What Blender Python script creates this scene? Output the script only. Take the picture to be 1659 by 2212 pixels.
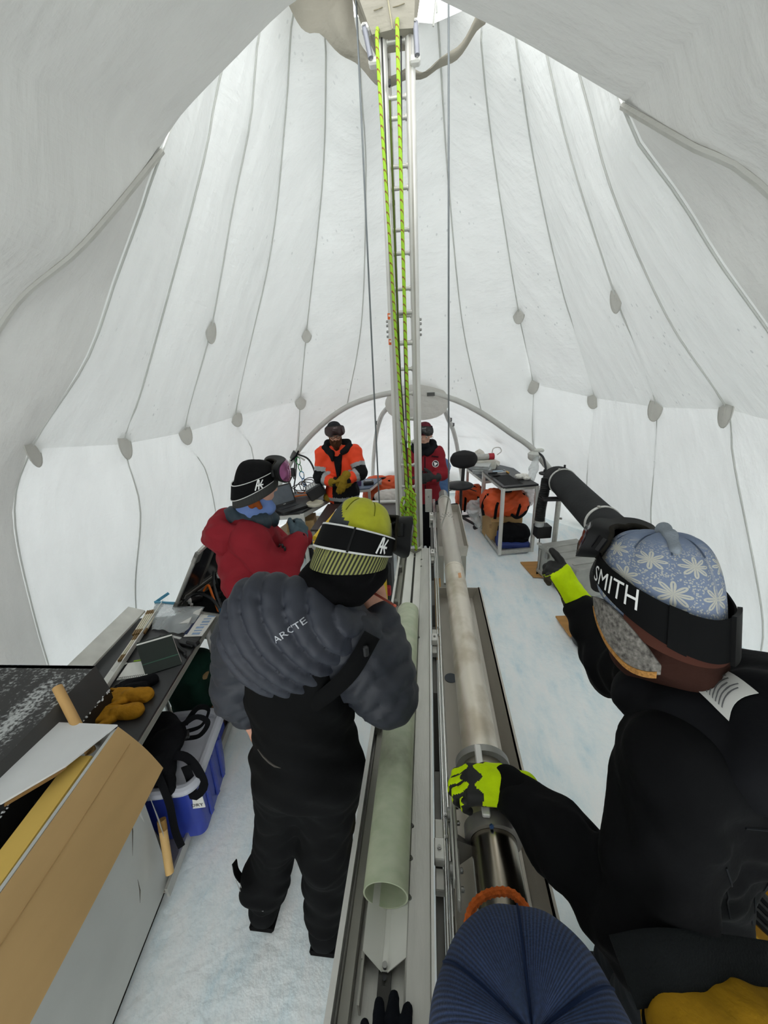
import bpy, bmesh, math, random
import numpy as np
from mathutils import Vector, Matrix
from math import sin, cos, pi, radians, sqrt, atan2

for o in list(bpy.data.objects):
    bpy.data.objects.remove(o, do_unlink=True)
SC = bpy.context.scene
COL = SC.collection

# ------------------------------------------------------------------ camera
PITCH, ROLL, YAW, CAMH = radians(20), radians(3), radians(7.2), 2.25
fw = Vector((-sin(YAW) * cos(PITCH), cos(YAW) * cos(PITCH), -sin(PITCH)))
r0 = Vector((cos(YAW), sin(YAW), 0))
u0 = r0.cross(fw)
cr = r0 * cos(ROLL) - u0 * sin(ROLL)
cu = r0 * sin(ROLL) + u0 * cos(ROLL)
cam_data = bpy.data.cameras.new('camera')
cam_data.sensor_fit = 'VERTICAL'
cam_data.sensor_height = 24.0
cam_data.lens = 24.0 * 830.0 / 2212.0
cam_data.clip_start = 0.02
cam = bpy.data.objects.new('camera', cam_data)
COL.objects.link(cam)
cam.matrix_world = Matrix(((cr.x, cu.x, -fw.x, 0), (cr.y, cu.y, -fw.y, 0), (cr.z, cu.z, -fw.z, CAMH), (0, 0, 0, 1)))
SC.camera = cam

# ------------------------------------------------------------------ world: overcast polar white-out
world = bpy.data.worlds.new('overcast_sky')
SC.world = world
world.use_nodes = True
wn = world.node_tree
wn.nodes['Background'].inputs[0].default_value = (0.975, 0.99, 0.985, 1)
wn.nodes['Background'].inputs[1].default_value = 3.3

SC.view_settings.view_transform = 'Standard'
SC.view_settings.look = 'None'
SC.view_settings.gamma = 1.0
SC.view_settings.exposure = 0.15
SC.cycles.max_bounces = 14
SC.cycles.diffuse_bounces = 10
SC.cycles.transparent_max_bounces = 12

# ------------------------------------------------------------------ materials
def _link(nt, a, b):
    nt.links.new(a, b)

def srgb(h):
    h = h.lstrip('#')
    v = [int(h[i:i + 2], 16) / 255 for i in (0, 2, 4)]
    return tuple(((c / 12.92) if c <= 0.04045 else ((c + 0.055) / 1.055) ** 2.4) for c in v) + (1,)

MATS = {}
def M(name, col, rough=0.6, metal=0.0, var=0.12, vscale=9.0, bump=0.0, bscale=80.0, stretch=(1, 1, 1), spec=0.5,
      trans=0.0, alpha=1.0, coat=0.0, bdetail=4, sheen=0.0, rvar=0.0, dist=0.01):
    """plain principled material with gentle noise variation and fine relief"""
    if name in MATS:
        return MATS[name]
    if rough >= 0.75 and metal == 0: spec = min(spec, 0.12)
    m = bpy.data.materials.new(name)
    m.use_nodes = True
    nt = m.node_tree
    p = nt.nodes['Principled BSDF']
    c = srgb(col) if isinstance(col, str) else tuple(col) + ((1,) if len(col) == 3 else ())
    tc = nt.nodes.new('ShaderNodeTexCoord')
    mp = nt.nodes.new('ShaderNodeMapping')
    mp.inputs['Scale'].default_value = stretch
    _link(nt, tc.outputs['Object'], mp.inputs[0])
    if var > 0:
        n = nt.nodes.new('ShaderNodeTexNoise')
        n.inputs['Scale'].default_value = vscale
        n.inputs['Detail'].default_value = 5
        _link(nt, mp.outputs[0], n.inputs[0])
        r = nt.nodes.new('ShaderNodeValToRGB')
        r.color_ramp.elements[0].position = 0.3
        r.color_ramp.elements[1].position = 0.7
        r.color_ramp.elements[0].color = tuple(x * (1 - var) for x in c[:3]) + (1,)
        r.color_ramp.elements[1].color = tuple(min(1, x * (1 + var)) for x in c[:3]) + (1,)
        _link(nt, n.outputs[0], r.inputs[0])
        _link(nt, r.outputs[0], p.inputs['Base Color'])
        if rvar > 0:
            mr = nt.nodes.new('ShaderNodeMapRange')
            mr.inputs[1].default_value = 0.3; mr.inputs[2].default_value = 0.7
            mr.inputs[3].default_value = max(0.02, rough - rvar); mr.inputs[4].default_value = rough + rvar
            _link(nt, n.outputs[0], mr.inputs[0])
            _link(nt, mr.outputs[0], p.inputs['Roughness'])
    else:
        p.inputs['Base Color'].default_value = c
    if not rvar:
        p.inputs['Roughness'].default_value = rough
    p.inputs['Metallic'].default_value = metal
    p.inputs['Specular IOR Level'].default_value = spec
    p.inputs['Transmission Weight'].default_value = trans
    p.inputs['Alpha'].default_value = alpha
    p.inputs['Coat Weight'].default_value = coat
    p.inputs['Sheen Weight'].default_value = sheen
    if bump > 0:
        b = nt.nodes.new('ShaderNodeTexNoise')
        b.inputs['Scale'].default_value = bscale
        b.inputs['Detail'].default_value = bdetail
        _link(nt, mp.outputs[0], b.inputs[0])
        bn = nt.nodes.new('ShaderNodeBump')
        bn.inputs['Strength'].default_value = bump
        bn.inputs['Distance'].default_value = dist
        _link(nt, b.outputs[0], bn.inputs['Height'])
        _link(nt, bn.outputs[0], p.inputs['Normal'])
    MATS[name] = m
    return m

def tent_material(name, col, transp, transl, diff, specks=False):
    m = bpy.data.materials.new(name)
    m.use_nodes = True
    nt = m.node_tree
    nt.nodes.remove(nt.nodes['Principled BSDF'])
    out = nt.nodes['Material Output']
    tc = nt.nodes.new('ShaderNodeTexCoord')
    # long soft creases plus cloth grain
    n1 = nt.nodes.new('ShaderNodeTexNoise'); n1.inputs['Scale'].default_value = 3.2; n1.inputs['Detail'].default_value = 5
    mp = nt.nodes.new('ShaderNodeMapping'); mp.inputs['Scale'].default_value = (1.0, 2.2, 0.55); mp.inputs['Rotation'].default_value = (0.5, 0.25, 0.3)
    _link(nt, tc.outputs['Object'], mp.inputs[0]); _link(nt, mp.outputs[0], n1.inputs[0])
    n2 = nt.nodes.new('ShaderNodeTexNoise'); n2.inputs['Scale'].default_value = 14; n2.inputs['Detail'].default_value = 6
    mp2 = nt.nodes.new('ShaderNodeMapping'); mp2.inputs['Scale'].default_value = (0.5, 0.5, 2.0); mp2.inputs['Rotation'].default_value = (0.6, 0.2, 0)
    _link(nt, tc.outputs['Object'], mp2.inputs[0]); _link(nt, mp2.outputs[0], n2.inputs[0])
    ad = nt.nodes.new('ShaderNodeMath'); ad.operation = 'MULTIPLY_ADD'; ad.inputs[1].default_value = 0.25
    _link(nt, n2.outputs[0], ad.inputs[0]); _link(nt, n1.outputs[0], ad.inputs[2])
    bn = nt.nodes.new('ShaderNodeBump'); bn.inputs['Strength'].default_value = 0.55; bn.inputs['Distance'].default_value = 0.05
    _link(nt, ad.outputs[0], bn.inputs['Height'])
    c = tuple(col) + (1,)
    ramp = nt.nodes.new('ShaderNodeValToRGB')
    ramp.color_ramp.elements[0].position = 0.3; ramp.color_ramp.elements[0].color = tuple(x * 0.93 for x in col) + (1,)
    ramp.color_ramp.elements[1].position = 0.7; ramp.color_ramp.elements[1].color = c
    _link(nt, n1.outputs[0], ramp.inputs[0])
    colour = ramp.outputs[0]
    if specks:
        # meltwater drips soaked into the cloth: small grey dashes
        mp3 = nt.nodes.new('ShaderNodeMapping'); mp3.inputs['Scale'].default_value = (1, 1, 0.22)
        _link(nt, tc.outputs['Object'], mp3.inputs[0])
        v = nt.nodes.new('ShaderNodeTexVoronoi'); v.inputs['Scale'].default_value = 17; v.inputs['Randomness'].default_value = 1
        _link(nt, mp3.outputs[0], v.inputs[0])
        lt = nt.nodes.new('ShaderNodeMath'); lt.operation = 'LESS_THAN'; lt.inputs[1].default_value = 0.13
        _link(nt, v.outputs['Distance'], lt.inputs[0])
        n4 = nt.nodes.new('ShaderNodeTexNoise'); n4.inputs['Scale'].default_value = 1.6
        _link(nt, tc.outputs['Object'], n4.inputs[0])
        mr = nt.nodes.new('ShaderNodeMapRange'); mr.inputs[1].default_value = 0.5; mr.inputs[2].default_value = 0.66
        mr.inputs[4].default_value = 0.45
        _link(nt, n4.outputs[0], mr.inputs[0])
        mul = nt.nodes.new('ShaderNodeMath'); mul.operation = 'MULTIPLY'
        _link(nt, lt.outputs[0], mul.inputs[0]); _link(nt, mr.outputs[0], mul.inputs[1])
        mx = nt.nodes.new('ShaderNodeMix'); mx.data_type = 'RGBA'; mx.inputs['B'].default_value = (0.35, 0.37, 0.38, 1)
        _link(nt, mul.outputs[0], mx.inputs['Factor']); _link(nt, colour, mx.inputs['A'])
        colour = mx.outputs['Result']
    d = nt.nodes.new('ShaderNodeBsdfDiffuse'); t = nt.nodes.new('ShaderNodeBsdfTranslucent'); tr = nt.nodes.new('ShaderNodeBsdfTransparent')
    for s in (d, t):
        _link(nt, colour, s.inputs[0]); _link(nt, bn.outputs[0], s.inputs['Normal'])
    _link(nt, colour, tr.inputs[0])
    a = nt.nodes.new('ShaderNodeMixShader'); a.inputs[0].default_value = transl / (transl + diff)
    _link(nt, d.outputs[0], a.inputs[1]); _link(nt, t.outputs[0], a.inputs[2])
    b = nt.nodes.new('ShaderNodeMixShader'); b.inputs[0].default_value = transp
    _link(nt, a.outputs[0], b.inputs[1]); _link(nt, tr.outputs[0], b.inputs[2])
    _link(nt, b.outputs[0], out.inputs[0])
    MATS[name] = m
    return m

# ------------------------------------------------------------------ scene graph helpers
WM = {}
def root(name, label, cat, loc=(0, 0, 0), rotz=0.0, group=None, kind=None):
    o = bpy.data.objects.new(name, None)
    o.empty_display_size = 0.1
    COL.objects.link(o)
    o.location = loc
    o.rotation_euler = (0, 0, rotz)
    if label: o['label'] = label
    if cat: o['category'] = cat
    if group: o['group'] = group
    if kind: o['kind'] = kind
    WM[o.name] = Matrix.Translation(Vector(loc)) @ Matrix.Rotation(rotz, 4, 'Z')
    return o

def tag(o, label, cat, group=None, kind=None):
    if label: o['label'] = label
    if cat: o['category'] = cat
    if group: o['group'] = group
    if kind: o['kind'] = kind
    return o

def mesh_obj(name, V, F, mat, parent=None, smooth=False, sharp=None, local=False, uvs=None, mat_idx=None, label=None):
    V = np.asarray(V, dtype=np.float64).reshape(-1, 3)
    me = bpy.data.meshes.new(name)
    if parent is not None and not local:
        m = WM[parent.name].inverted()
        A = np.array(m.to_3x3()); t = np.array(m.translation)
        V = V @ A.T + t
    origin = None
    if parent is None and len(V):
        lo, hi = V.min(0), V.max(0)
        origin = np.array([(lo[0] + hi[0]) / 2, (lo[1] + hi[1]) / 2, lo[2]])
        V = V - origin
    if isinstance(F, np.ndarray) and F.ndim == 2:
        n, k = F.shape
        me.vertices.add(len(V)); me.vertices.foreach_set('co', V.astype(np.float32).ravel())
        me.loops.add(n * k); me.loops.foreach_set('vertex_index', F.astype(np.int32).ravel())
        me.polygons.add(n); me.polygons.foreach_set('loop_start', np.arange(0, n * k, k, dtype=np.int32))
        me.update(calc_edges=True)
    else:
        me.from_pydata([tuple(v) for v in V], [], [tuple(f) for f in F])
    mats = mat if isinstance(mat, (list, tuple)) else [mat]
    for mm in mats:
        me.materials.append(mm)
    if mat_idx is not None:
        me.polygons.foreach_set('material_index', np.asarray(mat_idx, dtype=np.int32))
    if uvs is not None:
        uv = me.uv_layers.new(name='UVMap')
        li = np.zeros(len(me.loops), dtype=np.int32); me.loops.foreach_get('vertex_index', li)
        uv.data.foreach_set('uv', np.asarray(uvs, dtype=np.float32)[li].ravel())
    if smooth or sharp is not None:
        me.polygons.foreach_set('use_smooth', np.ones(len(me.polygons), dtype=bool))
        if sharp is not None:
            me.set_sharp_from_angle(angle=radians(sharp))
    me.update()
    o = bpy.data.objects.new(name, me)
    COL.objects.link(o)
    if parent is not None:
        o.parent = parent
        WM[o.name] = WM[parent.name].copy()
    else:
        o.location = origin if origin is not None else (0, 0, 0)
        WM[o.name] = Matrix.Translation(o.location)
    if label: o['label'] = label
    return o

def dup(o, loc, rotz=None, label=None, parent=None):
    c = o.copy(); COL.objects.link(c)
    if parent is not None: c.parent = parent
    else:
        c.location = loc
        if rotz is not None: c.rotation_euler = (0, 0, rotz)
        if label: c['label'] = label
    for ch in o.children:
        dup(ch, None, parent=c)
    return c

def V3(*a):
    return Vector(a[0]) if len(a) == 1 else Vector(a)

def frame_from(d, hint=(0, 0, 1)):
    d = Vector(d).normalized()
    h = Vector(hint)
    if abs(d.dot(h.normalized())) > 0.98:
        h = Vector((1, 0, 0))
    x = h.cross(d).normalized()
    return x, d.cross(x).normalized(), d

class MB:
    """collects shapes and links them as ONE mesh object"""
    def __init__(s):
        s.v, s.f = [], []
    def add(s, V, F):
        b = len(s.v)
        s.v += [tuple(x) for x in V]
        s.f += [tuple(i + b for i in f) for f in F]
        return s
    def box(s, c, size, rot=None, bev=0.0):
        """box centred at c; rot = z angle or 3x3 matrix"""
        hx, hy, hz = (x / 2 for x in size)
        if rot is None: R = Matrix.Identity(3)
        elif isinstance(rot, (int, float)): R = Matrix.Rotation(rot, 3, 'Z')
        else: R = rot
        if bev > 0:
            b = min(bev, hx * .9, hy * .9, hz * .9)
            V, idx = [], {}
            for sx in (-1, 1):
                for sy in (-1, 1):
                    for sz in (-1, 1):
                        for k in range(3):
                            p = [sx * (hx - b), sy * (hy - b), sz * (hz - b)]
                            p[k] = (sx * hx, sy * hy, sz * hz)[k]
                            idx[(sx, sy, sz, k)] = len(V); V.append(p)
            F = []
            q = [(-1, -1), (1, -1), (1, 1), (-1, 1)]
            for sg in (-1, 1):
                fx = [idx[(sg, a, c_, 0)] for a, c_ in q]; fy = [idx[(a, sg, c_, 1)] for a, c_ in q]; fz = [idx[(a, c_, sg, 2)] for a, c_ in q]
                F.append(fx if sg > 0 else fx[::-1]); F.append(fy[::-1] if sg > 0 else fy); F.append(fz if sg > 0 else fz[::-1])
            for a in (-1, 1):
                for c_ in (-1, 1):
                    F.append([idx[(a, c_, -1, 0)], idx[(a, c_, -1, 1)], idx[(a, c_, 1, 1)], idx[(a, c_, 1, 0)]][::(-1 if a * c_ < 0 else 1)])
                    F.append([idx[(a, -1, c_, 0)], idx[(a, 1, c_, 0)], idx[(a, 1, c_, 2)], idx[(a, -1, c_, 2)]][::(-1 if a * c_ < 0 else 1)])
                    F.append([idx[(-1, a, c_, 1)], idx[(-1, a, c_, 2)], idx[(1, a, c_, 2)], idx[(1, a, c_, 1)]][::(-1 if a * c_ < 0 else 1)])
                    for d_ in (-1, 1):
                        t = [idx[(a, c_, d_, 0)], idx[(a, c_, d_, 1)], idx[(a, c_, d_, 2)]]
                        F.append(t if a * c_ * d_ > 0 else t[::-1])
        else:
            V = [(x, y, z) for x in (-hx, hx) for y in (-hy, hy) for z in (-hz, hz)]
            F = [(0, 1, 3, 2), (4, 6, 7, 5), (0, 4, 5, 1), (2, 3, 7, 6), (0, 2, 6, 4), (1, 5, 7, 3)]
        C = Vector(c)
        return s.add([R @ Vector(p) + C for p in V], F)
    def bar(s, p0, p1, w, h, hint=(0, 0, 1), bev=0.0):
        """rectangular bar from p0 to p1"""
        p0, p1 = Vector(p0), Vector(p1)
        x, y, d = frame_from(p1 - p0, hint)
        R = Matrix((x, y, d)).transposed()
        return s.box((p0 + p1) / 2, (w, h, (p1 - p0).length), R, bev)
    def cyl(s, p0, p1, r, r2=None, seg=16, caps=True):
        p0, p1 = Vector(p0), Vector(p1)
        r2 = r if r2 is None else r2
        x, y, d = frame_from(p1 - p0)
        V = []
        for p, rr in ((p0, r), (p1, r2)):
            for i in range(seg):
                a = 2 * pi * i / seg
                V.append(p + x * rr * cos(a) + y * rr * sin(a))
        F = [(i, (i + 1) % seg, seg + (i + 1) % seg, seg + i) for i in range(seg)]
        if caps: F += [tuple(range(seg))[::-1], tuple(range(seg, 2 * seg))]
        return s.add(V, F)
    def pipe(s, p0, p1, ro, ri, seg=24):
        """hollow tube with wall"""
        p0, p1 = Vector(p0), Vector(p1)
        x, y, d = frame_from(p1 - p0)
        V = []
        for p, rr in ((p0, ro), (p1, ro), (p1, ri), (p0, ri)):
            for i in range(seg):
                a = 2 * pi * i / seg
                V.append(p + x * rr * cos(a) + y * rr * sin(a))
        F = []
        for k in range(4):
            for i in range(seg):
                j = (i + 1) % seg
                F.append((k * seg + i, k * seg + j, ((k + 1) % 4) * seg + j, ((k + 1) % 4) * seg + i))
        return s.add(V, F)
    def sweep(s, pts, r, seg=8, closed=False, flat=1.0, hint=(0, 0, 1)):
        """tube along a polyline; r number or list"""
        pts = [Vector(p) for p in pts]
        n = len(pts)
        V = []
        prev = None
        for i, p in enumerate(pts):
            if closed: d = pts[(i + 1) % n] - pts[i - 1]
            else: d = pts[min(i + 1, n - 1)] - pts[max(i - 1, 0)]
            if d.length < 1e-9: d = Vector((0, 0, 1))
            x, y, d = frame_from(d, hint if prev is None else prev)
            prev = y
            rr = r[i] if isinstance(r, (list, tuple)) else r
            for k in range(seg):
                a = 2 * pi * k / seg
                V.append(p + x * rr * cos(a) + y * rr * flat * sin(a))
        F = []
        for i in range(n if closed else n - 1):
            j = (i + 1) % n
            for k in range(seg):
                l = (k + 1) % seg
                F.append((i * seg + k, i * seg + l, j * seg + l, j * seg + k))
        if not closed: F += [tuple(range(seg))[::-1], tuple(range((n - 1) * seg, n * seg))]
        return s.add(V, F)
    def prism(s, poly, d):
        """planar 3-D polygon extruded by vector d"""
        n = len(poly); d = Vector(d)
        V = [Vector(p) for p in poly] + [Vector(p) + d for p in poly]
        F = [tuple(range(n))[::-1], tuple(range(n, 2 * n))] + [(i, (i + 1) % n, n + (i + 1) % n, n + i) for i in range(n)]
        return s.add(V, F)
    def profile(s, prof, p0, p1, hint=(0, 0, 1), closed=True):
        """closed 2-D outline (x, y) swept straight from p0 to p1; y follows hint"""
        p0, p1 = Vector(p0), Vector(p1)
        x, y, d = frame_from(p1 - p0, hint)
        n = len(prof)
        V = [p0 + x * a + y * b for a, b in prof] + [p1 + x * a + y * b for a, b in prof]
        F = [(i, (i + 1) % n, n + (i + 1) % n, n + i) for i in range(n)] + [tuple(range(n))[::-1], tuple(range(n, 2 * n))]
        return s.add(V, F)
    def lathe(s, c, prof, seg=24, axis=(0, 0, 1), caps=True):
        """profile of (radius, height) about axis through c"""
        x, y, d = frame_from(axis)
        c = Vector(c)
        V, F = [], []
        for (r, h) in prof:
            for i in range(seg):
                a = 2 * pi * i / seg
                V.append(c + d * h + x * r * cos(a) + y * r * sin(a))
        for k in range(len(prof) - 1):
            for i in range(seg):
                j = (i + 1) % seg
                F.append((k * seg + i, k * seg + j, (k + 1) * seg + j, (k + 1) * seg + i))
        if caps: F += [tuple(range(seg))[::-1], tuple(range((len(prof) - 1) * seg, len(prof) * seg))]
        return s.add(V, F)
    def grid(s, fn, nu, nv, thick=0.0):
        """surface fn(u, v) over the unit square, given a thickness"""
        P = [[Vector(fn(i / nu, j / nv)) for j in range(nv + 1)] for i in range(nu + 1)]
        V = [p for row in P for p in row]
        w = nv + 1
        F = [(i * w + j, (i + 1) * w + j, (i + 1) * w + j + 1, i * w + j + 1) for i in range(nu) for j in range(nv)]
        if thick:
            N = [Vector((0, 0, 0)) for _ in V]
            for f in F:
                nrm = (V[f[2]] - V[f[0]]).cross(V[f[3]] - V[f[1]])
                for i in f: N[i] += nrm
            o = len(V)
            V2 = [p - (nn.normalized() * thick if nn.length > 0 else Vector((0, 0, 0))) for p, nn in zip(V, N)]
            F2 = [tuple(i + o for i in f[::-1]) for f in F]
            edge = [i * w for i in range(nu + 1)] + [nu * w + j for j in range(1, nv + 1)] + [i * w + nv for i in range(nu - 1, -1, -1)] + [j for j in range(nv - 1, 0, -1)]
            E = [(edge[k], edge[k - 1], edge[k - 1] + o, edge[k] + o) for k in range(len(edge))]
            V = V + V2; F = F + F2 + E
        return s.add(V, F)
    def build(s, name, mat, parent=None, smooth=False, sharp=35, label=None, local=False):
        return mesh_obj(name, s.v, s.f, mat, parent, smooth=smooth, sharp=None if (not smooth) else sharp, label=label, local=local)

def catmull(pts, n):
    """n points along a Catmull-Rom curve through pts, evenly by chord"""
    P = np.array(pts, float)
    if len(P) == 2:
        t = np.linspace(0, 1, n)[:, None]
        return P[0] * (1 - t) + P[1] * t
    d = np.r_[0, np.cumsum(np.linalg.norm(np.diff(P, axis=0), axis=1))]
    u = np.linspace(0, d[-1], n)
    Q = np.vstack([2 * P[0] - P[1], P, 2 * P[-1] - P[-2]])
    out = []
    for x in u:
        i = min(max(int(np.searchsorted(d, x) - 1), 0), len(P) - 2)
        t = (x - d[i]) / max(d[i + 1] - d[i], 1e-9)
        a, b, c, e = Q[i], Q[i + 1], Q[i + 2], Q[i + 3]
        out.append(0.5 * (2 * b + (c - a) * t + (2 * a - 5 * b + 4 * c - e) * t * t + (3 * b - a - 3 * c + e) * t ** 3))
    return np.array(out)

# ------------------------------------------------------------------ soft shapes: blended solids meshed with surface nets
def _n(v):
    v = np.asarray(v, float)
    return v / np.linalg.norm(v)

def cap(a, ra, b, rb=None):
    a, b = np.asarray(a, float), np.asarray(b, float)
    rb = ra if rb is None else rb
    def f(P):
        ab = b - a
        t = np.clip(((P - a) @ ab) / max(ab @ ab, 1e-12), 0, 1)
        return np.linalg.norm(P - a - t[:, None] * ab, axis=1) - (ra + (rb - ra) * t)
    f.lo = np.minimum(a - ra, b - rb); f.hi = np.maximum(a + ra, b + rb)
    return f

def chain(pts, rs):
    return [cap(pts[i], rs[i], pts[i + 1], rs[i + 1]) for i in range(len(pts) - 1)]

def ell(c, r, R=None):
    c, r = np.asarray(c, float), np.asarray(r, float)
    Rm = np.eye(3) if R is None else np.array(R, float)     # columns = local axes
    def f(P):
        q = (P - c) @ Rm
        k0 = np.linalg.norm(q / r, axis=1); k1 = np.linalg.norm(q / (r * r), axis=1)
        return k0 * (k0 - 1) / np.maximum(k1, 1e-9)
    e = np.abs(Rm) @ r
    f.lo = c - e; f.hi = c + e
    return f

def rbox(c, h, rr, R=None):
    c, h = np.asarray(c, float), np.asarray(h, float)
    Rm = np.eye(3) if R is None else np.array(R, float)
    def f(P):
        q = np.abs((P - c) @ Rm) - (h - rr)
        return np.linalg.norm(np.maximum(q, 0), axis=1) + np.minimum(q.max(1), 0) - rr
    e = np.abs(Rm) @ h
    f.lo = c - e; f.hi = c + e
    return f

def surface_nets(D, lo, vox):
    S = D < 0
    nx, ny, nz = D.shape
    c = np.zeros((nx - 1, ny - 1, nz - 1), int)
    for dx in (0, 1):
        for dy in (0, 1):
            for dz in (0, 1):
                c += S[dx:nx - 1 + dx, dy:ny - 1 + dy, dz:nz - 1 + dz]
    act = (c > 0) & (c < 8)
    idx = -np.ones(act.shape, int)
    I = np.argwhere(act)
    idx[act] = np.arange(len(I))
    acc = np.zeros((len(I), 3)); cnt = np.zeros(len(I))
    corners = [(a, b, d) for a in (0, 1) for b in (0, 1) for d in (0, 1)]
    for p in corners:
        for ax in range(3):
            if p[ax]: continue
            q = list(p); q[ax] = 1
            i0 = I + np.array(p); i1 = I + np.array(q)
            d0 = D[i0[:, 0], i0[:, 1], i0[:, 2]]; d1 = D[i1[:, 0], i1[:, 1], i1[:, 2]]
            m = (d0 < 0) != (d1 < 0)
            t = d0[m] / (d0[m] - d1[m])
            pos = np.tile(np.array(p, float), (m.sum(), 1)); pos[:, ax] += t
            acc[m] += pos; cnt[m] += 1
    V = lo + (I + acc / np.maximum(cnt, 1)[:, None]) * vox
    Fs = []
    for ax in range(3):
        a, b = (ax + 1) % 3, (ax + 2) % 3
        sl0 = [slice(None)] * 3; sl1 = [slice(None)] * 3
        sl0[ax] = slice(0, -1); sl1[ax] = slice(1, None)
        s0, s1 = S[tuple(sl0)], S[tuple(sl1)]
        E = np.argwhere(s0 != s1)
        ok = (E[:, a] > 0) & (E[:, b] > 0) & (E[:, a] < D.shape[a] - 1) & (E[:, b] < D.shape[b] - 1)
        E = E[ok]
        fl = s0[E[:, 0], E[:, 1], E[:, 2]]
        def g(da, db):
            q = E.copy(); q[:, a] -= da; q[:, b] -= db
            return idx[q[:, 0], q[:, 1], q[:, 2]]
        quad = np.stack([g(1, 1), g(0, 1), g(0, 0), g(1, 0)], 1)
        quad[~fl] = quad[~fl][:, ::-1]
        Fs.append(quad)
    F = np.vstack(Fs)
    return V, F[(F >= 0).all(1)]

def soft(prims, vox=0.012, k=0.03, mod=None, pad=0.03, smooth_it=1):
    lo = np.min([p.lo for p in prims], 0) - pad; hi = np.max([p.hi for p in prims], 0) + pad
    n = np.ceil((hi - lo) / vox).astype(int) + 1
    ax = [lo[i] + np.arange(n[i]) * vox for i in range(3)]
    D = np.full(tuple(n), 0.25)
    for p in prims:
        a = np.clip(np.floor((p.lo - k - 0.03 - lo) / vox).astype(int), 0, n - 1)
        b = np.clip(np.ceil((p.hi + k + 0.03 - lo) / vox).astype(int) + 1, 1, n)
        X, Y, Z = np.meshgrid(ax[0][a[0]:b[0]], ax[1][a[1]:b[1]], ax[2][a[2]:b[2]], indexing='ij')
        P = np.stack([X.ravel(), Y.ravel(), Z.ravel()], 1)
        d = p(P).reshape(X.shape)
        sub = D[a[0]:b[0], a[1]:b[1], a[2]:b[2]]
        if k > 0:
            h = np.clip(0.5 + 0.5 * (sub - d) / k, 0, 1)
            D[a[0]:b[0], a[1]:b[1], a[2]:b[2]] = sub * (1 - h) + d * h - k * h * (1 - h)
        else:
            D[a[0]:b[0], a[1]:b[1], a[2]:b[2]] = np.minimum(sub, d)
    if mod is not None:
        X, Y, Z = np.meshgrid(*ax, indexing='ij')
        P = np.stack([X.ravel(), Y.ravel(), Z.ravel()], 1)
        near = np.abs(D.ravel()) < 0.12
        d = D.ravel().copy()
        d[near] = mod(P[near], d[near])
        D = d.reshape(D.shape)
    # keep the border outside
    D[0], D[-1], D[:, 0], D[:, -1], D[:, :, 0], D[:, :, -1] = (np.maximum(x, 0.001) for x in (D[0], D[-1], D[:, 0], D[:, -1], D[:, :, 0], D[:, :, -1]))
    Vx, F = surface_nets(D, lo, vox)
    for _ in range(smooth_it):
        s = np.zeros_like(Vx); c = np.zeros(len(Vx))
        for i in range(4):
            j = (i + 1) % 4
            np.add.at(s, F[:, i], Vx[F[:, j]]); np.add.at(c, F[:, i], 1)
            np.add.at(s, F[:, j], Vx[F[:, i]]); np.add.at(c, F[:, j], 1)
        Vx = Vx * 0.45 + 0.55 * s / np.maximum(c, 1)[:, None]
    return Vx, F

def soft_obj(name, prims, mat, parent=None, vox=0.012, k=0.03, mod=None, matfn=None, label=None, smooth_it=1):
    Vx, F = soft(prims, vox, k, mod, smooth_it=smooth_it)
    mi = None
    if matfn is not None:
        mi = matfn(Vx[F].mean(1))
    return mesh_obj(name, Vx, F, mat, parent, smooth=True, mat_idx=mi, label=label)

def folds(P, amp=0.006, f=1.0, seed=0):
    """soft cloth wrinkles as a signed offset"""
    x, y, z = P[:, 0] * f, P[:, 1] * f, P[:, 2] * f
    a = sin(seed * 1.3) * 2
    w = np.sin(23 * x + 9 * np.sin(7 * z + a) + 5 * np.sin(11 * y + seed)) + np.sin(31 * z + 6 * np.sin(9 * x + seed) + 4 * np.sin(13 * y)) \
        + 0.6 * np.sin(57 * (0.6 * x + 0.5 * z - 0.6 * y) + 5 * np.sin(17 * z + a))
    return amp * w / 2.0

def text_verts(txt, size=1.0):
    cu_ = bpy.data.curves.new('t', 'FONT'); cu_.body = txt; cu_.size = size; cu_.resolution_u = 2
    ob = bpy.data.objects.new('t', cu_); COL.objects.link(ob)
    dg = bpy.context.evaluated_depsgraph_get(); dg.update()
    me = bpy.data.meshes.new_from_object(ob.evaluated_get(dg))
    V = [tuple(v.co) for v in me.vertices]; F = [tuple(p.vertices) for p in me.polygons]
    bpy.data.objects.remove(ob); bpy.data.curves.remove(cu_); bpy.data.meshes.remove(me)
    return V, F

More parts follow.
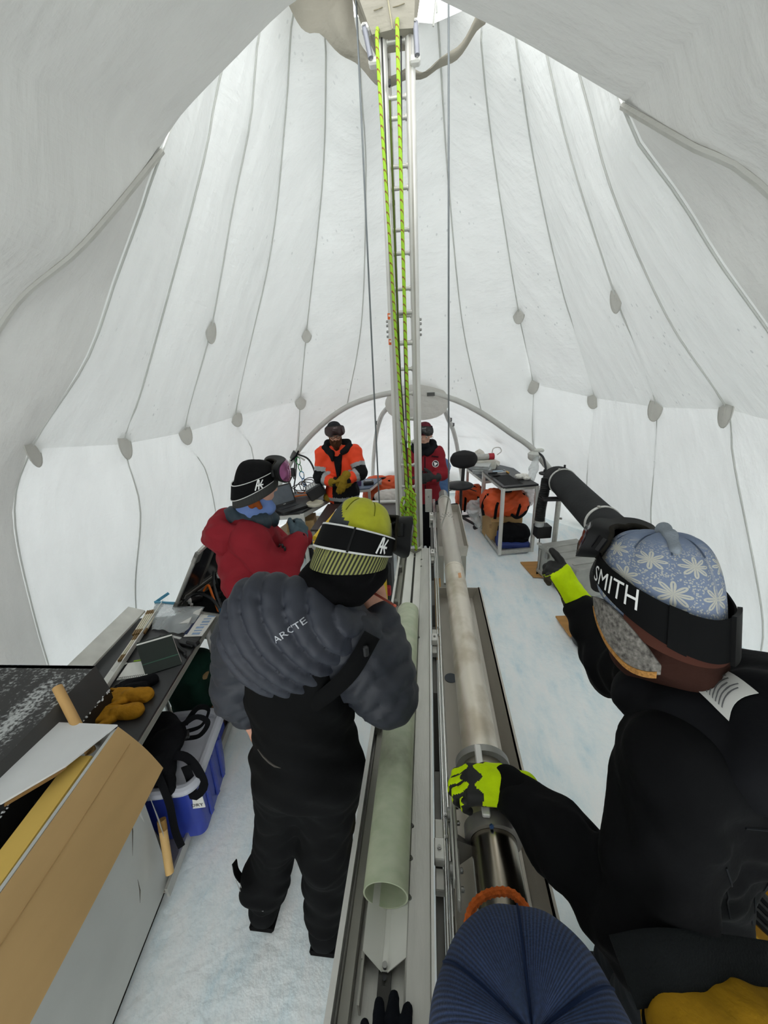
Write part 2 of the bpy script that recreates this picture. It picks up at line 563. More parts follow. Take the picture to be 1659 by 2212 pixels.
def decal(name, txt, mat, parent, fn, size, center=True, label=None):
    """flat lettering mapped on a surface by fn(x, y) -> point; x, y in metres from the text centre"""
    V, F = text_verts(txt, size)
    A = np.array(V)
    if center:
        A[:, 0] -= (A[:, 0].min() + A[:, 0].max()) / 2; A[:, 1] -= (A[:, 1].min() + A[:, 1].max()) / 2
    W = [fn(a[0], a[1]) for a in A]
    return mesh_obj(name, W, F, mat, parent, label=label)
def hand_prims(w, f, n, side, s=1.0, r=1.0, curl=(0.35, 0.35, 0.4, 0.45), spread=0.08, thumb=(0.75, 0.6, 0.3), tcurl=0.35, cuff=0.0):
    """five fingers and a palm: w wrist, f finger direction, n palm normal (fingers curl towards it), side = thumb side"""
    w, f, n, side = np.asarray(w, float), _n(f), np.asarray(n, float), np.asarray(side, float)
    n = _n(n - f * (n @ f)); side = _n(side - f * (side @ f) - n * (side @ n))
    R = np.stack([side, n, f], 1)
    P = [rbox(w + f * 0.058 * s, (0.043 * s, 0.015 * r * s + 0.002, 0.05 * s), 0.013 * s, R)]
    P.append(cap(w - f * 0.03 * s, 0.026 * r * s, w + f * 0.03 * s, 0.028 * r * s))
    if cuff: P.append(cap(w - f * cuff, 0.038 * r * s, w, 0.034 * r * s))
    L = (0.074, 0.083, 0.077, 0.060)
    B = (0.098, 0.104, 0.100, 0.090)
    for i in range(4):
        b = w + f * B[i] * s + side * (0.0325 - 0.0215 * i) * s
        d0 = _n(f + side * spread * (1.2 - 0.8 * i))
        rr = (0.0098, 0.0100, 0.0096, 0.0084)[i] * r * s
        p = b
        a = 0.0
        pts, rs = [b - f * 0.02 * s], [rr * 1.05]
        for q, (ln, k) in enumerate(((0.45, 0.8), (0.30, 1.0), (0.25, 0.7))):
            a += curl[i] * k
            d = d0 * cos(a) + n * sin(a)
            pts.append(p); rs.append(rr * (1.06 - 0.06 * q))
            p = p + d * L[i] * s * ln
        pts.append(p); rs.append(rr * 0.88)
        P += chain(pts, rs)
    b = w + f * 0.022 * s + side * 0.028 * s
    d1 = _n(side * thumb[0] + f * thumb[1] + n * thumb[2])
    d2 = _n(d1 + f * tcurl * 0.8 + n * tcurl * 0.5)
    p1 = b + d1 * 0.046 * s; p2 = p1 + d2 * 0.036 * s; p3 = p2 + _n(d2 + f * tcurl * 0.5) * 0.028 * s
    P += chain([b, p1, p2, p3], [0.017 * r * s, 0.0135 * r * s, 0.0115 * r * s, 0.0095 * r * s])
    return P
# ------------------------------------------------------------------ setting: ice floor and tent
def ice_material():
    m = bpy.data.materials.new('ice_floor'); m.use_nodes = True
    nt = m.node_tree; p = nt.nodes['Principled BSDF']
    tc = nt.nodes.new('ShaderNodeTexCoord')
    mp = nt.nodes.new('ShaderNodeMapping'); mp.inputs['Scale'].default_value = (2.6, 1.0, 1); mp.inputs['Rotation'].default_value = (0, 0, -0.15)
    _link(nt, tc.outputs['Object'], mp.inputs[0])
    n = nt.nodes.new('ShaderNodeTexNoise'); n.inputs['Scale'].default_value = 2.6; n.inputs['Detail'].default_value = 9; n.inputs['Roughness'].default_value = 0.68
    _link(nt, mp.outputs[0], n.inputs[0])
    r = nt.nodes.new('ShaderNodeValToRGB'); e = r.color_ramp.elements
    e[0].position = 0.30; e[0].color = (0.66, 0.82, 0.89, 1)
    e[1].position = 0.52; e[1].color = (0.885, 0.945, 0.96, 1)
    e.new(0.40).color = (0.80, 0.90, 0.935, 1)
    e.new(0.7).color = (0.955, 0.96, 0.96, 1)
    _link(nt, n.outputs[0], r.inputs[0]); _link(nt, r.outputs[0], p.inputs['Base Color'])
    p.inputs['Roughness'].default_value = 0.55
    p.inputs['Specular IOR Level'].default_value = 0.3
    n2 = nt.nodes.new('ShaderNodeTexNoise'); n2.inputs['Scale'].default_value = 22; n2.inputs['Detail'].default_value = 6
    _link(nt, tc.outputs['Object'], n2.inputs[0])
    b = nt.nodes.new('ShaderNodeBump'); b.inputs['Strength'].default_value = 0.35; b.inputs['Distance'].default_value = 0.02
    _link(nt, n2.outputs[0], b.inputs['Height']); _link(nt, b.outputs[0], p.inputs['Normal'])
    return m

def build_floor():
    rnd = np.random.RandomState(4)
    nx, ny = 110, 150
    xs = np.linspace(-4, 4, nx); ys = np.linspace(-4, 9, ny)
    X, Y = np.meshgrid(xs, ys, indexing='ij')
    Z = np.zeros_like(X)
    for i in range(14):
        a = rnd.rand() * 2 * pi; f = 2 + rnd.rand() * 9
        Z += np.sin(X * f * cos(a) + Y * f * sin(a) + rnd.rand() * 6) * 0.012 / (1 + f * 0.5)
    Z -= Z.max()
    V = np.stack([X.ravel(), Y.ravel(), Z.ravel()], 1)
    F = np.array([(i * ny + j, (i + 1) * ny + j, (i + 1) * ny + j + 1, i * ny + j + 1) for i in range(nx - 1) for j in range(ny - 1)])
    o = mesh_obj('floor', V, F, ice_material(), smooth=True)
    tag(o, 'trampled white and pale blue ice floor of the tent', 'floor', kind='structure')
    g = MB().box((0, 3, -0.35), (120, 120, 0.5)).build('ground', M('snow_outside', '#e6e9ea', 0.8, var=0.02))
    tag(g, 'white snow ground outside the tent', 'ground', kind='structure')
build_floor()

FAB = tent_material('tent_fabric_white', (0.79, 0.805, 0.795), 0.008, 0.088, 0.912, specks=True)
FABLOW = tent_material('tent_fabric_wall', (0.80, 0.815, 0.81), 0.012, 0.115, 0.885)
FABEND = tent_material('tent_fabric_end', (0.81, 0.83, 0.83), 0.015, 0.155, 0.845)
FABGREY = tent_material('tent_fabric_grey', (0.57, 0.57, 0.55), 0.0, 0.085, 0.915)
SEAM = tent_material('tent_seam_tape', (0.70, 0.71, 0.68), 0.01, 0.2, 0.8)
PATCH = tent_material('tent_patch', (0.62, 0.61, 0.57), 0.0, 0.18, 0.82)
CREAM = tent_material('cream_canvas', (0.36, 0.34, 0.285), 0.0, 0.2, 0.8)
POLE = M('tent_pole', '#bdbdb8', 0.55, var=0.06)

RIB = {
'L0': [(-0.72, 2.45, 4.25), (-1.14, 1.98, 3.202), (-1.296, 1.98, 3.001), (-1.506, 1.98, 2.741), (-1.794, 1.98, 2.381), (-2.303, 1.98, 1.932), (-2.62, 2.0, 1.5), (-2.85, 2.05, 0.7), (-2.95, 2.05, -0.12)],
'L1': [(-0.72, 2.72, 4.5), (-1.117, 2.7, 3.847), (-1.286, 2.693, 3.498), (-1.583, 2.685, 2.986), (-2.063, 2.674, 2.192), (-2.297, 2.67, 1.834), (-2.36, 2.722, 1.295), (-2.6, 2.699, 0.566), (-2.8, 2.75, -0.12)],
'L2': [(-0.7, 2.9, 4.55), (-0.956, 2.95, 4.137), (-1.11, 3.054, 3.82), (-1.375, 3.167, 3.392), (-1.791, 3.316, 2.638), (-2.299, 3.44, 1.803), (-2.33, 3.686, 1.409), (-2.5, 3.987, 0.783), (-2.7, 4.1, -0.12)],
'L3': [(-0.66, 3.05, 4.45), (-0.789, 3.1, 4.279), (-0.985, 3.403, 3.974), (-1.394, 3.831, 3.236), (-2.203, 4.3, 1.853), (-2.3, 4.773, 1.33), (-2.55, 4.9, -0.12)],
'L4': [(-0.6, 3.1, 4.22), (-0.606, 3.15, 4.176), (-0.874, 3.897, 3.747), (-1.37, 4.656, 2.704), (-1.646, 5.0, 1.959), (-1.9, 5.3, 1.2), (-2.3, 5.3, 0.6), (-2.6, 5.3, -0.12)],
'L5': [(-0.40, 3.10, 4.22), (-0.409, 3.2, 3.955), (-0.496, 3.847, 3.695), (-0.752, 4.772, 2.773), (-1.086, 5.28, 1.885)],
'R5': [(0.05, 3.2, 4.2), (0.075, 3.25, 4.292), (0.193, 4.142, 3.741), (0.391, 4.846, 2.711), (0.685, 5.28, 1.715)],
'R4': [(0.33, 3.1, 4.2), (0.33, 3.15, 4.08), (0.537, 3.852, 3.752), (0.971, 4.705, 2.76), (1.27, 5.1, 2.02), (1.41, 5.3, 1.15), (1.85, 5.3, 0.6), (2.3, 5.3, -0.12)],
'R3': [(0.4, 3.0, 4.45), (0.522, 3.05, 3.98), (0.814, 3.65, 3.59), (1.274, 4.229, 2.831), (1.848, 4.7, 1.859), (2.05, 5.026, 0.611), (2.45, 4.9, -0.12)],
'R2': [(0.42, 2.9, 4.5), (0.665, 2.9, 3.82), (0.908, 3.094, 3.412), (1.382, 3.342, 2.669), (1.898, 3.54, 1.86), (2.2, 3.821, 0.704), (2.5, 3.9, -0.12)],
'R1': [(0.4, 2.7, 4.45), (0.778, 2.65, 3.588), (1.022, 2.682, 3.095), (1.441, 2.716, 2.46), (1.899, 2.74, 1.917), (2.05, 2.778, 1.559), (2.45, 2.688, 0.419), (2.6, 2.75, -0.12)],
'R0': [(0.42, 2.45, 4.22), (0.745, 1.98, 3.16), (0.852, 1.98, 3.012), (1.019, 1.98, 2.835), (1.203, 1.98, 2.616), (1.44, 1.98, 2.361), (1.9, 1.98, 1.85), (2.35, 2.0, 1.2), (2.6, 2.0, -0.12)],
# near arch of the low roof section, split at its nodes
'PL': [(-0.2, 1.95, 3.62), (-0.474, 1.95, 3.561), (-0.756, 1.95, 3.419), (-1.004, 1.95, 3.282), (-1.14, 1.98, 3.202), (-1.33, 1.62, 2.78), (-1.772, 1.6, 2.534), (-2.3, 1.55, 1.95), (-2.75, 1.5, 1.0), (-2.95, 1.5, -0.12)],
'PR': [(-0.2, 1.95, 3.62), (0.053, 1.95, 3.498), (0.337, 1.95, 3.362), (0.646, 1.95, 3.195), (0.745, 1.98, 3.16), (0.873, 1.72, 2.92), (1.125, 1.7, 2.769), (1.65, 1.65, 2.25), (2.3, 1.6, 1.2), (2.6, 1.6, -0.12)],
'BL': [(-0.2, -2.4, 3.2), (-0.8, -2.4, 3.0), (-1.6, -2.4, 2.3), (-2.2, -2.4, 1.4), (-2.7, -2.4, -0.12)],
'BR': [(-0.2, -2.4, 3.2), (0.5, -2.4, 3.0), (1.3, -2.4, 2.3), (1.9, -2.4, 1.4), (2.4, -2.4, -0.12)],
}
WAIST = {'L0': 5, 'L1': 5, 'L2': 5, 'L3': 4, 'L4': 4, 'R4': 4, 'R3': 4, 'R2': 4, 'R1': 4, 'R0': 6}
ARCH = [(-2.6, 5.3, 0.0), (-2.3, 5.3, 0.6), (-1.9, 5.3, 1.2), (-1.5, 5.3, 1.58), (-1.08, 5.3, 1.84), (-0.6, 5.3, 1.97), (-0.155, 5.3, 1.99), (0.3, 5.3, 1.88), (0.69, 5.3, 1.68), (1.06, 5.3, 1.42), (1.41, 5.3, 1.15), (1.85, 5.3, 0.6), (2.3, 5.3, -0.12)]

def split(k, n1, n2):
    w = WAIST[k]
    return catmull(RIB[k][:w + 1], n1), catmull(RIB[k][w:], n2)

def loft(name, A, B, mat, parent, nv=14, bulge=0.0, bottom=None, wrinkle=0.0, seed=0):
    """sheet between two ribs of equal length"""
    A, B = np.array(A), np.array(B)
    n = len(A)
    V = []
    cen = np.array([-0.2, 3.0, 1.5])
    bot = catmull(bottom, nv + 1) if bottom is not None else None
    for i in range(n):
        s = i / (n - 1)
        for j in range(nv + 1):
            t = j / nv
            p = A[i] * (1 - t) + B[i] * t
            if bot is not None:
                p = p + (bot[j] - (A[-1] * (1 - t) + B[-1] * t)) * s ** 2
            out = p - cen; out[2] *= 0.5
            out /= np.linalg.norm(out)
            prof = sin(pi * t)
            p = p + out * bulge * prof * sin(pi * min(1, s * 1.0))
            if wrinkle:
                w = sin(9 * p[2] + 14 * p[1] + seed) * sin(3 * p[1] + seed * 2 + 2 * p[2]) + 0.6 * sin(23 * p[2] - 11 * p[1] + seed)
                p = p + out * wrinkle * w * prof * sin(pi * s)
            V.append(p)
    w = nv + 1
    F = np.array([(i * w + j, (i + 1) * w + j, (i + 1) * w + j + 1, i * w + j + 1) for i in range(n - 1) for j in range(nv)])
    return mesh_obj(name, V, F, mat, parent, smooth=True)

def seam_line(pts, parent, r=0.009, name='seam', mat=None, n=40, inward=0.012):
    P = catmull(pts, n)
    cen = np.array([-0.2, 3.0, 1.5])
    d = cen - P; d /= np.linalg.norm(d, axis=1)[:, None]
    return MB().sweep(P + d * inward, r, 6).build(name, mat or SEAM, parent, smooth=True)

def patch(parent, p, along, w=0.075, h=0.115):
    """oval reinforcement sewn over a seam where a guy line pulls"""
    p = Vector(p)
    cen = Vector((-0.2, 3.0, 1.6))
    n = (cen - p); n.z *= 0.4; n.normalize()
    a = Vector(along); a = (a - n * a.dot(n)).normalized(); b = n.cross(a)
    m = MB()
    V = [p + n * 0.035]
    for k in range(20):
        t = 2 * pi * k / 20
        V.append(p + a * h * cos(t) + b * w * sin(t) + n * 0.018)
    m.add(V, [(0, k + 1, (k + 1) % 20 + 1) for k in range(20)])
    m.sweep([p + a * h * cos(2 * pi * k / 20) + b * w * sin(2 * pi * k / 20) + n * 0.018 for k in range(20)], 0.004, 5, closed=True)
    return m.build('reinforcement_patch', PATCH, parent, smooth=True)

def build_tent():
    wl = root('wall_left', 'white translucent tent wall with seams beside the work table', 'tent wall', (-2.6, 3.4, 0), kind='structure')
    wr = root('wall_right', 'white translucent tent wall with seams beside the black insulated pipe', 'tent wall', (2.4, 3.4, 0), kind='structure')
    wb = root('wall_back', 'white tent end bay behind the arched pole', 'tent wall', (-0.2, 7.4, 0), kind='structure')
    ce = root('ceiling', 'grey translucent low tent roof overhead with sewn pole sleeves', 'tent roof', (-0.2, 0, 3.2), kind='structure')
    N1, N2 = 30, 14
    for side, par in (('L', wl), ('R', wr)):
        ks = [side + str(i) for i in range(5)]
        for i in range(4):
            a1, a2 = split(ks[i], N1, N2); b1, b2 = split(ks[i + 1], N1, N2)
            loft('fabric_panel', a1, b1, FAB, par, bulge=-0.03, wrinkle=0.004, seed=i)
            loft('fabric_panel', a2, b2, FABLOW, par, bulge=0.05, wrinkle=0.012, seed=i + 5)
        for k in ks:
            seam_line(RIB[k], par, 0.0055)
            w = WAIST[k]
            q = RIB[k]
            if k not in ('R0',):
                patch(par, q[w], Vector(q[w + 1]) - Vector(q[w - 1]))
            if k in ('L2', 'R2', 'R4', 'L4'):
                # second patch higher on the roof
                u = w - 1
                patch(par, q[u], Vector(q[u + 1]) - Vector(q[u - 1]), 0.06, 0.095)
    # far face, three gores ending on the arch
    a = catmull(RIB['L4'][:6], N1); b = catmull(RIB['L5'], N1); c = catmull(RIB['R5'], N1); d = catmull(RIB['R4'][:6], N1)
    loft('fabric_panel', a, b, FAB, wb, bulge=-0.02, bottom=ARCH[2:5])
    loft('fabric_panel', b, c, FAB, wb, bulge=0.0, bottom=ARCH[4:9], nv=20)
    loft('fabric_panel', c, d, FAB, wb, bulge=-0.02, bottom=ARCH[8:11])
    seam_line(RIB['L5'], wb, 0.0065); seam_line(RIB['R5'], wb, 0.0065)
    # low end bay beyond the arch
    hub = (-0.155, 5.3, 1.99)
    bl = [hub, (-0.515, 5.55, 1.84), (-0.763, 6.1, 1.563), (-0.999, 6.9, 0.857), (-1.15, 7.35, -0.12)]
    br = [hub, (0.165, 5.55, 1.81), (0.291, 6.0, 1.57), (0.461, 6.7, 1.098), (0.69, 7.3, -0.12)]
    al = ARCH[:7][::-1]; ar = ARCH[6:]
    A, B, C, D = catmull(al, 30), catmull(bl, 30), catmull(br, 30), catmull(ar, 30)
    loft('fabric_panel', A, B, FABEND, wb, bulge=0.12, wrinkle=0.012, seed=1)
    loft('fabric_panel', B, C, FABEND, wb, bulge=0.25, wrinkle=0.006, seed=2)
    loft('fabric_panel', C, D, FABEND, wb, bulge=0.12, wrinkle=0.012, seed=3)
    seam_line([(-1.9, 5.32, 1.2), (-1.6, 6.0, 1.18), (-1.049, 6.85, 1.153)], wb, 0.0065)
    seam_line([(0.50, 6.6, 1.177), (1.102, 6.0, 1.24), (1.41, 5.35, 1.15)], wb, 0.0065)
    patch(wb, (1.102, 5.98, 1.235), (1, 0, 0), 0.07, 0.09)
    # hub reinforcement and round ground patches
    m = MB()
    for k in range(1):
        V = [(-0.155, 5.22, 1.96)]
        for t in range(28):
            a_ = 2 * pi * t / 28
            V.append((-0.155 + 0.42 * cos(a_), 5.25 + 0.02 * sin(a_) + 0.10 * max(0, -sin(a_)), 1.95 + (0.20 if sin(a_) > 0 else 0.34) * sin(a_) - 0.10 * abs(cos(a_)) ** 2))
        m.add(V, [(0, 1 + t, 1 + (t + 1) % 28) for t in range(28)])
    m.build('hub_patch', PATCH, wb, smooth=True)
    MB().box((0.03, 5.22, 1.95), (0.1, 0.006, 0.045)).build('maker_label', M('label_dark', '#4a4a48', 0.7), wb)
    for cx, cy in ((-0.72, 7.25), (0.42, 7.2)):
        V = [(cx, cy - 0.02, 0.1)] + [(cx + 0.36 * cos(2 * pi * t / 24), cy - 0.03 + 0.05 * (1 - sin(2 * pi * t / 24)), max(0.0, 0.12 + 0.34 * sin(2 * pi * t / 24))) for t in range(24)]
        MB().add(V, [(0, 1 + t, 1 + (t + 1) % 24) for t in range(24)]).build('ground_patch', PATCH, wb, smooth=True)
    # near low roof and the strips joining it to the first seams
    side = {}
    for s_, par in (('L', wl), ('R', wr)):
        k0 = s_ + '0'
        u_, l_ = split(k0, N1, N2)
        full = np.vstack([u_, l_[1:]])
        i1 = int(np.argmin(np.linalg.norm(full - np.array(RIB[k0][1]), axis=1)))
        b_ = full[i1 - 1:]
        a_ = catmull(RIB['P' + s_][4:], len(b_))
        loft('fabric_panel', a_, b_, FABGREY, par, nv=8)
        seam_line(RIB['P' + s_][4:], ce, 0.012, name='pole_sleeve', n=50, mat=PATCH)
        p_ = np.vstack([catmull(RIB['P' + s_][:5], 14), a_[1:]])
        q_ = catmull(RIB['B' + s_], len(p_))
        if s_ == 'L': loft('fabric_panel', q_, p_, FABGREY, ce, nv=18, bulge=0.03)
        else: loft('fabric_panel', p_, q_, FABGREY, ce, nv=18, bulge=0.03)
    # outline of the end behind the photographer
    V = [(-0.2, -2.4, 1.2)] + [tuple(p) for p in catmull(RIB['BL'], 12)[::-1]] + [tuple(p) for p in catmull(RIB['BR'], 12)[1:]]
    # unseen end left open to add sky light from behind; only the gable is closed
    G = [tuple(p) for p in catmull(RIB['BL'], 12)[:5][::-1]] + [tuple(p) for p in catmull(RIB['BR'], 12)[1:5]]
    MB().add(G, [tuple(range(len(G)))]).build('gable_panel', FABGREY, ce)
    # poles
    t1 = MB().sweep(catmull(ARCH, 70) + np.array([0, -0.03, 0]), 0.036, 12).build('trim_1', POLE, smooth=True)
    tag(t1, 'arched white tent pole crossing the far end of the tent', 'tent pole', kind='structure')
    t2 = MB().sweep(catmull(bl, 40) + np.array([0, -0.05, -0.03]), 0.034, 10).build('trim_2', POLE, smooth=True)
    tag(t2, 'curved tent pole of the end bay behind the orange-jacketed person', 'tent pole', kind='structure')
    t3 = MB().sweep(catmull(br, 40) + np.array([0, -0.05, -0.03]), 0.034, 10).build('trim_3', POLE, smooth=True)
    tag(t3, 'curved tent pole of the end bay behind the swivel chair', 'tent pole', kind='structure')
    t4 = MB().sweep(catmull([(1.85, 6.3, 0.06), (2.1, 5.6, 0.07), (2.33, 5.0, 0.07), (2.4, 4.0, 0.06)], 20), 0.05, 10).build('trim_4', M('sod_tube', '#c9c6ba', 0.7), smooth=True)
    tag(t4, 'pale fabric roll lying along the foot of the wall behind the pipe stand', 'tent edge', kind='structure')
    # dark velcro ties on the end-bay poles
    for par, p in ((t2, (-0.80, 6.12, 1.50)), (t3, (0.31, 6.0, 1.52)), (t3, (0.36, 6.2, 1.42))):
        MB().cyl(Vector(p) + Vector((0, 0, -0.02)), Vector(p) + Vector((0, 0, 0.03)), 0.04, seg=12).build('tie', M('tie_grey', '#565656', 0.7), par, smooth=True)
build_tent()
# ------------------------------------------------------------------ drill mast, trays, tubes
ALU = M('aluminium', '#b9b8b2', 0.45, 0.55, var=0.10, vscale=6, bump=0.08, bscale=40, stretch=(6, 1, 6), rvar=0.08)
ALUB = M('aluminium_bright', '#d0cfca', 0.42, 0.35, var=0.06, vscale=8, rvar=0.06)
ALUD = M('aluminium_dull', '#9c9a92', 0.5, 0.7, var=0.14, vscale=7, bump=0.06, bscale=60, rvar=0.1)
STEEL = M('stainless', '#b9b4aa', 0.42, 0.5, var=0.10, vscale=5, rvar=0.1, stretch=(3, 1, 3))
CHROME = M('polished_rod', '#d5d5d2', 0.18, 1.0, var=0.04)
WHITEPL = M('white_plate', '#d9d9d2', 0.45, 0.15, var=0.04)
BLACKP = M('black_plastic', '#17181a', 0.5, var=0.2)
BOLT = M('bolt_steel', '#8f8f8c', 0.35, 0.9, var=0.1)

def bolt(p, d, parent, r=0.008, h=0.007, mat=None):
    p, d = Vector(p), Vector(d).normalized()
    m = MB().cyl(p, p + d * h, r, seg=10)
    m.cyl(p + d * h, p + d * (h + 0.0015), r * 0.5, seg=6)
    return m.build('bolt', mat or BOLT, parent)

def rope_material(name, base, fleck):
    m = bpy.data.materials.new(name); m.use_nodes = True
    nt = m.node_tree; p = nt.nodes['Principled BSDF']
    tc = nt.nodes.new('ShaderNodeTexCoord')
    w = nt.nodes.new('ShaderNodeTexWave'); w.wave_type = 'BANDS'; w.bands_direction = 'DIAGONAL'
    w.inputs['Scale'].default_value = 13; w.inputs['Distortion'].default_value = 1.0
    _link(nt, tc.outputs['Object'], w.inputs[0])
    r = nt.nodes.new('ShaderNodeValToRGB'); r.color_ramp.interpolation = 'LINEAR'
    r.color_ramp.elements[0].position = 0.05; r.color_ramp.elements[0].color = srgb(fleck)
    r.color_ramp.elements[1].position = 0.13; r.color_ramp.elements[1].color = srgb(base)
    _link(nt, w.outputs[0], r.inputs[0]); _link(nt, r.outputs[0], p.inputs['Base Color'])
    p.inputs['Roughness'].default_value = 0.75
    b = nt.nodes.new('ShaderNodeBump'); b.inputs['Strength'].default_value = 0.5; b.inputs['Distance'].default_value = 0.004
    w2 = nt.nodes.new('ShaderNodeTexNoise'); w2.inputs['Scale'].default_value = 220
    _link(nt, tc.outputs['Object'], w2.inputs[0]); _link(nt, w2.outputs[0], b.inputs['Height']); _link(nt, b.outputs[0], p.inputs['Normal'])
    return m
ROPE = rope_material('lime_rope', '#8cb822', '#7a4c1a')

def build_mast():
    t = root('drill_mast', 'tall aluminium ladder-like drill mast rising through the tent roof opening', 'mast', (-0.152, 2.82, 0))
    for x in (-0.228, -0.080):
        MB().cyl((x, 2.75, 0.25), (x, 2.75, 4.9), 0.027, seg=20).build('rail', ALUB, t, smooth=True)
        MB().box((x, 2.75 - 0.0273, 2.2), (0.012, 0.004, 3.9)).build('rail_groove', ALUD, t)
        MB().cyl((x * 0.9 - 0.01, 2.95, 0.25), (x * 0.9 - 0.01, 2.95, 4.9), 0.018, seg=14).build('rear_rail', ALU, t, smooth=True)
    zs = [3.882, 3.655, 3.567, 3.352, 3.25, 3.046, 2.925, 2.734, 2.582, 2.426, 2.261, 2.103, 1.935, 1.773, 1.604, 1.439, 1.225, 1.0]
    for i, z in enumerate(zs):
        m = MB().cyl((-0.205, 2.75, z), (-0.103, 2.75, z), 0.011, seg=12)
        for x in (-0.203, -0.105):
            m.cyl((x, 2.75, z), (x + (0.008 if x < -0.15 else -0.008), 2.75, z), 0.016, seg=12)
        m.build('rung', ALU, t, smooth=True)
        if i % 2 == 0:
            MB().cyl((-0.215, 2.75, z), (-0.207, 2.95, z + 0.05), 0.009, seg=10).build('strut', ALU, t, smooth=True)
            MB().cyl((-0.092, 2.75, z), (-0.085, 2.95, z + 0.05), 0.009, seg=10).build('strut', ALU, t, smooth=True)
    # bolted joint half-way up
    for x, s in ((-0.228, -1), (-0.080, 1)):
        MB().cyl((x, 2.75, 2.44), (x, 2.75, 2.57), 0.029, seg=20).build('joint_sleeve', ALUB, t, smooth=True)
        for z in (2.465, 2.495, 2.53, 2.555):
            bolt((x + s * 0.028, 2.75, z), (s, 0, 0), t, 0.008, 0.012)
    for z in (2.60, 2.42):
        MB().cyl((-0.205, 2.74, z), (-0.10, 2.74, z), 0.014, seg=12).build('rung', ALU, t, smooth=True)
    for z in (2.581, 2.431):
        MB().box((-0.243, 2.723, z), (0.026, 0.003, 0.035), 0.6).build('warning_label', M('label_orange', '#d9622b', 0.6), t)
        MB().box((-0.243, 2.7205, z + 0.004), (0.014, 0.002, 0.012), 0.6).build('warning_symbol', M('label_white', '#ece6da', 0.6), t)
    for z in (3.70, 3.17, 2.23):
        MB().box((-0.192, 2.715, z), (0.012, 0.02, 0.03), 0.3, 0.003).build('cable_clip', BLACKP, t)
    # grab handles by the mast head
    for (xa, za, xb, zb, s) in ((-0.312, 3.925, -0.283, 3.79, -1), (-0.049, 3.91, -0.042, 3.775, 1)):
        MB().cyl((xa, 2.70, za), (xb, 2.68, zb), 0.014, seg=14).build('grab_handle', M('handle_grey', '#7e8088', 0.45, 0.3), t, smooth=True)
        for (x, z) in ((xa, za), (xb, zb)):
            MB().box((x + (-s) * 0.012, 2.715, z), (0.055, 0.05, 0.035), None, 0.008).build('handle_clamp', ALUB, t)
            bolt((x, 2.688, z), (0, -1, 0), t, 0.006)
    # canvas boot over the mast head
    m = MB()
    V = []
    for z, x0, x1, y0, y1 in ((3.885, -0.272, -0.058, 2.69, 2.83), (4.06, -0.352, -0.040, 2.64, 2.90), (4.5, -0.50, 0.04, 2.56, 3.02), (4.95, -0.58, 0.1, 2.5, 3.1)):
        V += [(x0, y0, z), ((x0 + x1) / 2, y0 - 0.012, z), (x1, y0, z), (x1, y1, z), ((x0 + x1) / 2, y1, z), (x0, y1, z)]
    F = [(k * 6 + i, k * 6 + (i + 1) % 6, (k + 1) * 6 + (i + 1) % 6, (k + 1) * 6 + i) for k in range(3) for i in range(6)] + [(5, 4, 3, 2, 1, 0)]
    boot = mesh_obj('canvas_boot', V, F, CREAM, t, label='cream canvas boot over the mast head')
    MB().sweep([(-0.165, 2.675, 3.885), (-0.196, 2.625, 4.06), (-0.23, 2.545, 4.5)], 0.004, 5).build('boot_seam', M('canvas_seam', '#a09a84', 0.8), boot)
    for xa, xb in ((-0.255, -0.21), (-0.165, -0.10)):
        MB().sweep([(xa, 2.662, 3.955), ((xa + xb) / 2, 2.655, 3.953), (xb, 2.658, 3.96)], 0.0022, 5).build('stitch', M('stitch_grey', '#77715f', 0.8), boot)

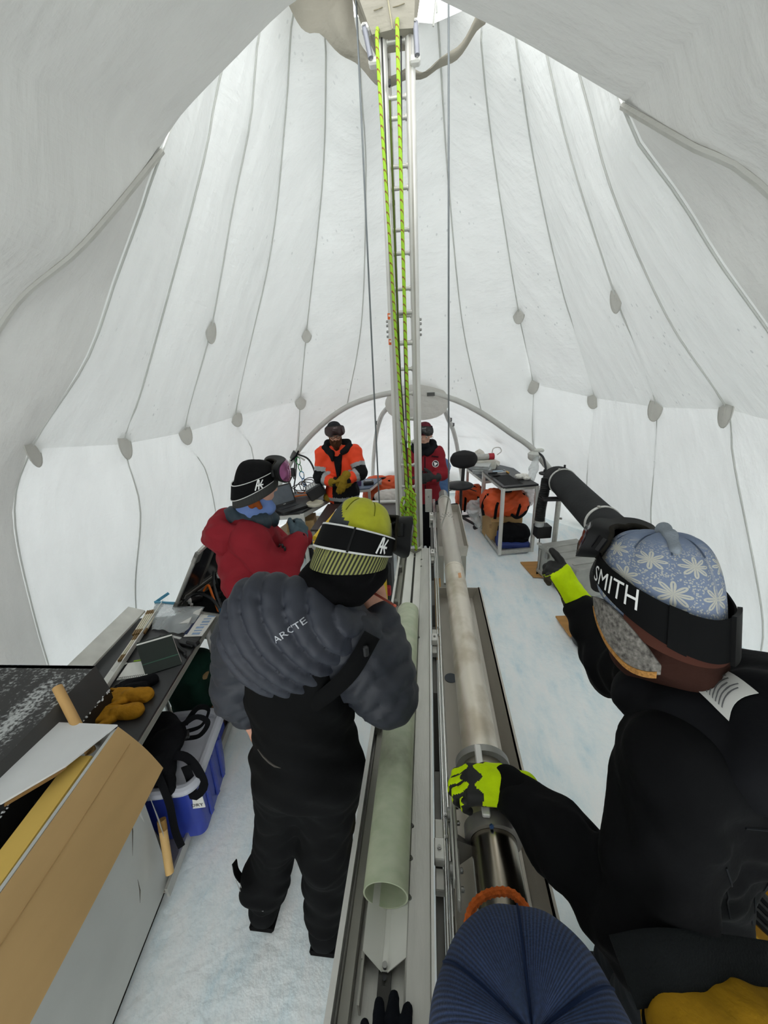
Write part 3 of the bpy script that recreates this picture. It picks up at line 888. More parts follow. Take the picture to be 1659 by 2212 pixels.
def build_ropes():
    r = MB()
    t = root('climbing_rope', 'lime green rope hanging down the mast and chained up at the bottom', 'rope', (-0.14, 2.62, 1.0))
    MB().sweep(catmull([(-0.235, 2.72, 3.90), (-0.243, 2.64, 3.80), (-0.215, 2.60, 3.0), (-0.180, 2.60, 2.0), (-0.158, 2.61, 1.5), (-0.15, 2.63, 1.2)], 80), 0.0095, 8).build('rope_strand', ROPE, t, smooth=True)
    MB().sweep(catmull([(-0.139, 2.72, 3.90), (-0.139, 2.64, 3.79), (-0.138, 2.60, 2.5), (-0.130, 2.60, 1.5), (-0.13, 2.63, 1.2)], 80), 0.0105, 8).build('rope_strand', ROPE, t, smooth=True)
    MB().sweep(catmull([(-0.19, 2.66, 3.6), (-0.185, 2.66, 2.5), (-0.170, 2.66, 1.5), (-0.16, 2.66, 1.2)], 60), 0.006, 8).build('rope_strand', M('dark_rope', '#4c5a24', 0.8), t, smooth=True)
    # chain sinnet: looped knots
    for j, (x0, zt, ph) in enumerate(((-0.175, 1.42, 0.0), (-0.128, 1.46, 1.6), (-0.15, 1.26, 3.1))):
        P = []
        n = 150
        for i in range(n):
            s = i / (n - 1)
            z = zt + (1.03 - zt) * s
            a = s * (zt - 1.03) / 0.105 * 2 * pi + ph
            P.append((x0 + 0.027 * sin(a), 2.615 + 0.016 * cos(2 * a) - 0.014 * (j % 2), z + 0.034 * sin(2 * a + 0.7)))
        MB().sweep(P, 0.0105, 7).build('rope_chain', ROPE, t, smooth=True)
    for i, (pts, lab) in enumerate(((((-0.225, 2.72, 3.89), (-0.215, 2.66, 3.0), (-0.165, 2.64, 1.9), (-0.14, 2.62, 1.2)), 'thin black cable running down beside the lime rope, outer one'),
                                    (((-0.125, 2.73, 3.89), (-0.15, 2.68, 2.6), (-0.155, 2.65, 1.25)), 'thin black cable running down the middle of the mast'))):
        o = MB().sweep(catmull(pts, 50), 0.0042, 6).build('mast_cable', BLACKP, smooth=True)
        tag(o, lab, 'cable')
    for pts, lab in ((((-0.352, 2.76, 4.3), (-0.354, 2.75, 4.027), (-0.378, 2.75, 1.625), (-0.382, 2.75, 0.9)), 'thin grey guy wire beside the mast, on the side of the orange jacket'),
                     (((0.118, 2.76, 4.3), (0.12, 2.75, 3.988), (0.139, 2.75, 1.68), (0.142, 2.75, 1.35)), 'thin grey guy wire beside the mast, on the side of the swivel chair')):
        o = MB().sweep(pts, 0.0055, 8).build('guy_wire', M('wire_grey', '#6d7274', 0.5, 0.5), smooth=True)
        tag(o, lab, 'wire')
    o = root('snap_hook', 'grey metal tensioner clipped at the end of the guy wire by the swivel chair', 'hook', (0.14, 2.75, 1.1))
    MB().bar((0.142, 2.75, 1.36), (0.12, 2.75, 1.22), 0.018, 0.01, bev=0.003).build('hook_body', ALUD, o)
    MB().sweep(catmull([(0.12, 2.75, 1.22), (0.10, 2.75, 1.16), (0.085, 2.75, 1.1)], 12), 0.006, 8).build('hook_pin', ALU, o, smooth=True)

def build_roof_drape():
    """cream canvas collar hanging round the mast opening"""
    outer = [(-1.05, 2.5, 4.55), (-0.86, 2.75, 4.36), (-0.76, 2.88, 4.19), (-0.66, 2.9, 4.065), (-0.57, 2.9, 4.03), (-0.415, 2.92, 3.92), (-0.275, 2.93, 3.82), (-0.182, 2.95, 3.80), (-0.09, 2.97, 3.845), (0.03, 3.0, 3.86), (0.175, 3.02, 3.93), (0.29, 3.0, 4.01), (0.345, 2.95, 4.05), (0.42, 2.8, 4.3)]
    inner = [(-0.62, 2.35, 4.6), (-0.48, 2.62, 4.45), (-0.40, 2.84, 4.24), (-0.385, 2.86, 4.13), (-0.38, 2.86, 4.05), (-0.345, 2.88, 3.95), (-0.284, 2.90, 3.885), (-0.19, 2.92, 3.845), (-0.09, 2.94, 3.865), (0.03, 2.98, 3.878), (0.16, 3.0, 3.96), (0.27, 2.98, 4.05), (0.32, 2.93, 4.12), (0.40, 2.78, 4.35)]
    O, I = catmull(outer, 70), catmull(inner, 70)
    def fn(u, v):
        i = min(int(round(u * 69)), 69)
        p = O[i] * (1 - v) + I[i] * v
        p = p + np.array([0, -0.03 * sin(pi * v) + 0.03 * sin(u * 40 + v * 3) * sin(pi * v) * (1 - u), 0.012 * sin(u * 55)])
        return p
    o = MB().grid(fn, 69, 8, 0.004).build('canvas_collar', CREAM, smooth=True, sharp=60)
    tag(o, 'cream canvas collar sagging round the roof opening beside the mast', 'canvas')

def build_trays():
    # core tray
    t = root('core_tray', 'long aluminium core tray with a V-shaped trough holding the green tube', 'tray', (-0.11, 1.5, 0))
    y0, y1 = 0.15, 2.64
    ym, L = (y0 + y1) / 2, y1 - y0
    MB().box((-0.113, ym, 0.918), (0.226, L, 0.006)).build('tray_floor', ALU, t)
    MB().profile([(-0.004, -0.045), (0.004, -0.045), (0.004, 0.035), (-0.010, 0.035), (-0.010, 0.031), (-0.004, 0.031)], (-0.222, y0, 0.965), (-0.222, y1, 0.965)).build('side_wall', ALUB, t)
    MB().box((-0.195, ym, 0.935), (0.03, L, 0.028), None, 0.004).build('inner_rail', ALUD, t)
    MB().box((-0.0015, ym, 0.96), (0.007, L, 0.085)).build('side_wall', ALUB, t)
    MB().box((-0.034, ym, 0.955), (0.058, L, 0.07), None, 0.003).build('side_beam', ALU, t)
    MB().box((-0.113, y1 + 0.003, 0.945), (0.226, 0.006, 0.075)).build('end_plate', ALUD, t)
    MB().bar((-0.166, 0.47, 0.968), (-0.166, 2.73, 0.968), 0.004, 0.003).build('trough_lip', ALUD, t)
    for s in (-1, 1):
        xa = -0.1135 + s * 0.007; xb = -0.1135 + s * 0.0525
        poly = [(xa, 0.462, 0.941), (xb, 0.482, 0.969), (xb, 2.73, 0.969), (xa, 2.71, 0.941)]
        MB().prism(poly, (0, 0, 0.004)).build('trough_plate', WHITEPL, t)
        MB().box((-0.1135 + s * 0.050, ym + 0.1, 0.945), (0.005, L - 0.3, 0.045)).build('trough_web', ALUD, t)
    MB().box((-0.113, 0.664, 0.9415), (0.018, 0.4, 0.004)).build('trough_bridge', WHITEPL, t)
    MB().box((-0.113, ym, 0.930), (0.03, L - 0.1, 0.012)).build('slot_channel', M('slot_dark', '#3c3b38', 0.5, 0.5), t)
    MB().cyl((-0.113, 0.47, 0.947), (-0.113, 0.47, 0.957), 0.006, seg=10).build('trough_pin', BOLT, t)
    MB().cyl((-0.113, 0.453, 0.943), (-0.113, 0.453, 0.9465), 0.005, seg=10).build('drain_hole', BLACKP, t)
    # brackets on the far side wall
    for y, h in ((2.35, 0.075), (1.95, 0.05), (1.1, 0.05)):
        MB().box((-0.205, y, 0.955), (0.028, 0.035, h), None, 0.004).build('bracket', M('bracket_grey', '#7b7a74', 0.5, 0.4), t)
    for y in (0.745, 0.665, 0.58, 1.6, 2.35, 2.45):
        bolt((-0.058, y, 0.985), (-0.4, 0, 1), t, 0.006, 0.009)
    for y in (0.55, 1.5, 2.5):
        for x in (-0.19, -0.03):
            MB().box((x, y, 0.455), (0.045, 0.045, 0.92), None, 0.004).build('leg', ALUD, t)
        MB().box((-0.11, y, 0.5), (0.13, 0.03, 0.03)).build('cross_brace', ALUD, t)
    for y in (0.95, 1.25):
        MB().box((-0.235, y, 0.60), (0.05, 0.055, 0.16), 0.5, 0.006).build('stop_block', M('safety_yellow', '#d8b41e', 0.5, var=0.08), t)
    # the fibreglass tube in the trough
    g = root('fibreglass_tube', 'pale green fibreglass core tube lying in the trough', 'tube', (-0.12, 1.18, 0.95))
    MB().pipe((-0.1195, 0.572, 1.006), (-0.1225, 1.80, 1.006), 0.0575, 0.0535, seg=48).build('tube_wall', fibreglass(), g, smooth=True, sharp=50)

def fibreglass():
    m = bpy.data.materials.new('fibreglass_green'); m.use_nodes = True
    nt = m.node_tree; p = nt.nodes['Principled BSDF']
    tc = nt.nodes.new('ShaderNodeTexCoord')
    mp = nt.nodes.new('ShaderNodeMapping'); mp.inputs['Rotation'].default_value = (0.2, 0.3, 0.5); mp.inputs['Scale'].default_value = (6, 12, 6)
    _link(nt, tc.outputs['Object'], mp.inputs[0])
    n = nt.nodes.new('ShaderNodeTexNoise'); n.inputs['Scale'].default_value = 2.4; n.inputs['Detail'].default_value = 8
    _link(nt, mp.outputs[0], n.inputs[0])
    r = nt.nodes.new('ShaderNodeValToRGB')
    r.color_ramp.elements[0].position = 0.3; r.color_ramp.elements[0].color = srgb('#a6b094')
    r.color_ramp.elements[1].position = 0.7; r.color_ramp.elements[1].color = srgb('#bac1a8')
    _link(nt, n.outputs[0], r.inputs[0])
    # handled, grimy band where it is gripped
    sp = nt.nodes.new('ShaderNodeSeparateXYZ'); _link(nt, tc.outputs['Object'], sp.inputs[0])
    a = nt.nodes.new('ShaderNodeMath'); a.operation = 'ADD'; a.inputs[1].default_value = 0.26
    _link(nt, sp.outputs['Y'], a.inputs[0])
    ab = nt.nodes.new('ShaderNodeMath'); ab.operation = 'ABSOLUTE'; _link(nt, a.outputs[0], ab.inputs[0])
    mr = nt.nodes.new('ShaderNodeMapRange'); mr.inputs[1].default_value = 0.02; mr.inputs[2].default_value = 0.13; mr.inputs[3].default_value = 0.8; mr.inputs[4].default_value = 0.0
    _link(nt, ab.outputs[0], mr.inputs[0])
    n2 = nt.nodes.new('ShaderNodeTexNoise'); n2.inputs['Scale'].default_value = 26; n2.inputs['Detail'].default_value = 6
    _link(nt, tc.outputs['Object'], n2.inputs[0])
    mu = nt.nodes.new('ShaderNodeMath'); mu.operation = 'MULTIPLY'; _link(nt, mr.outputs[0], mu.inputs[0]); _link(nt, n2.outputs[0], mu.inputs[1])
    mx = nt.nodes.new('ShaderNodeMix'); mx.data_type = 'RGBA'; mx.inputs['B'].default_value = srgb('#5d604f')
    _link(nt, mu.outputs[0], mx.inputs['Factor']); _link(nt, r.outputs[0], mx.inputs['A'])
    _link(nt, mx.outputs['Result'], p.inputs['Base Color'])
    p.inputs['Roughness'].default_value = 0.42
    p.inputs['Subsurface Weight'].default_value = 0.12
    p.inputs['Subsurface Radius'].default_value = (0.02, 0.03, 0.015)
    p.inputs['Subsurface Scale'].default_value = 0.3
    return m

def barrel_metal():
    m = bpy.data.materials.new('drill_barrel_steel'); m.use_nodes = True
    nt = m.node_tree; p = nt.nodes['Principled BSDF']
    tc = nt.nodes.new('ShaderNodeTexCoord')
    n = nt.nodes.new('ShaderNodeTexNoise'); n.inputs['Scale'].default_value = 9; n.inputs['Detail'].default_value = 8
    _link(nt, tc.outputs['Object'], n.inputs[0])
    r = nt.nodes.new('ShaderNodeValToRGB')
    r.color_ramp.elements[0].position = 0.32; r.color_ramp.elements[0].color = srgb('#bdb29f')
    r.color_ramp.elements[1].position = 0.55; r.color_ramp.elements[1].color = srgb('#d6cec0')
    _link(nt, n.outputs[0], r.inputs[0]); _link(nt, r.outputs[0], p.inputs['Base Color'])
    p.inputs['Metallic'].default_value = 0.6
    mr = nt.nodes.new('ShaderNodeMapRange'); mr.inputs[1].default_value = 0.3; mr.inputs[2].default_value = 0.7; mr.inputs[3].default_value = 0.42; mr.inputs[4].default_value = 0.3
    _link(nt, n.outputs[0], mr.inputs[0]); _link(nt, mr.outputs[0], p.inputs['Roughness'])
    return m

def build_barrel():
    bm_ = barrel_metal()
    dark = M('polished_barrel', '#8f887c', 0.22, 1.0, var=0.06, vscale=14)
    t = root('drill_barrel', 'long stainless steel drill barrel lying beside the core tray', 'drill barrel', (0.165, 2.0, 0.9))
    ax = lambda y: (0.170 - 0.0075 * (y - 0.6), y, 1.0)
    MB().cyl(ax(0.30), ax(0.735), 0.0625, seg=48).build('polished_section', dark, t, smooth=True, sharp=50)
    MB().cyl(ax(0.735), ax(2.27), 0.0625, seg=48).build('outer_tube', bm_, t, smooth=True, sharp=50)
    MB().cyl(ax(2.27), ax(3.72), 0.0600, seg=48).build('upper_tube', STEEL, t, smooth=True, sharp=50)
    MB().cyl(ax(2.262), ax(2.285), 0.0635, seg=48).build('joint_ring', bm_, t, smooth=True, sharp=50)
    MB().cyl(ax(3.72), ax(3.95), 0.050, 0.046, seg=32).build('clear_sleeve', M('clear_plastic', '#b9bbb7', 0.15, 0.0, trans=0.6, alpha=0.75), t, smooth=True, sharp=50)
    MB().cyl(ax(3.95), ax(4.05), 0.044, 0.02, seg=24).build('end_cap', M('cap_grey', '#77787a', 0.4, 0.6), t, smooth=True, sharp=50)
    MB().pipe(ax(3.66), ax(3.70), 0.0635, 0.055).build('joint_ring', ALUD, t, smooth=True, sharp=50)
    # ring of drain holes
    for row, y in enumerate((3.13, 3.17, 3.21)):
        c = Vector(ax(y))
        for k in range(14):
            a = 2 * pi * (k + 0.5 * (row % 2)) / 14
            d = Vector((cos(a), 0, sin(a)))
            if d.z < -0.3: continue
            MB().lathe(c + d * 0.0598, [(0.0001, 0.0008), (0.006, 0.0006), (0.0065, 0)], 8, d, caps=False).build('drain_hole', M('hole_dark', '#2c2a27', 0.7), t)
    # small torn tape label on the tube
    def tp(x, y):
        a = radians(70) - x / 0.061
        c = Vector(ax(2.10 + y))
        return c + Vector((cos(a), 0, sin(a))) * 0.0632
    MB().grid(lambda u, v: tp(0.02 * (u - .5), 0.06 * (v - .5) + 0.02 * u), 6, 4, 0.0005).build('tape_scrap', M('tape_tan', '#cf9a6b', 0.6), t)
    # grip: two collars joined by a flat bar
    g = MB().pipe(ax(0.925), ax(0.948), 0.088, 0.068, seg=40)
    col = g.build('collar', M('collar_grey', '#8d8c88', 0.45, 0.5), t, smooth=True, sharp=40)
    g = MB().pipe(ax(0.715), ax(0.752), 0.078, 0.0635, seg=40)
    col2 = g.build('collar', M('collar_grey2', '#8a8782', 0.4, 0.6), t, smooth=True, sharp=40)
    MB().box((0.148, 0.834, 1.088), (0.022, 0.215, 0.014), None, 0.003).build('grip_bar', ALUB, t)
    bolt((0.16, 0.715, 1.072), (0, -1, 0.3), t, 0.006, 0.006, M('blue_bolt', '#3c5a86', 0.4, 0.5))
    # tray under the barrel
    s = root('catch_tray', 'wide stainless catch tray under the drill barrel', 'tray', (0.18, 1.3, 0))
    y0, y1 = 0.30, 2.30
    MB().box((0.172, (y0 + y1) / 2, 0.775), (0.225, y1 - y0, 0.006)).build('tray_floor', STEEL, s)
    MB().prism([(0.284, y0, 0.772), (0.292, y0, 0.772), (0.326, y0, 0.862), (0.318, y0, 0.862)], (0, y1 - y0, 0)).build('side_wall', STEEL, s)
    MB().prism([(0.318, y0, 0.862), (0.334, y0, 0.862), (0.334, y0, 0.858), (0.318, y0, 0.858)], (0, y1 - y0, 0)).build('rolled_lip', STEEL, s)
    MB().box((0.06, (y0 + y1) / 2, 0.80), (0.005, y1 - y0, 0.055)).build('side_wall', STEEL, s)
    MB().box((0.19, y1, 0.815), (0.265, 0.006, 0.085)).build('end_wall', STEEL, s)
    MB().box((0.215, 1.10, 0.80), (0.21, 0.005, 0.02)).build('weld_strip', ALUD, s)
    MB().cyl((0.10, 1.56, 0.778), (0.10, 1.56, 0.7805), 0.032, seg=24).build('drain_hole', M('drain_dark', '#565c63', 0.5, 0.4), s)
    for y in (0.6, 2.1):
        for x in (0.10, 0.27):
            MB().box((x, y, 0.386), (0.035, 0.035, 0.772)).build('leg', ALUD, s)
    # second, shorter tray at the far end of the barrel
    f = root('end_tray', 'short stainless tray at the far end of the drill barrel', 'tray', (0.2, 3.5, 0))
    MB().box((0.19, 3.5, 0.765), (0.235, 1.06, 0.006)).build('tray_floor', STEEL, f)
    MB().box((0.192, 2.97, 0.805), (0.235, 0.006, 0.09)).build('end_wall', STEEL, f)
    MB().box((0.192, 4.03, 0.805), (0.235, 0.006, 0.09)).build('end_wall', STEEL, f)
    MB().prism([(0.300, 2.97, 0.762), (0.307, 2.97, 0.762), (0.322, 2.97, 0.855), (0.315, 2.97, 0.855)], (0, 1.06, 0)).build('side_wall', STEEL, f)
    MB().box((0.075, 3.5, 0.805), (0.005, 1.06, 0.09)).build('side_wall', STEEL, f)
    for y in (3.05, 3.95):
        for x in (0.10, 0.29):
            MB().box((x, y, 0.381), (0.04, 0.04, 0.762)).build('leg', ALUD, f)
    MB().box((0.19, 3.05, 0.42), (0.15, 0.03, 0.04)).build('cross_brace', ALUD, f)
    w = MB().box((0.055, 2.62, 0.36), (0.05, 0.09, 0.72), None, 0.003).build('wooden_post', M('pine_wood', '#b98d52', 0.7, var=0.15, vscale=3, stretch=(8, 8, 1)))
    tag(w, 'short wooden post propping the rail by the end of the core tray', 'post')

def build_rail():
    t = root('guide_rail', 'twin steel guide rods with clamp blocks between tray and barrel', 'rail', (0.04, 2.0, 0.9))
    MB().box((0.018, 1.9, 0.895), (0.022, 3.4, 0.03), None, 0.002).build('base_bar', M('bar_dark', '#6e6d69', 0.5, 0.6), t)
    for x, r in ((0.0345, 0.0055), (0.0475, 0.0065)):
        MB().cyl((x, 0.25, 0.955), (x + 0.004, 3.9, 0.955), r, seg=14).build('rod', CHROME, t, smooth=True, sharp=50)
    MB().box((0.055, 2.05, 0.935), (0.004, 3.5, 0.03)).build('rail_plate', ALUD, t)
    for y in (0.70, 1.62, 2.60, 3.4):
        MB().box((0.019, y, 0.965), (0.030, 0.055, 0.035), None, 0.003).build('clamp_block', ALUB, t)
        MB().box((0.019, y + 0.06, 0.945), (0.026, 0.06, 0.03), None, 0.003).build('clamp_block', ALU, t)
        MB().box((0.019, y - 0.055, 0.935), (0.026, 0.05, 0.03), None, 0.003).build('clamp_block', ALU, t)
        bolt((0.019, y, 0.9825), (0, 0, 1), t, 0.006, 0.006)
        for dy in (0.04, 0.10):
            bolt((0.040, y + dy, 0.962), (0, 0, 1), t, 0.0045, 0.005)
    # cable slots seen in the gap
    for y, l in ((1.15, 0.35), (1.9, 0.2), (2.4, 0.2)):
        MB().box((0.018, y, 0.9115), (0.016, l, 0.004)).build('slot', M('slot_dark2', '#26241f', 0.7), t)
    c = root('carriage', 'bolted roller carriage plate joining the guide rail to the drill barrel', 'carriage', (0.07, 0.7, 0.9))
    MB().box((0.066, 0.70, 0.985), (0.010, 0.25, 0.055), None, 0.004).build('side_plate', ALU, c)
    MB().box((0.056, 0.72, 0.985), (0.005, 0.20, 0.045), None, 0.002).build('inner_plate', ALUB, c)
    for y in (0.605, 0.645, 0.70, 0.76, 0.805):
        bolt((0.071, y, 0.995), (1, 0, 0.2), c, 0.0065, 0.008)
    for y in (0.655, 0.795):
        MB().cyl((0.046, y, 0.975), (0.058, y, 0.975), 0.018, seg=20).build('roller', BOLT, c, smooth=True, sharp=40)
    MB().cyl((0.071, 0.70, 0.985), (0.118, 0.70, 0.99), 0.038, 0.010, seg=4).build('bracket_cone', M('bracket_dark', '#5e5c58', 0.4, 0.7), c)
    # upright gauge plates at the far end
    for i, (x, y, h, lab) in enumerate(((-0.01, 4.0, 0.26, 'upright aluminium plate at the far end of the rail, beside the mast foot'), (0.035, 3.55, 0.16, 'short upright aluminium plate on the rail beside the drill barrel'))):
        u = root('rail_stop', lab, 'bracket', (x, y, 0.75))
        MB().box((x, y, 0.78 + h / 2), (0.075, 0.012, h), None, 0.003).build('upright_plate', ALU, u)
        MB().box((x, y + 0.03, 0.785), (0.075, 0.07, 0.012), None, 0.003).build('foot_plate', ALU, u)
        bolt((x, y - 0.006, 0.80 + h * 0.6), (0, -1, 0), u, 0.008)
build_mast(); build_ropes(); build_roof_drape(); build_trays(); build_barrel(); build_rail()
# ------------------------------------------------------------------ work table side
BLACKTOP = M('black_tabletop', '#1d1e20', 0.38, var=0.12, vscale=30, bump=0.05, bscale=300)
PAPER = M('paper_white', '#e4e4df', 0.7, var=0.03)
KRAFT = M('kraft_cardboard', '#b59668', 0.75, var=0.10, vscale=5, bump=0.08, bscale=40, stretch=(1, 0.3, 1))
BLACKC = M('black_cloth', '#101114', 0.85, var=0.2, vscale=12, bump=0.15, bscale=120)

TD = Vector((-0.164, 0.9865, 0)); TN = Vector((-0.9865, -0.164, 0)); TO = Vector((-1.245, 0.88, 0))
def TP(s, t, z):
    return TO + TD * s + TN * t + Vector((0, 0, z))
TANG = atan2(-TD.x, TD.y)

def build_work_table():
    t = root('work_table', 'long black-topped work table with aluminium frame along the tent wall', 'table', TP(0.6, 0.22, 0), TANG)
    MB().box(TP(0.60, 0.285, 0.772), (0.57, 1.20, 0.018), TANG, 0.003).build('tabletop', BLACKTOP, t)
    MB().box(TP(0.575, 0.004, 0.758), (0.016, 1.15, 0.030), TANG, 0.002).build('edge_strip', ALUD, t)
    for tt in (0.02, 0.42):
        MB().bar(TP(0.0, tt, 0.745), TP(1.15, tt, 0.745), 0.03, 0.03).build('apron_rail', ALU, t)
    for s, tt in ((0.12, 0.02), (1.08, 0.02), (0.12, 0.42), (1.08, 0.42)):
        MB().cyl(TP(s, tt, 0.0), TP(s, tt, 0.745), 0.017, seg=14).build('leg', ALUB, t, smooth=True, sharp=50)
    # sled-like base pan under the table
    MB().box(TP(0.62, 0.2, 0.015), (0.46, 1.1, 0.006), TANG).build('base_pan', STEEL, t)
    for tt in (-0.03, 0.43):
        MB().box(TP(0.62, tt, 0.03), (0.012, 1.12, 0.06), TANG).build('base_rail', ALU, t)
    # white rear frame strip
    MB().prism([TP(0.45, 0.50, 0.80), TP(0.45, 0.60, 0.84), TP(1.24, 0.58, 0.84), TP(1.24, 0.48, 0.80)], (0, 0, 0.012)).build('rear_strip', M('white_strip', '#cfcfc8', 0.5, 0.2), t)
    # angle bar
    a = MB().prism([Vector(p) for p in ((-1.93, 2.15, 0.782), (-1.875, 2.14, 0.782), (-1.54, 0.98, 0.782), (-1.60, 0.96, 0.782))], (0, 0, 0.005))
    a.prism([Vector(p) for p in ((-1.876, 2.14, 0.787), (-1.870, 2.14, 0.787), (-1.535, 0.98, 0.787), (-1.541, 0.98, 0.787))], (0, 0, 0.03))
    o = a.build('angle_bar', M('angle_white', '#d3d3cc', 0.45, 0.3, var=0.05)); tag(o, 'long white aluminium angle bar lying along the back of the black table', 'bar')

def folding_ruler(p0, p1, n, label, w):
    p0, p1 = Vector(p0), Vector(p1)
    t = root('folding_ruler', label, 'ruler', p0)
    d = (p1 - p0).normalized(); sd = Vector((d.y, -d.x, 0))
    wood = M('ruler_white', '#d8d2bd', 0.6, var=0.1, vscale=60); brass = M('ruler_end', '#7d6238', 0.45, 0.4)
    L = (p1 - p0).length
    for i in range(n):
        o = sd * (i - (n - 1) / 2) * w
        MB().bar(p0 + o, p1 + o, w * 0.72, 0.015, bev=0.002).build('slat', wood, t)
        for e in (p0, p1):
            dd = d if e is p0 else -d
            MB().bar(e + o - dd * 0.004 + Vector((0, 0, 0.0009)), e + o + dd * 0.045 + Vector((0, 0, 0.0009)), w * 0.8, 0.0155, bev=0.002).build('hinge', brass, t)

def build_table_items():
    folding_ruler((-1.882, 2.045, 0.797), (-1.80, 1.80, 0.797), 6, 'thick bundle of folding rulers at the far end of the angle bar', 0.013)
    folding_ruler((-1.797, 1.78, 0.797), (-1.735, 1.57, 0.797), 3, 'slim folding ruler nearer the gloves on the angle bar', 0.011)
    # clear zip bag of note cards
    t = root('zip_bag', 'clear plastic zip bag holding white cards, with blue zip strip', 'bag', (-1.70, 2.0, 0.782))
    film = M('clear_film', '#c3c9cc', 0.12, trans=0.0, alpha=0.42, var=0.05, bump=0.6, bscale=16, dist=0.02)
    c = [Vector((-1.93, 2.13, 0.80)), Vector((-1.53, 2.09, 0.80)), Vector((-1.51, 1.82, 0.792)), Vector((-1.76, 1.86, 0.792))]
    def fn(u, v):
        p = (c[0] * (1 - u) + c[1] * u) * (1 - v) + (c[3] * (1 - u) + c[2] * u) * v
        p.z += 0.035 * sin(pi * u) * sin(pi * v) + 0.006 * sin(9 * u + 5 * v) + 0.004 * sin(21 * u * v)
        return p
    MB().grid(fn, 22, 16, 0.001).build('film', film, t, smooth=True)
    MB().bar((-1.925, 2.13, 0.805), (-1.86, 2.20, 0.84), 0.006, 0.02).build('zip_strip', M('zip_blue', '#5aa0bf', 0.4), t)
    MB().bar((-1.93, 2.13, 0.805), (-1.72, 2.115, 0.812), 0.006, 0.02).build('zip_strip', M('zip_blue', '#5aa0bf', 0.4), t)
    for i, (x, y, r, lab) in enumerate(((-1.585, 2.03, 0.12, 'white note card pack inside the zip bag, farther one'), (-1.60, 1.93, 0.18, 'white note card pack inside the zip bag, nearer one'))):
        q = root('card_pack', lab, 'card pack', (x, y, 0.785))
        for k in range(3):
            MB().box((x + 0.003 * k, y + 0.002 * k, 0.790 + 0.007 * k), (0.10, 0.065, 0.006), r + 0.05 * k).build('card', PAPER, q)
        MB().box((x - 0.01, y, 0.8085), (0.03, 0.006, 0.0008), r).build('printed_line', M('ink_grey', '#8d8f90', 0.7), q)
    s = root('laminated_sheet', 'laminated white sheet with pale blue print at the table corner', 'sheet', (-1.46, 1.93, 0.782))
    MB().box((-1.462, 1.925, 0.784), (0.115, 0.235, 0.003), TANG * 0.6).build('sheet', PAPER, s)
    for k in range(7):
        MB().box((-1.462 + 0.018 - 0.005 * (k % 3), 1.835 + 0.03 * k, 0.7860), (0.05, 0.012 if k % 2 else 0.02, 0.0006), TANG * 0.6).build('printed_block', M('print_blue', '#93abc9', 0.6), s)
    n = MB().box((-1.525, 1.94, 0.784), (0.02, 0.235, 0.004), TANG * 0.6 + 0.05).build('blue_folder', M('navy_folder', '#2c3a5c', 0.5)); tag(n, 'narrow navy blue folder edge between the cards and laminated sheet', 'folder')
    # bar clamp
    k = root('bar_clamp', 'black plastic bar clamp lying on the table behind the green book', 'clamp', (-1.5, 1.72, 0.782))
    MB().bar((-1.60, 1.765, 0.795), (-1.39, 1.715, 0.795), 0.022, 0.014, bev=0.003).build('bar', M('clamp_bar', '#3a3b3d', 0.4, 0.5), k)
    MB().bar((-1.44, 1.745, 0.80), (-1.36, 1.725, 0.80), 0.04, 0.03, bev=0.008).build('jaw', BLACKP, k)
    MB().sweep([(-1.52, 1.745, 0.80), (-1.46, 1.69, 0.80), (-1.40, 1.655, 0.797), (-1.385, 1.63, 0.795)], [0.013, 0.011, 0.009, 0.007], 8).build('trigger', BLACKP, k, smooth=True)
    MB().bar((-1.565, 1.775, 0.808), (-1.49, 1.757, 0.808), 0.016, 0.004).build('label_strip', M('strip_silver', '#b9bab6', 0.4, 0.4), k)
    x = root('battery_box', 'small black battery box on the table beside the silver cylinder', 'box', (-1.64, 1.72, 0.782))
    MB().box((-1.64, 1.715, 0.805), (0.085, 0.085, 0.045), 0.3, 0.008).build('case', BLACKP, x)
    MB().box((-1.64, 1.715, 0.8285), (0.06, 0.06, 0.003), 0.3, 0.001).build('lid', M('black_gloss', '#1f2022', 0.3), x)
    o = MB().lathe((-1.585, 1.69, 0.798), [(0.010, 0), (0.016, 0.004), (0.016, 0.065), (0.012, 0.072)], 18, (1, 0.15, 0)).build('silver_canister', M('canister_grey', '#8f9294', 0.35, 0.4), smooth=True, sharp=40)
    tag(o, 'small silver cylinder lying behind the green book', 'canister')
    # book on edge
    b = root('green_book', 'dark green hardback field book standing open on the black table', 'book', (-1.45, 1.53, 0.782))
    A, B = Vector((-1.524, 1.485, 0.785)), Vector((-1.375, 1.580, 0.785))
    nn = Vector((B - A).cross(Vector((0, 0, 1)))).normalized()
    up = Vector((-0.10, 0.10, 0.105))
    green = M('book_green', '#081a13', 0.5, var=0.15)
    MB().prism([A, B, B + up, A + up], nn * 0.004).build('cover', green, b)
    MB().prism([A + Vector((-.004, .004, .001)), B + Vector((-.004, .004, .001)), B + up * 0.98 + Vector((-.004, .004, 0)), A + up * 0.98 + Vector((-.004, .004, 0))], -nn * 0.016).build('page_block', PAPER, b)
    MB().prism([A - nn * 0.021 + Vector((-.004, .004, 0)), B - nn * 0.021 + Vector((-.004, .004, 0)), B + up - nn * 0.021 + Vector((-.004, .004, 0)), A + up - nn * 0.021 + Vector((-.004, .004, 0))], -nn * 0.004).build('cover', green, b)
    MB().prism([A + up * 0.33 + nn * 0.0042, B + up * 0.33 + nn * 0.0042, B + up * 0.36 + nn * 0.0042, A + up * 0.36 + nn * 0.0042], nn * 0.0005).build('elastic_band', M('band_green', '#2f5a48', 0.6), b)
    # spiral notebook
    q = root('spiral_notebook', 'open white spiral notebook beside the black gloves', 'notebook', (-1.57, 1.49, 0.782))
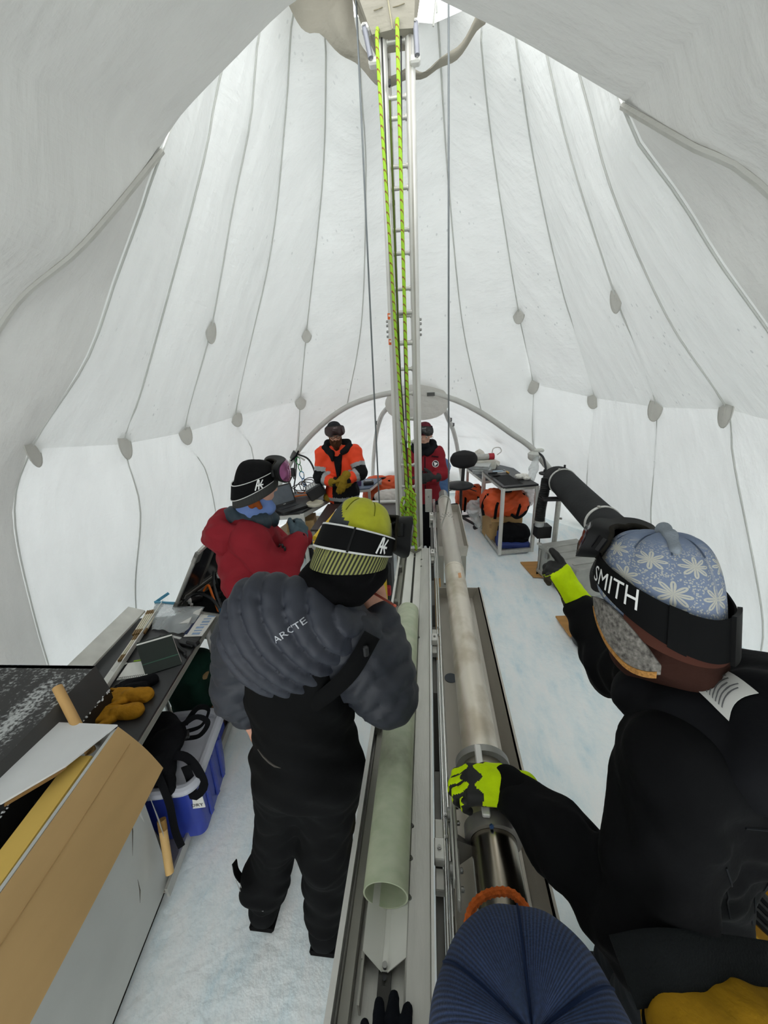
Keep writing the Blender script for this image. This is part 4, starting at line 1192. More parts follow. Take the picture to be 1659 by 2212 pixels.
    MB().box((-1.60, 1.52, 0.785), (0.15, 0.13, 0.006), 0.25, 0.001).build('page_block', PAPER, q)
    MB().box((-1.555, 1.43, 0.783), (0.15, 0.06, 0.003), 0.25).build('cover', M('notebook_cover', '#55595a', 0.6), q)
    for i in range(14):
        c_ = Vector((-1.655 + 0.0095 * i, 1.447 + 0.0024 * i, 0.789))
        MB().sweep([c_ + Vector((0.002 * sin(a), 0.006 * cos(a), 0.006 * sin(a))) for a in np.linspace(0, 2 * pi, 9)[:-1]], 0.0011, 5, closed=True).build('coil', M('coil_dark', '#3a3a3a', 0.4, 0.6), q)
    o = MB().cyl((-1.66, 1.575, 0.792), (-1.57, 1.60, 0.792), 0.0038, seg=6).build('green_pencil', M('pencil_green', '#9dc832', 0.5)); tag(o, 'lime green pencil lying by the spiral notebook', 'pencil')
    o = MB().box((-1.72, 1.535, 0.786), (0.035, 0.075, 0.004), -0.3, 0.001).build('white_scale_card', M('card_grey', '#c6c6c0', 0.5)); tag(o, 'small white card beside the slim folding ruler', 'card')
    # gloves
    tan = M('mustard_leather', '#a9781f', 0.8, var=0.22, vscale=22, bump=0.25, bscale=90)
    for i, (w, f, s, lab) in enumerate((((-1.475, 1.335, 0.800), (-1, -0.12, 0.02), 1.0, 'mustard leather work glove on top of its twin, beside the black gloves'),
                                        ((-1.455, 1.235, 0.797), (-0.95, -0.22, 0.0), 1.0, 'mustard leather work glove nearer the cardboard box'))):
        soft_obj('leather_glove', hand_prims(w, f, (0, 0.1, -1), (0.1, -1, 0), s, 1.02, (0.1, 0.14, 0.12, 0.1), 0.22, (0.6, 0.8, -0.1), 0.2, cuff=0.06), tan, vox=0.0038, k=0.004,
                 mod=lambda P, d: d - folds(P, 0.0015, 3))
        tag(COL.objects[-1], lab, 'glove', 'mustard gloves on the table')
    for i, (w, f, lab) in enumerate((((-1.50, 1.425, 0.795), (-1, -0.35, 0.02), 'thin black liner glove lying on the spiral notebook'), ((-1.515, 1.385, 0.792), (-0.9, -0.1, 0.0), 'thin black liner glove between notebook and mustard gloves'))):
        soft_obj('liner_glove', hand_prims(w, f, (0, 0, -1), (0, -1, 0), 0.8, 1.1, (0.2, 0.1, 0.3, 0.2), 0.1, (0.7, 0.6, 0), 0.2, cuff=0.05), BLACKC, vox=0.004, k=0.006)
        tag(COL.objects[-1], lab, 'glove', 'black liner gloves on the table')

def build_case():
    """open instrument case beyond the table"""
    t = root('instrument_case', 'open metal-edged instrument case with dark glossy lid beside the tent wall', 'case', (-1.58, 2.4, 0))
    A0, A1 = Vector((-1.746, 2.085, 0.80)), Vector((-1.64, 2.70, 0.80))     # hinge
    d = (A1 - A0).normalized(); nx = Vector((d.y, -d.x, 0))                # towards the aisle
    edge = M('case_edge', '#a9a9a3', 0.4, 0.7)
    inside = M('case_inside', '#202224', 0.25, var=0.1)
    B0, B1 = A0 + nx * 0.40, A1 + nx * 0.40
    bot = Vector((0, 0, -0.22))
    for P, Q in ((A0, B0), (B0, B1), (B1, A1), (A1, A0)):
        MB().prism([P, Q, Q + bot, P + bot], (Q - P).cross(Vector((0, 0, 1))).normalized() * 0.012).build('body_wall', edge, t)
    MB().prism([A0 + bot, B0 + bot, B1 + bot, A1 + bot], (0, 0, 0.01)).build('body_floor', inside, t)
    MB().prism([A0 + Vector((0, 0, -0.06)), B0 + Vector((0, 0, -0.06)), B1 + Vector((0, 0, -0.06)), A1 + Vector((0, 0, -0.06))], (0, 0, 0.01)).build('foam_insert', M('foam_black', '#131416', 0.9, bump=0.4, bscale=60), t)
    up = Vector((0.276, 0, 0.44))
    L0, L1 = A0 + up, A1 + up
    ln = (A1 - A0).cross(up).normalized()     # lid normal, inner side
    # rounded lid panel
    def lid_pt(u, v, off=0.0):
        return A0 + (A1 - A0) * u + up * v + ln * off
    out = [(0, 0), (0, 0.86), (0.03, 0.95), (0.10, 1.0), (0.90, 1.0), (0.97, 0.95), (1, 0.86), (1, 0)]
    MB().prism([lid_pt(u, v) for u, v in out], ln * 0.006).build('lid_panel', inside, t)
    MB().sweep([lid_pt(u, v, 0.0) for u, v in out] , 0.014, 8, closed=True).build('lid_rim', edge, t, smooth=True)
    MB().prism([lid_pt(u, v, 0.008) for u, v in ((0.08, 0.1), (0.08, 0.16), (0.92, 0.16), (0.92, 0.1))], ln * 0.01).build('lid_bar', M('lid_bar', '#8d8b84', 0.3, 0.6), t)
    MB().prism([lid_pt(u, v, 0.008) for u, v in ((0.30, 0.12), (0.34, 0.12), (0.30, 0.9), (0.26, 0.9))], ln * 0.004).build('lid_brace', M('lid_brace', '#6a6861', 0.35, 0.4), t)
    for u, v, w_, h_ in ((0.005, 0.87, 0.08, 0.16), (0.005, 0.03, 0.05, 0.12)):
        c = lid_pt(u, v, 0.006)
        MB().prism([lid_pt(u - 0.02, v - h_ / 2, -0.012), lid_pt(u + 0.05, v - h_ / 2, -0.012), lid_pt(u + 0.05, v + h_ / 2, -0.012), lid_pt(u - 0.02, v + h_ / 2, -0.012)], ln * 0.028).build('corner_plate', M('corner_steel', '#7f7f7b', 0.4, 0.7), t)
    # stand beneath
    for P in (A0, B0, A1, B1):
        q = P * 0.97 + (A0 + B1) / 2 * 0.03
        MB().cyl((q.x, q.y, 0), (q.x, q.y, 0.59), 0.018, seg=10).build('stand_leg', ALUD, t, smooth=True)
    # things in the case
    for p, r, h, lab in (((-1.60, 2.45, 0.75), 0.036, 0.085, 'black cylinder with white cap standing in the open case'), ((-1.665, 2.26, 0.775), 0.034, 0.075, 'black cylinder with white cap lying beside the case lid')):
        c = root('sensor_housing', lab, 'instrument', p)
        axd = (0, 0, 1) if h > 0.08 else (-0.5, -0.7, 0.15)
        MB().lathe(p, [(r, 0), (r, h), (r * 0.95, h + 0.003)], 24, axd).build('body', M('housing_black', '#0d0e10', 0.35), c, smooth=True, sharp=40)
        MB().lathe(Vector(p) + Vector(axd).normalized() * h, [(r * 0.92, 0), (r * 0.9, 0.012), (r * 0.35, 0.018), (r * 0.3, 0.028)], 24, axd).build('cap', M('cap_white', '#e3e4e2', 0.4), c, smooth=True, sharp=40)
    for k, (pts, r, mt, lab) in enumerate((
            ([(-1.66, 2.30, 0.80), (-1.60, 2.28, 0.86), (-1.53, 2.20, 0.82), (-1.44, 2.10, 0.72), (-1.40, 2.05, 0.55), (-1.40, 2.05, 0.3)], 0.008, M('cable_orange', '#e2701f', 0.5), 'orange cable looping out of the instrument case'),
            ([(-1.74, 2.14, 0.79), (-1.66, 2.20, 0.84), (-1.52, 2.16, 0.83), (-1.42, 2.10, 0.74), (-1.37, 2.06, 0.55), (-1.38, 2.04, 0.2)], 0.011, BLACKP, 'thick black hose draped over the edge of the instrument case'),
            ([(-1.58, 2.36, 0.80), (-1.56, 2.32, 0.95), (-1.50, 2.20, 0.90), (-1.43, 2.12, 0.75), (-1.41, 2.08, 0.5), (-1.42, 2.06, 0.15)], 0.009, BLACKP, 'black cable arching up out of the instrument case'))):
        o = MB().sweep(catmull(pts, 40), r, 10).build('cable', mt, smooth=True); tag(o, lab, 'cable')
    # fittings among the foam
    rnd = random.Random(3)
    for i in range(12):
        u, v = rnd.uniform(0.08, 0.9), rnd.uniform(0.12, 0.9)
        p = A0 + (A1 - A0) * u + nx * 0.4 * v + Vector((0, 0, -0.045))
        MB().cyl(p, p + Vector((rnd.uniform(-.02, .02), rnd.uniform(-.02, .02), 0.03)), rnd.uniform(0.008, 0.018), seg=10).build('fitting', [BLACKP, ALUB, M('fit_blue', '#36617e', 0.4)][i % 3] if i % 4 else BLACKP, t)
    # orange-tipped probe hanging from the lid
    p = root('probe', 'orange and steel probe hanging at the end of the case lid', 'probe', (-1.50, 2.60, 0.85))
    MB().cyl((-1.505, 2.60, 0.93), (-1.495, 2.60, 1.05), 0.011, seg=12).build('grip', M('cable_orange', '#e2701f', 0.5), p, smooth=True, sharp=40)
    MB().cyl((-1.507, 2.60, 0.86), (-1.505, 2.60, 0.93), 0.017, seg=14).build('body', ALUD, p, smooth=True, sharp=40)
    MB().cyl((-1.506, 2.60, 0.925), (-1.504, 2.60, 0.94), 0.013, seg=14).build('ring', PAPER, p, smooth=True, sharp=40)

def frosted_black():
    m = bpy.data.materials.new('frosted_black_panel'); m.use_nodes = True
    nt = m.node_tree; p = nt.nodes['Principled BSDF']
    tc = nt.nodes.new('ShaderNodeTexCoord')
    mp = nt.nodes.new('ShaderNodeMapping'); mp.inputs['Rotation'].default_value = (0, 0, 0.75); mp.inputs['Scale'].default_value = (5, 1.3, 3)
    _link(nt, tc.outputs['Object'], mp.inputs[0])
    n = nt.nodes.new('ShaderNodeTexNoise'); n.inputs['Scale'].default_value = 2.2; n.inputs['Detail'].default_value = 3
    _link(nt, mp.outputs[0], n.inputs[0])
    n2 = nt.nodes.new('ShaderNodeTexNoise'); n2.inputs['Scale'].default_value = 70; n2.inputs['Detail'].default_value = 6
    _link(nt, tc.outputs['Object'], n2.inputs[0])
    mu = nt.nodes.new('ShaderNodeMath'); mu.operation = 'MULTIPLY'; _link(nt, n.outputs[0], mu.inputs[0]); _link(nt, n2.outputs[0], mu.inputs[1])
    r = nt.nodes.new('ShaderNodeValToRGB')
    r.color_ramp.elements[0].position = 0.27; r.color_ramp.elements[0].color = srgb('#333333')
    r.color_ramp.elements[1].position = 0.40; r.color_ramp.elements[1].color = srgb('#b9bcbc')
    _link(nt, mu.outputs[0], r.inputs[0]); _link(nt, r.outputs[0], p.inputs['Base Color'])
    p.inputs['Roughness'].default_value = 0.55
    return m

def build_boxes():
    # black frosted transport case at the left edge
    t = root('black_crate', 'large black transport crate with frost scraped across its lid', 'crate', (-1.9, 0.95, 0))
    e0, e1 = Vector((-1.592, 1.31, 1.0)), Vector((-1.515, 0.55, 1.0))
    back = Vector((-0.75, -0.03, 0))
    fm = frosted_black()
    top = [e0, e1, e1 + back, e0 + back]
    MB().prism([v - Vector((0, 0, 0.012)) for v in top], (0, 0, 0.012)).build('lid', fm, t)
    drop = Vector((0.045, -0.01, -0.13))
    MB().prism([e0, e1, e1 + drop, e0 + drop], (-0.012, 0, -0.002)).build('front_lip', M('panel_black', '#3a3a39', 0.55, var=0.1), t)
    MB().prism([e0 + drop, e1 + drop, Vector((e1.x, e1.y, 0)), Vector((e0.x, e0.y, 0))], (-0.02, 0, 0)).build('front_panel', M('panel_black2', '#161616', 0.6), t)
    MB().prism([e0, e0 + back, Vector((e0.x - 0.75, e0.y, 0)), Vector((e0.x, e0.y, 0))], (0, -0.02, 0)).build('side_panel', M('panel_black2', '#161616', 0.6), t)
    # frost clinging to the lip edge
    rnd = random.Random(2)
    m = MB()
    for i in range(90):
        s = rnd.random(); p = e0 + drop + (e1 - e0) * s
        m.lathe(p + Vector((rnd.uniform(-.004, .004), 0, rnd.uniform(-.006, .004))), [(0.002, -0.002), (rnd.uniform(0.003, 0.006), 0), (0.001, 0.004)], 5)
    f = m.build('frost', M('frost_white', '#dfe3e4', 0.7), t, smooth=True); f['kind'] = 'stuff'
    # open carton
    c = root('cardboard_carton', 'big open cardboard carton, grey-white outside with a tan flap hanging out', 'carton', (-1.5, 0.5, 0))
    greyw = M('carton_grey', '#b6b8b4', 0.7, var=0.06, vscale=4, bump=0.05, bscale=30)
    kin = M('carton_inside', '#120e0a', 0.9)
    zt = 0.93
    F0, F1 = Vector((-1.285, 1.055, zt)), Vector((-1.10, -0.25, zt))     # aisle side top edge
    W = Vector((-0.42, -0.03, 0))
    G0, G1 = Vector((-1.262, 1.012, 0)), Vector((-1.075, -0.25, 0))
    MB().prism([F0, F1, G1, G0], (-0.012, 0, 0)).build('side_panel', greyw, c)
    MB().prism([F0, F0 + W, G0 + W, G0], (0, -0.012, 0)).build('end_panel', greyw, c)
    MB().prism([F0 + W, F1 + W, G1 + W, G0 + W], (0.012, 0, 0)).build('side_panel', KRAFT, c)
    MB().prism([G0, G1, G1 + W, G0 + W], (0, 0, 0.01)).build('floor_panel', kin, c)
    # dark sheet across the carton below its top edge
    MB().prism([F0 + Vector((-.02, -.02, -.16)), F1 + Vector((-.02, -.02, -.16)), F1 + W + Vector((.02, -.02, -.16)), F0 + W + Vector((.02, -.02, -.16))], (0, 0, -0.01)).build('inner_sheet', kin, c)
    # tan flap folded out and down over the aisle
    D = Vector((0.150, -0.008, -0.215))
    def flap(u, v):
        p = F0 + (F1 - F0) * u + D * v
        p.z += 0.008 * sin(pi * v) * (1 - 0.3 * u); p.x += 0.012 * sin(pi * v) + 0.004 * sin(5 * u)
        return p
    MB().grid(flap, 20, 10, 0.006).build('flap', KRAFT, c, smooth=True, sharp=40, label='tan cardboard flap hanging outward')
    # crease lines pressed in the flap
    for v in (0.30,):
        MB().sweep([flap(u, v) + Vector((0.001, 0, 0.001)) for u in np.linspace(0.02, 1, 14)], 0.0016, 5).build('flap_crease', M('crease_brown', '#a98a5e', 0.8), c)
    # far-end white flap folded back over the opening
    Wf = [F0 + Vector((0.0, 0.0, 0.004)), F0 + W + Vector((0.02, 0.02, 0.006)), F0 + W + Vector((0.10, -0.36, 0.03)), F0 + Vector((-0.14, -0.335, 0.03)), F0 + Vector((-0.045, -0.19, 0.02))]
    MB().prism(Wf, (0, 0, 0.007)).build('flap', M('flap_white', '#d8dadb', 0.6, var=0.03), c, label='white inner flap folded over the far end')
    for k in range(5):
        a = F0 + Vector((-0.045 - 0.006 * k, -0.19 - 0.006 * k, 0.018 - 0.003 * k)); b = F0 + Vector((-0.135 - 0.002 * k, -0.33, 0.027 - 0.003 * k))
        MB().bar(a, b, 0.008, 0.003).build('torn_ply', M('ply_brown', '#8a6c44', 0.9), c)
    o = MB().prism([F0 + Vector((-0.016, -0.12, -0.012)), F1 + Vector((-0.016, 0, -0.012)), F1 + Vector((-0.105, 0, -0.022)), F0 + Vector((-0.105, -0.12, -0.022))], (0.004, 0, -0.02)).build('foam_strip', M('foam_yellow', '#cfae5c', 0.8, var=0.08, vscale=3), c)
    # scratches and scuffs on the grey side are wear marks
    for (a, b) in (((-1.2505, 0.95, 0.60), (-1.241, 0.88, 0.42)), ((-1.237, 0.86, 0.30), (-1.233, 0.83, 0.20)), ((-1.27, 1.0, 0.64), (-1.262, 0.97, 0.56))):
        MB().sweep([Vector(a) + Vector((0.006, 0, 0)), (Vector(a) + Vector(b)) / 2 + Vector((0.008, 0.004, 0)), Vector(b) + Vector((0.006, 0, 0))], [0.0005, 0.0022, 0.0004], 5).build('scratch', M('scratch_dark', '#4e4a42', 0.8), c)
    # dowels
    wood = M('dowel_wood', '#c8a468', 0.65, var=0.1, vscale=4, stretch=(6, 6, 1))
    o = root('cardboard_tube', 'tan cardboard tube leaning between the black crate and the carton', 'tube', (-1.55, 1.05, 0.9))
    MB().pipe((-1.375, 0.99, 0.86), (-1.612, 1.14, 1.035), 0.019, 0.015, 20).build('tube_wall', M('tube_tan', '#c39c62', 0.7, var=0.06), o, smooth=True, sharp=40)
    p = root('wooden_dowel', 'round wooden dowel with torn paper poking out from under the carton', 'dowel', (-1.22, 1.0, 0.02))
    MB().cyl((-1.225, 1.03, 0.34), (-1.185, 0.955, 0.165), 0.0175, seg=16).build('shaft', wood, p, smooth=True, sharp=40)
    MB().cyl((-1.233, 1.045, 0.375), (-1.224, 1.028, 0.333), 0.0185, seg=16).build('worn_band', M('dowel_dark', '#8a6a3c', 0.8), p, smooth=True, sharp=40)
    MB().prism([(-1.238, 1.04, 0.42), (-1.20, 1.0, 0.33), (-1.225, 1.03, 0.35), (-1.255, 1.05, 0.55)], (-0.002, 0.001, 0)).build('torn_paper', PAPER, p)

def build_bin():
    t = root('storage_bin', 'blue plastic storage bin with rounded grey-white rim under the table', 'bin', (-1.33, 1.36, 0), TANG + 0.0)
    blue = M('bin_blue', '#263a9a', 0.4, var=0.08)
    rim = M('bin_rim', '#b9bcc6', 0.45, var=0.04)
    c = Vector((-1.34, 1.355, 0)); R = Matrix.Rotation(0.20, 3, 'Z')
    def ring(hx, hy, r, z, n=6):
        pts = []
        for cx, cy, a0 in ((hx - r, hy - r, 0), (-hx + r, hy - r, pi / 2), (-hx + r, -hy + r, pi), (hx - r, -hy + r, 1.5 * pi)):
            for i in range(n + 1):
                a = a0 + pi / 2 * i / n
                pts.append(c + R @ Vector((cx + r * cos(a), cy + r * sin(a), z)))
        return pts
    rings = [ring(0.125, 0.19, 0.04, 0.02), ring(0.135, 0.20, 0.045, 0.12), ring(0.148, 0.215, 0.05, 0.36), ring(0.150, 0.218, 0.05, 0.40)]
    n = len(rings[0])
    V = [p for r_ in rings for p in r_]
    F = [(k * n + i, k * n + (i + 1) % n, (k + 1) * n + (i + 1) % n, (k + 1) * n + i) for k in range(3) for i in range(n)] + [tuple(range(n))[::-1]]
    mesh_obj('tub', V, F, blue, t, smooth=True, sharp=50)
    for s in (-0.1, 0.0, 0.1):
        q0, q1 = c + R @ Vector((0.137, s, 0.05)), c + R @ Vector((0.15, s, 0.34))
        MB().bar(q0, q1, 0.03, 0.012, bev=0.005).build('rib', blue, t)
    P = ring(0.158, 0.226, 0.06, 0.412, 8)
    MB().sweep(P, 0.026, 10, closed=True).build('rim', rim, t, smooth=True)
    inner = ring(0.15, 0.218, 0.05, 0.405, 8)
    mesh_obj('lid', inner, [tuple(range(len(inner)))], rim, t)
    MB().box(c + R @ Vector((0.165, 0.14, 0.36)), (0.02, 0.09, 0.05), 0.20, 0.006).build('latch', M('latch_blue', '#1c2a86', 0.4), t)
    MB().box(c + R @ Vector((0.13, -0.202, 0.30)), (0.085, 0.004, 0.11), 0.20).build('sticker', PAPER, t)
    MB().box(c + R @ Vector((0.125, -0.2045, 0.325)), (0.05, 0.003, 0.012), 0.20).build('sticker_mark', M('mark_red', '#b0384c', 0.6), t)
    decal('lettering', 'DRY', M('ink_black', '#1c1c1e', 0.7), t, lambda x, y: c + R @ Vector((0.14 + x, -0.2065, 0.27 + y)), 0.03)
    # black backpack thrown over the bin
    b = root('black_backpack', 'black backpack with loose straps slumped over the blue bin', 'backpack', (-1.38, 1.30, 0.43))
    cc = Vector((-1.395, 1.27, 0.50))
    pr = [rbox(cc, (0.115, 0.155, 0.075), 0.06, Matrix.Rotation(0.25, 3, 'Z')), ell(cc + Vector((0.07, 0.02, 0.045)), (0.08, 0.11, 0.05)), ell(cc + Vector((-0.05, 0.12, 0.03)), (0.09, 0.08, 0.06)),
          cap(cc + Vector((0.09, -0.05, -0.02)), 0.045, cc + Vector((0.155, -0.13, -0.06)), 0.03)]
    soft_obj('pack_body', pr, BLACKC, b, 0.010, 0.03, lambda P, d: d - folds(P, 0.005, 1.6, 2))
    def strap(pts, w=0.022, name='strap'):
        P = catmull(pts, 26)
        MB().sweep(P, w, 8, flat=0.16, hint=(0.6, -0.6, 0.5)).build(name, BLACKC, b, smooth=True)
    strap([(-1.30, 1.40, 0.545), (-1.27, 1.48, 0.575), (-1.24, 1.52, 0.52), (-1.26, 1.46, 0.47), (-1.31, 1.39, 0.50)], 0.014)
    strap([(-1.31, 1.39, 0.55), (-1.24, 1.42, 0.58), (-1.20, 1.44, 0.52), (-1.235, 1.40, 0.47), (-1.30, 1.36, 0.49)], 0.014)
    strap([(-1.28, 1.24, 0.53), (-1.20, 1.24, 0.52), (-1.14, 1.22, 0.47), (-1.115, 1.20, 0.38), (-1.155, 1.17, 0.35), (-1.175, 1.20, 0.42), (-1.19, 1.21, 0.50)], 0.021)
    strap([(-1.30, 1.16, 0.54), (-1.25, 1.12, 0.50), (-1.225, 1.10, 0.40), (-1.225, 1.09, 0.31), (-1.235, 1.09, 0.20), (-1.23, 1.09, 0.10)], 0.016)
    MB().box((-1.265, 1.345, 0.535), (0.035, 0.05, 0.018), 0.6, 0.005).build('buckle', BLACKP, b)
    # green backpack under the far end
    g = root('green_backpack', 'dark green canvas rucksack with leather patches under the table', 'backpack', (-1.52, 1.83, 0))
    gm = M('canvas_green', '#15342a', 0.85, var=0.15, bump=0.15, bscale=120)
    soft_obj('pack_body', [rbox((-1.545, 1.84, 0.30), (0.125, 0.15, 0.27), 0.07), ell((-1.48, 1.80, 0.22), (0.09, 0.11, 0.14)), ell((-1.55, 1.84, 0.53), (0.115, 0.14, 0.09))], gm, g, 0.012, 0.03, lambda P, d: d - folds(P, 0.005, 1.5, 5))
    MB().box((-1.535, 1.83, 0.05), (0.27, 0.30, 0.08), None, 0.03).build('base_panel', M('leather_dark', '#3a201a', 0.6), g)
    for y in (1.76, 1.86):
        MB().box((-1.397, y, 0.26), (0.012, 0.05, 0.055), None, 0.003).build('leather_patch', M('leather_tan', '#6b4426', 0.6), g)
    MB().box((-1.425, 1.80, 0.50), (0.03, 0.07, 0.03), 0.3, 0.008).build('roll_top', M('rolled_tan', '#a08660', 0.8), g)
    MB().sweep(catmull([(-1.42, 1.72, 0.10), (-1.36, 1.66, 0.06), (-1.34, 1.60, 0.12), (-1.40, 1.56, 0.2)], 20), 0.009, 8).build('loose_cord', M('cord_teal', '#14303a', 0.7), g, smooth=True)
build_work_table(); build_table_items(); build_case(); build_boxes(); build_bin()
# ------------------------------------------------------------------ far bay: desks, bags, chair, duct
ORANGE = M('duffel_orange', '#c94d1c', 0.65, var=0.15, vscale=8, bump=0.12, bscale=60)
FILM = M('bag_film', '#cdd2d2', 0.2, alpha=0.5, var=0.06, bump=0.5, bscale=25)

def duffel(name, label, c, h, rot, seed, strap_pts):
    t = root(name, label, 'duffel bag', (c[0], c[1], c[2] - h[2]))
    R = Matrix.Rotation(rot, 3, 'Z')
    cv = Vector(c)
    pr = [rbox(c, h, min(h) * 0.8, R), ell(cv + R @ Vector((h[0] * 0.45, 0, 0.02)), (h[0] * 0.5, h[1] * 1.02, h[2] * 0.95), R), ell(cv + R @ Vector((-h[0] * 0.4, 0, 0.03)), (h[0] * 0.55, h[1] * 1.0, h[2] * 0.98), R)]
    soft_obj('bag_body', pr, ORANGE, t, 0.012, 0.04, lambda P, d: d - folds(P, 0.010, 1.3, seed))
    for pts in strap_pts:
        MB().sweep(catmull([cv + R @ Vector((p[0] * h[0], p[1] * h[1], p[2] * h[2])) for p in pts], 24), 0.018, 8, flat=0.25, hint=(0, -1, 0.3)).build('strap', BLACKC, t, smooth=True)
    MB().sweep(catmull([cv + R @ Vector((x * h[0], -0.3 * h[1], h[2] * (1.02 - 0.2 * abs(x)))) for x in (-0.85, -0.4, 0.1, 0.6, 0.9)], 20), 0.035, 8, flat=0.3, hint=(0, 0, 1)).build('zip_panel', BLACKC, t, smooth=True)
    return t

def build_right_desk():
    t = root('tall_desk', 'tall desk with ribbed black mat top and aluminium legs', 'desk', (1.0, 4.95, 0))
    c = [Vector((0.868, 4.50, 0)), Vector((1.30, 4.60, 0)), Vector((1.14, 5.36, 0)), Vector((0.74, 5.30, 0))]
    z = 0.90
    MB().prism([p + Vector((0, 0, z - 0.02)) for p in c], (0, 0, 0.02)).build('desktop', BLACKTOP, t)
    cc = sum(c, Vector()) / 4
    def at(u, v):
        return (c[0] * (1 - u) + c[1] * u) * (1 - v) + (c[3] * (1 - u) + c[2] * u) * v
    for k in range(22):
        v = 0.08 + 0.55 * k / 21
        MB().bar(at(0.08, v) + Vector((0, 0, z + 0.002)), at(0.62, v) + Vector((0, 0, z + 0.002)), 0.006, 0.004).build('mat_rib', M('mat_rib', '#1d1e20', 0.5), t)
    for p in c:
        q = p * 0.965 + cc * 0.035
        MB().box((q.x, q.y, (z - 0.02) / 2), (0.04, 0.04, z - 0.02), 0.2, 0.004).build('leg', ALUB, t)
    for i in range(4):
        a, b = c[i] * 0.965 + cc * 0.035, c[(i + 1) % 4] * 0.965 + cc * 0.035
        MB().bar(a + Vector((0, 0, 0.86)), b + Vector((0, 0, 0.86)), 0.03, 0.03).build('apron_rail', ALU, t)
        MB().bar(a + Vector((0, 0, 0.035)), b + Vector((0, 0, 0.035)), 0.03, 0.05).build('base_rail', ALU, t)
    # tools on it
    kn = root('knife', 'black-handled knife lying across the tall desk', 'knife', (0.9, 5.1, z))
    MB().cyl((0.78, 5.10, z + 0.014), (0.90, 5.13, z + 0.014), 0.012, seg=10).build('handle', BLACKP, kn, smooth=True, sharp=40)
    MB().bar((0.90, 5.13, z + 0.012), (1.04, 5.17, z + 0.012), 0.022, 0.003).build('blade', CHROME, kn)
    sc = root('screwdriver', 'black and yellow handled screwdriver at the back of the tall desk', 'screwdriver', (1.0, 5.15, z))
    MB().lathe((1.03, 5.17, z + 0.016), [(0.008, 0), (0.014, 0.01), (0.012, 0.05), (0.014, 0.07), (0.008, 0.08)], 12, (0.2, -1, 0)).build('handle', M('tool_yellow', '#b78b3a', 0.5), sc, smooth=True)
    MB().cyl((1.03, 5.17, z + 0.016), (1.01, 5.27, z + 0.016), 0.004, seg=8).build('shaft', CHROME, sc)
    pn = MB().lathe((0.80, 4.98, z + 0.012), [(0.004, 0), (0.010, 0.01), (0.011, 0.10), (0.007, 0.12)], 12, (1, 0.1, 0)).build('marker_pen', BLACKP, smooth=True); tag(pn, 'short black marker pen in front of the knife on the tall desk', 'pen')
    bc = MB().box((0.93, 5.23, z + 0.006), (0.14, 0.05, 0.012), 0.2, 0.003).build('blue_packet', M('packet_blue', '#9fb6c6', 0.5)); tag(bc, 'pale blue packet at the far edge of the tall desk', 'packet')
    # crumpled tissue
    rnd = np.random.RandomState(5)
    pr = [ell((1.15 + rnd.uniform(-.05, .05), 4.84 + rnd.uniform(-.04, .04), z + 0.03 + rnd.uniform(-.005, .02)), (0.045, 0.03, 0.03)) for _ in range(7)] + [ell((1.21, 4.80, z + 0.02), (0.05, 0.02, 0.02))]
    soft_obj('crumpled_tissue', pr, M('tissue_white', '#e6e4dd', 0.9, var=0.03), None, 0.006, 0.008, lambda P, d: d - folds(P, 0.006, 5, 1)); tag(COL.objects[-1], 'crumpled white tissue on the front of the tall desk', 'tissue')
    # carton, rucksack and duffel below
    b = root('brown_carton', 'brown cardboard carton under the tall desk carrying the orange duffel', 'carton', (0.98, 5.02, 0))
    MB().box((0.985, 5.06, 0.19), (0.42, 0.36, 0.36), 0.2, 0.004).build('carton_body', KRAFT, b)
    MB().prism([(0.80, 4.85, 0.375), (1.0, 4.90, 0.375), (0.97, 4.83, 0.32), (0.80, 4.80, 0.33)], (0, 0, 0.005)).build('flap', KRAFT, b)
    MB().box((0.93, 4.868, 0.26), (0.30, 0.004, 0.05), 0.2).build('tape', M('parcel_tape', '#a8845a', 0.35), b)
    duffel('orange_duffel', 'large orange duffel with black straps on the carton under the tall desk', (0.985, 4.98, 0.545), (0.30, 0.20, 0.165), 0.15, 3,
           [[(-0.6, -1.02, -0.9), (-0.55, -1.04, 0.2), (-0.3, -0.7, 0.95)], [(0.35, -0.98, -0.95), (0.45, -1.05, 0.1), (0.7, -0.6, 0.9)], [(-1.0, -0.5, -0.8), (-1.04, -0.4, 0.0), (-0.85, -0.3, 0.8)], [(0.1, -1.0, -0.6), (0.35, -1.05, -0.9), (0.7, -0.98, -0.6), (0.95, -0.7, 0.2)]])
    o = root('black_bag', 'black and blue soft bag on the floor under the tall desk', 'bag', (1.08, 4.76, 0.03))
    soft_obj('bag_body', [rbox((1.08, 4.76, 0.17), (0.19, 0.12, 0.14), 0.08), ell((1.02, 4.73, 0.29), (0.14, 0.09, 0.06)), ell((1.17, 4.74, 0.2), (0.11, 0.11, 0.12))], BLACKC, o, 0.012, 0.03, lambda P, d: d - folds(P, 0.008, 1.5, 8))
    soft_obj('blue_base', [rbox((1.07, 4.745, 0.075), (0.205, 0.135, 0.045), 0.03), cap((0.885, 4.69, 0.08), 0.03, (0.885, 4.70, 0.24), 0.025)], M('bag_blue', '#1f3272', 0.6), o, 0.012, 0.02)
    # lower table behind
    l = root('low_side_table', 'low grey side table behind the tall desk with clear boxes on it', 'table', (0.95, 5.9, 0))
    q = [Vector((0.77, 5.40, 0)), Vector((1.35, 5.62, 0)), Vector((1.25, 6.45, 0)), Vector((0.60, 6.2, 0))]
    MB().prism([p + Vector((0, 0, 0.73)) for p in q], (0, 0, 0.02)).build('tabletop', M('slate_top', '#4c5054', 0.5), l)
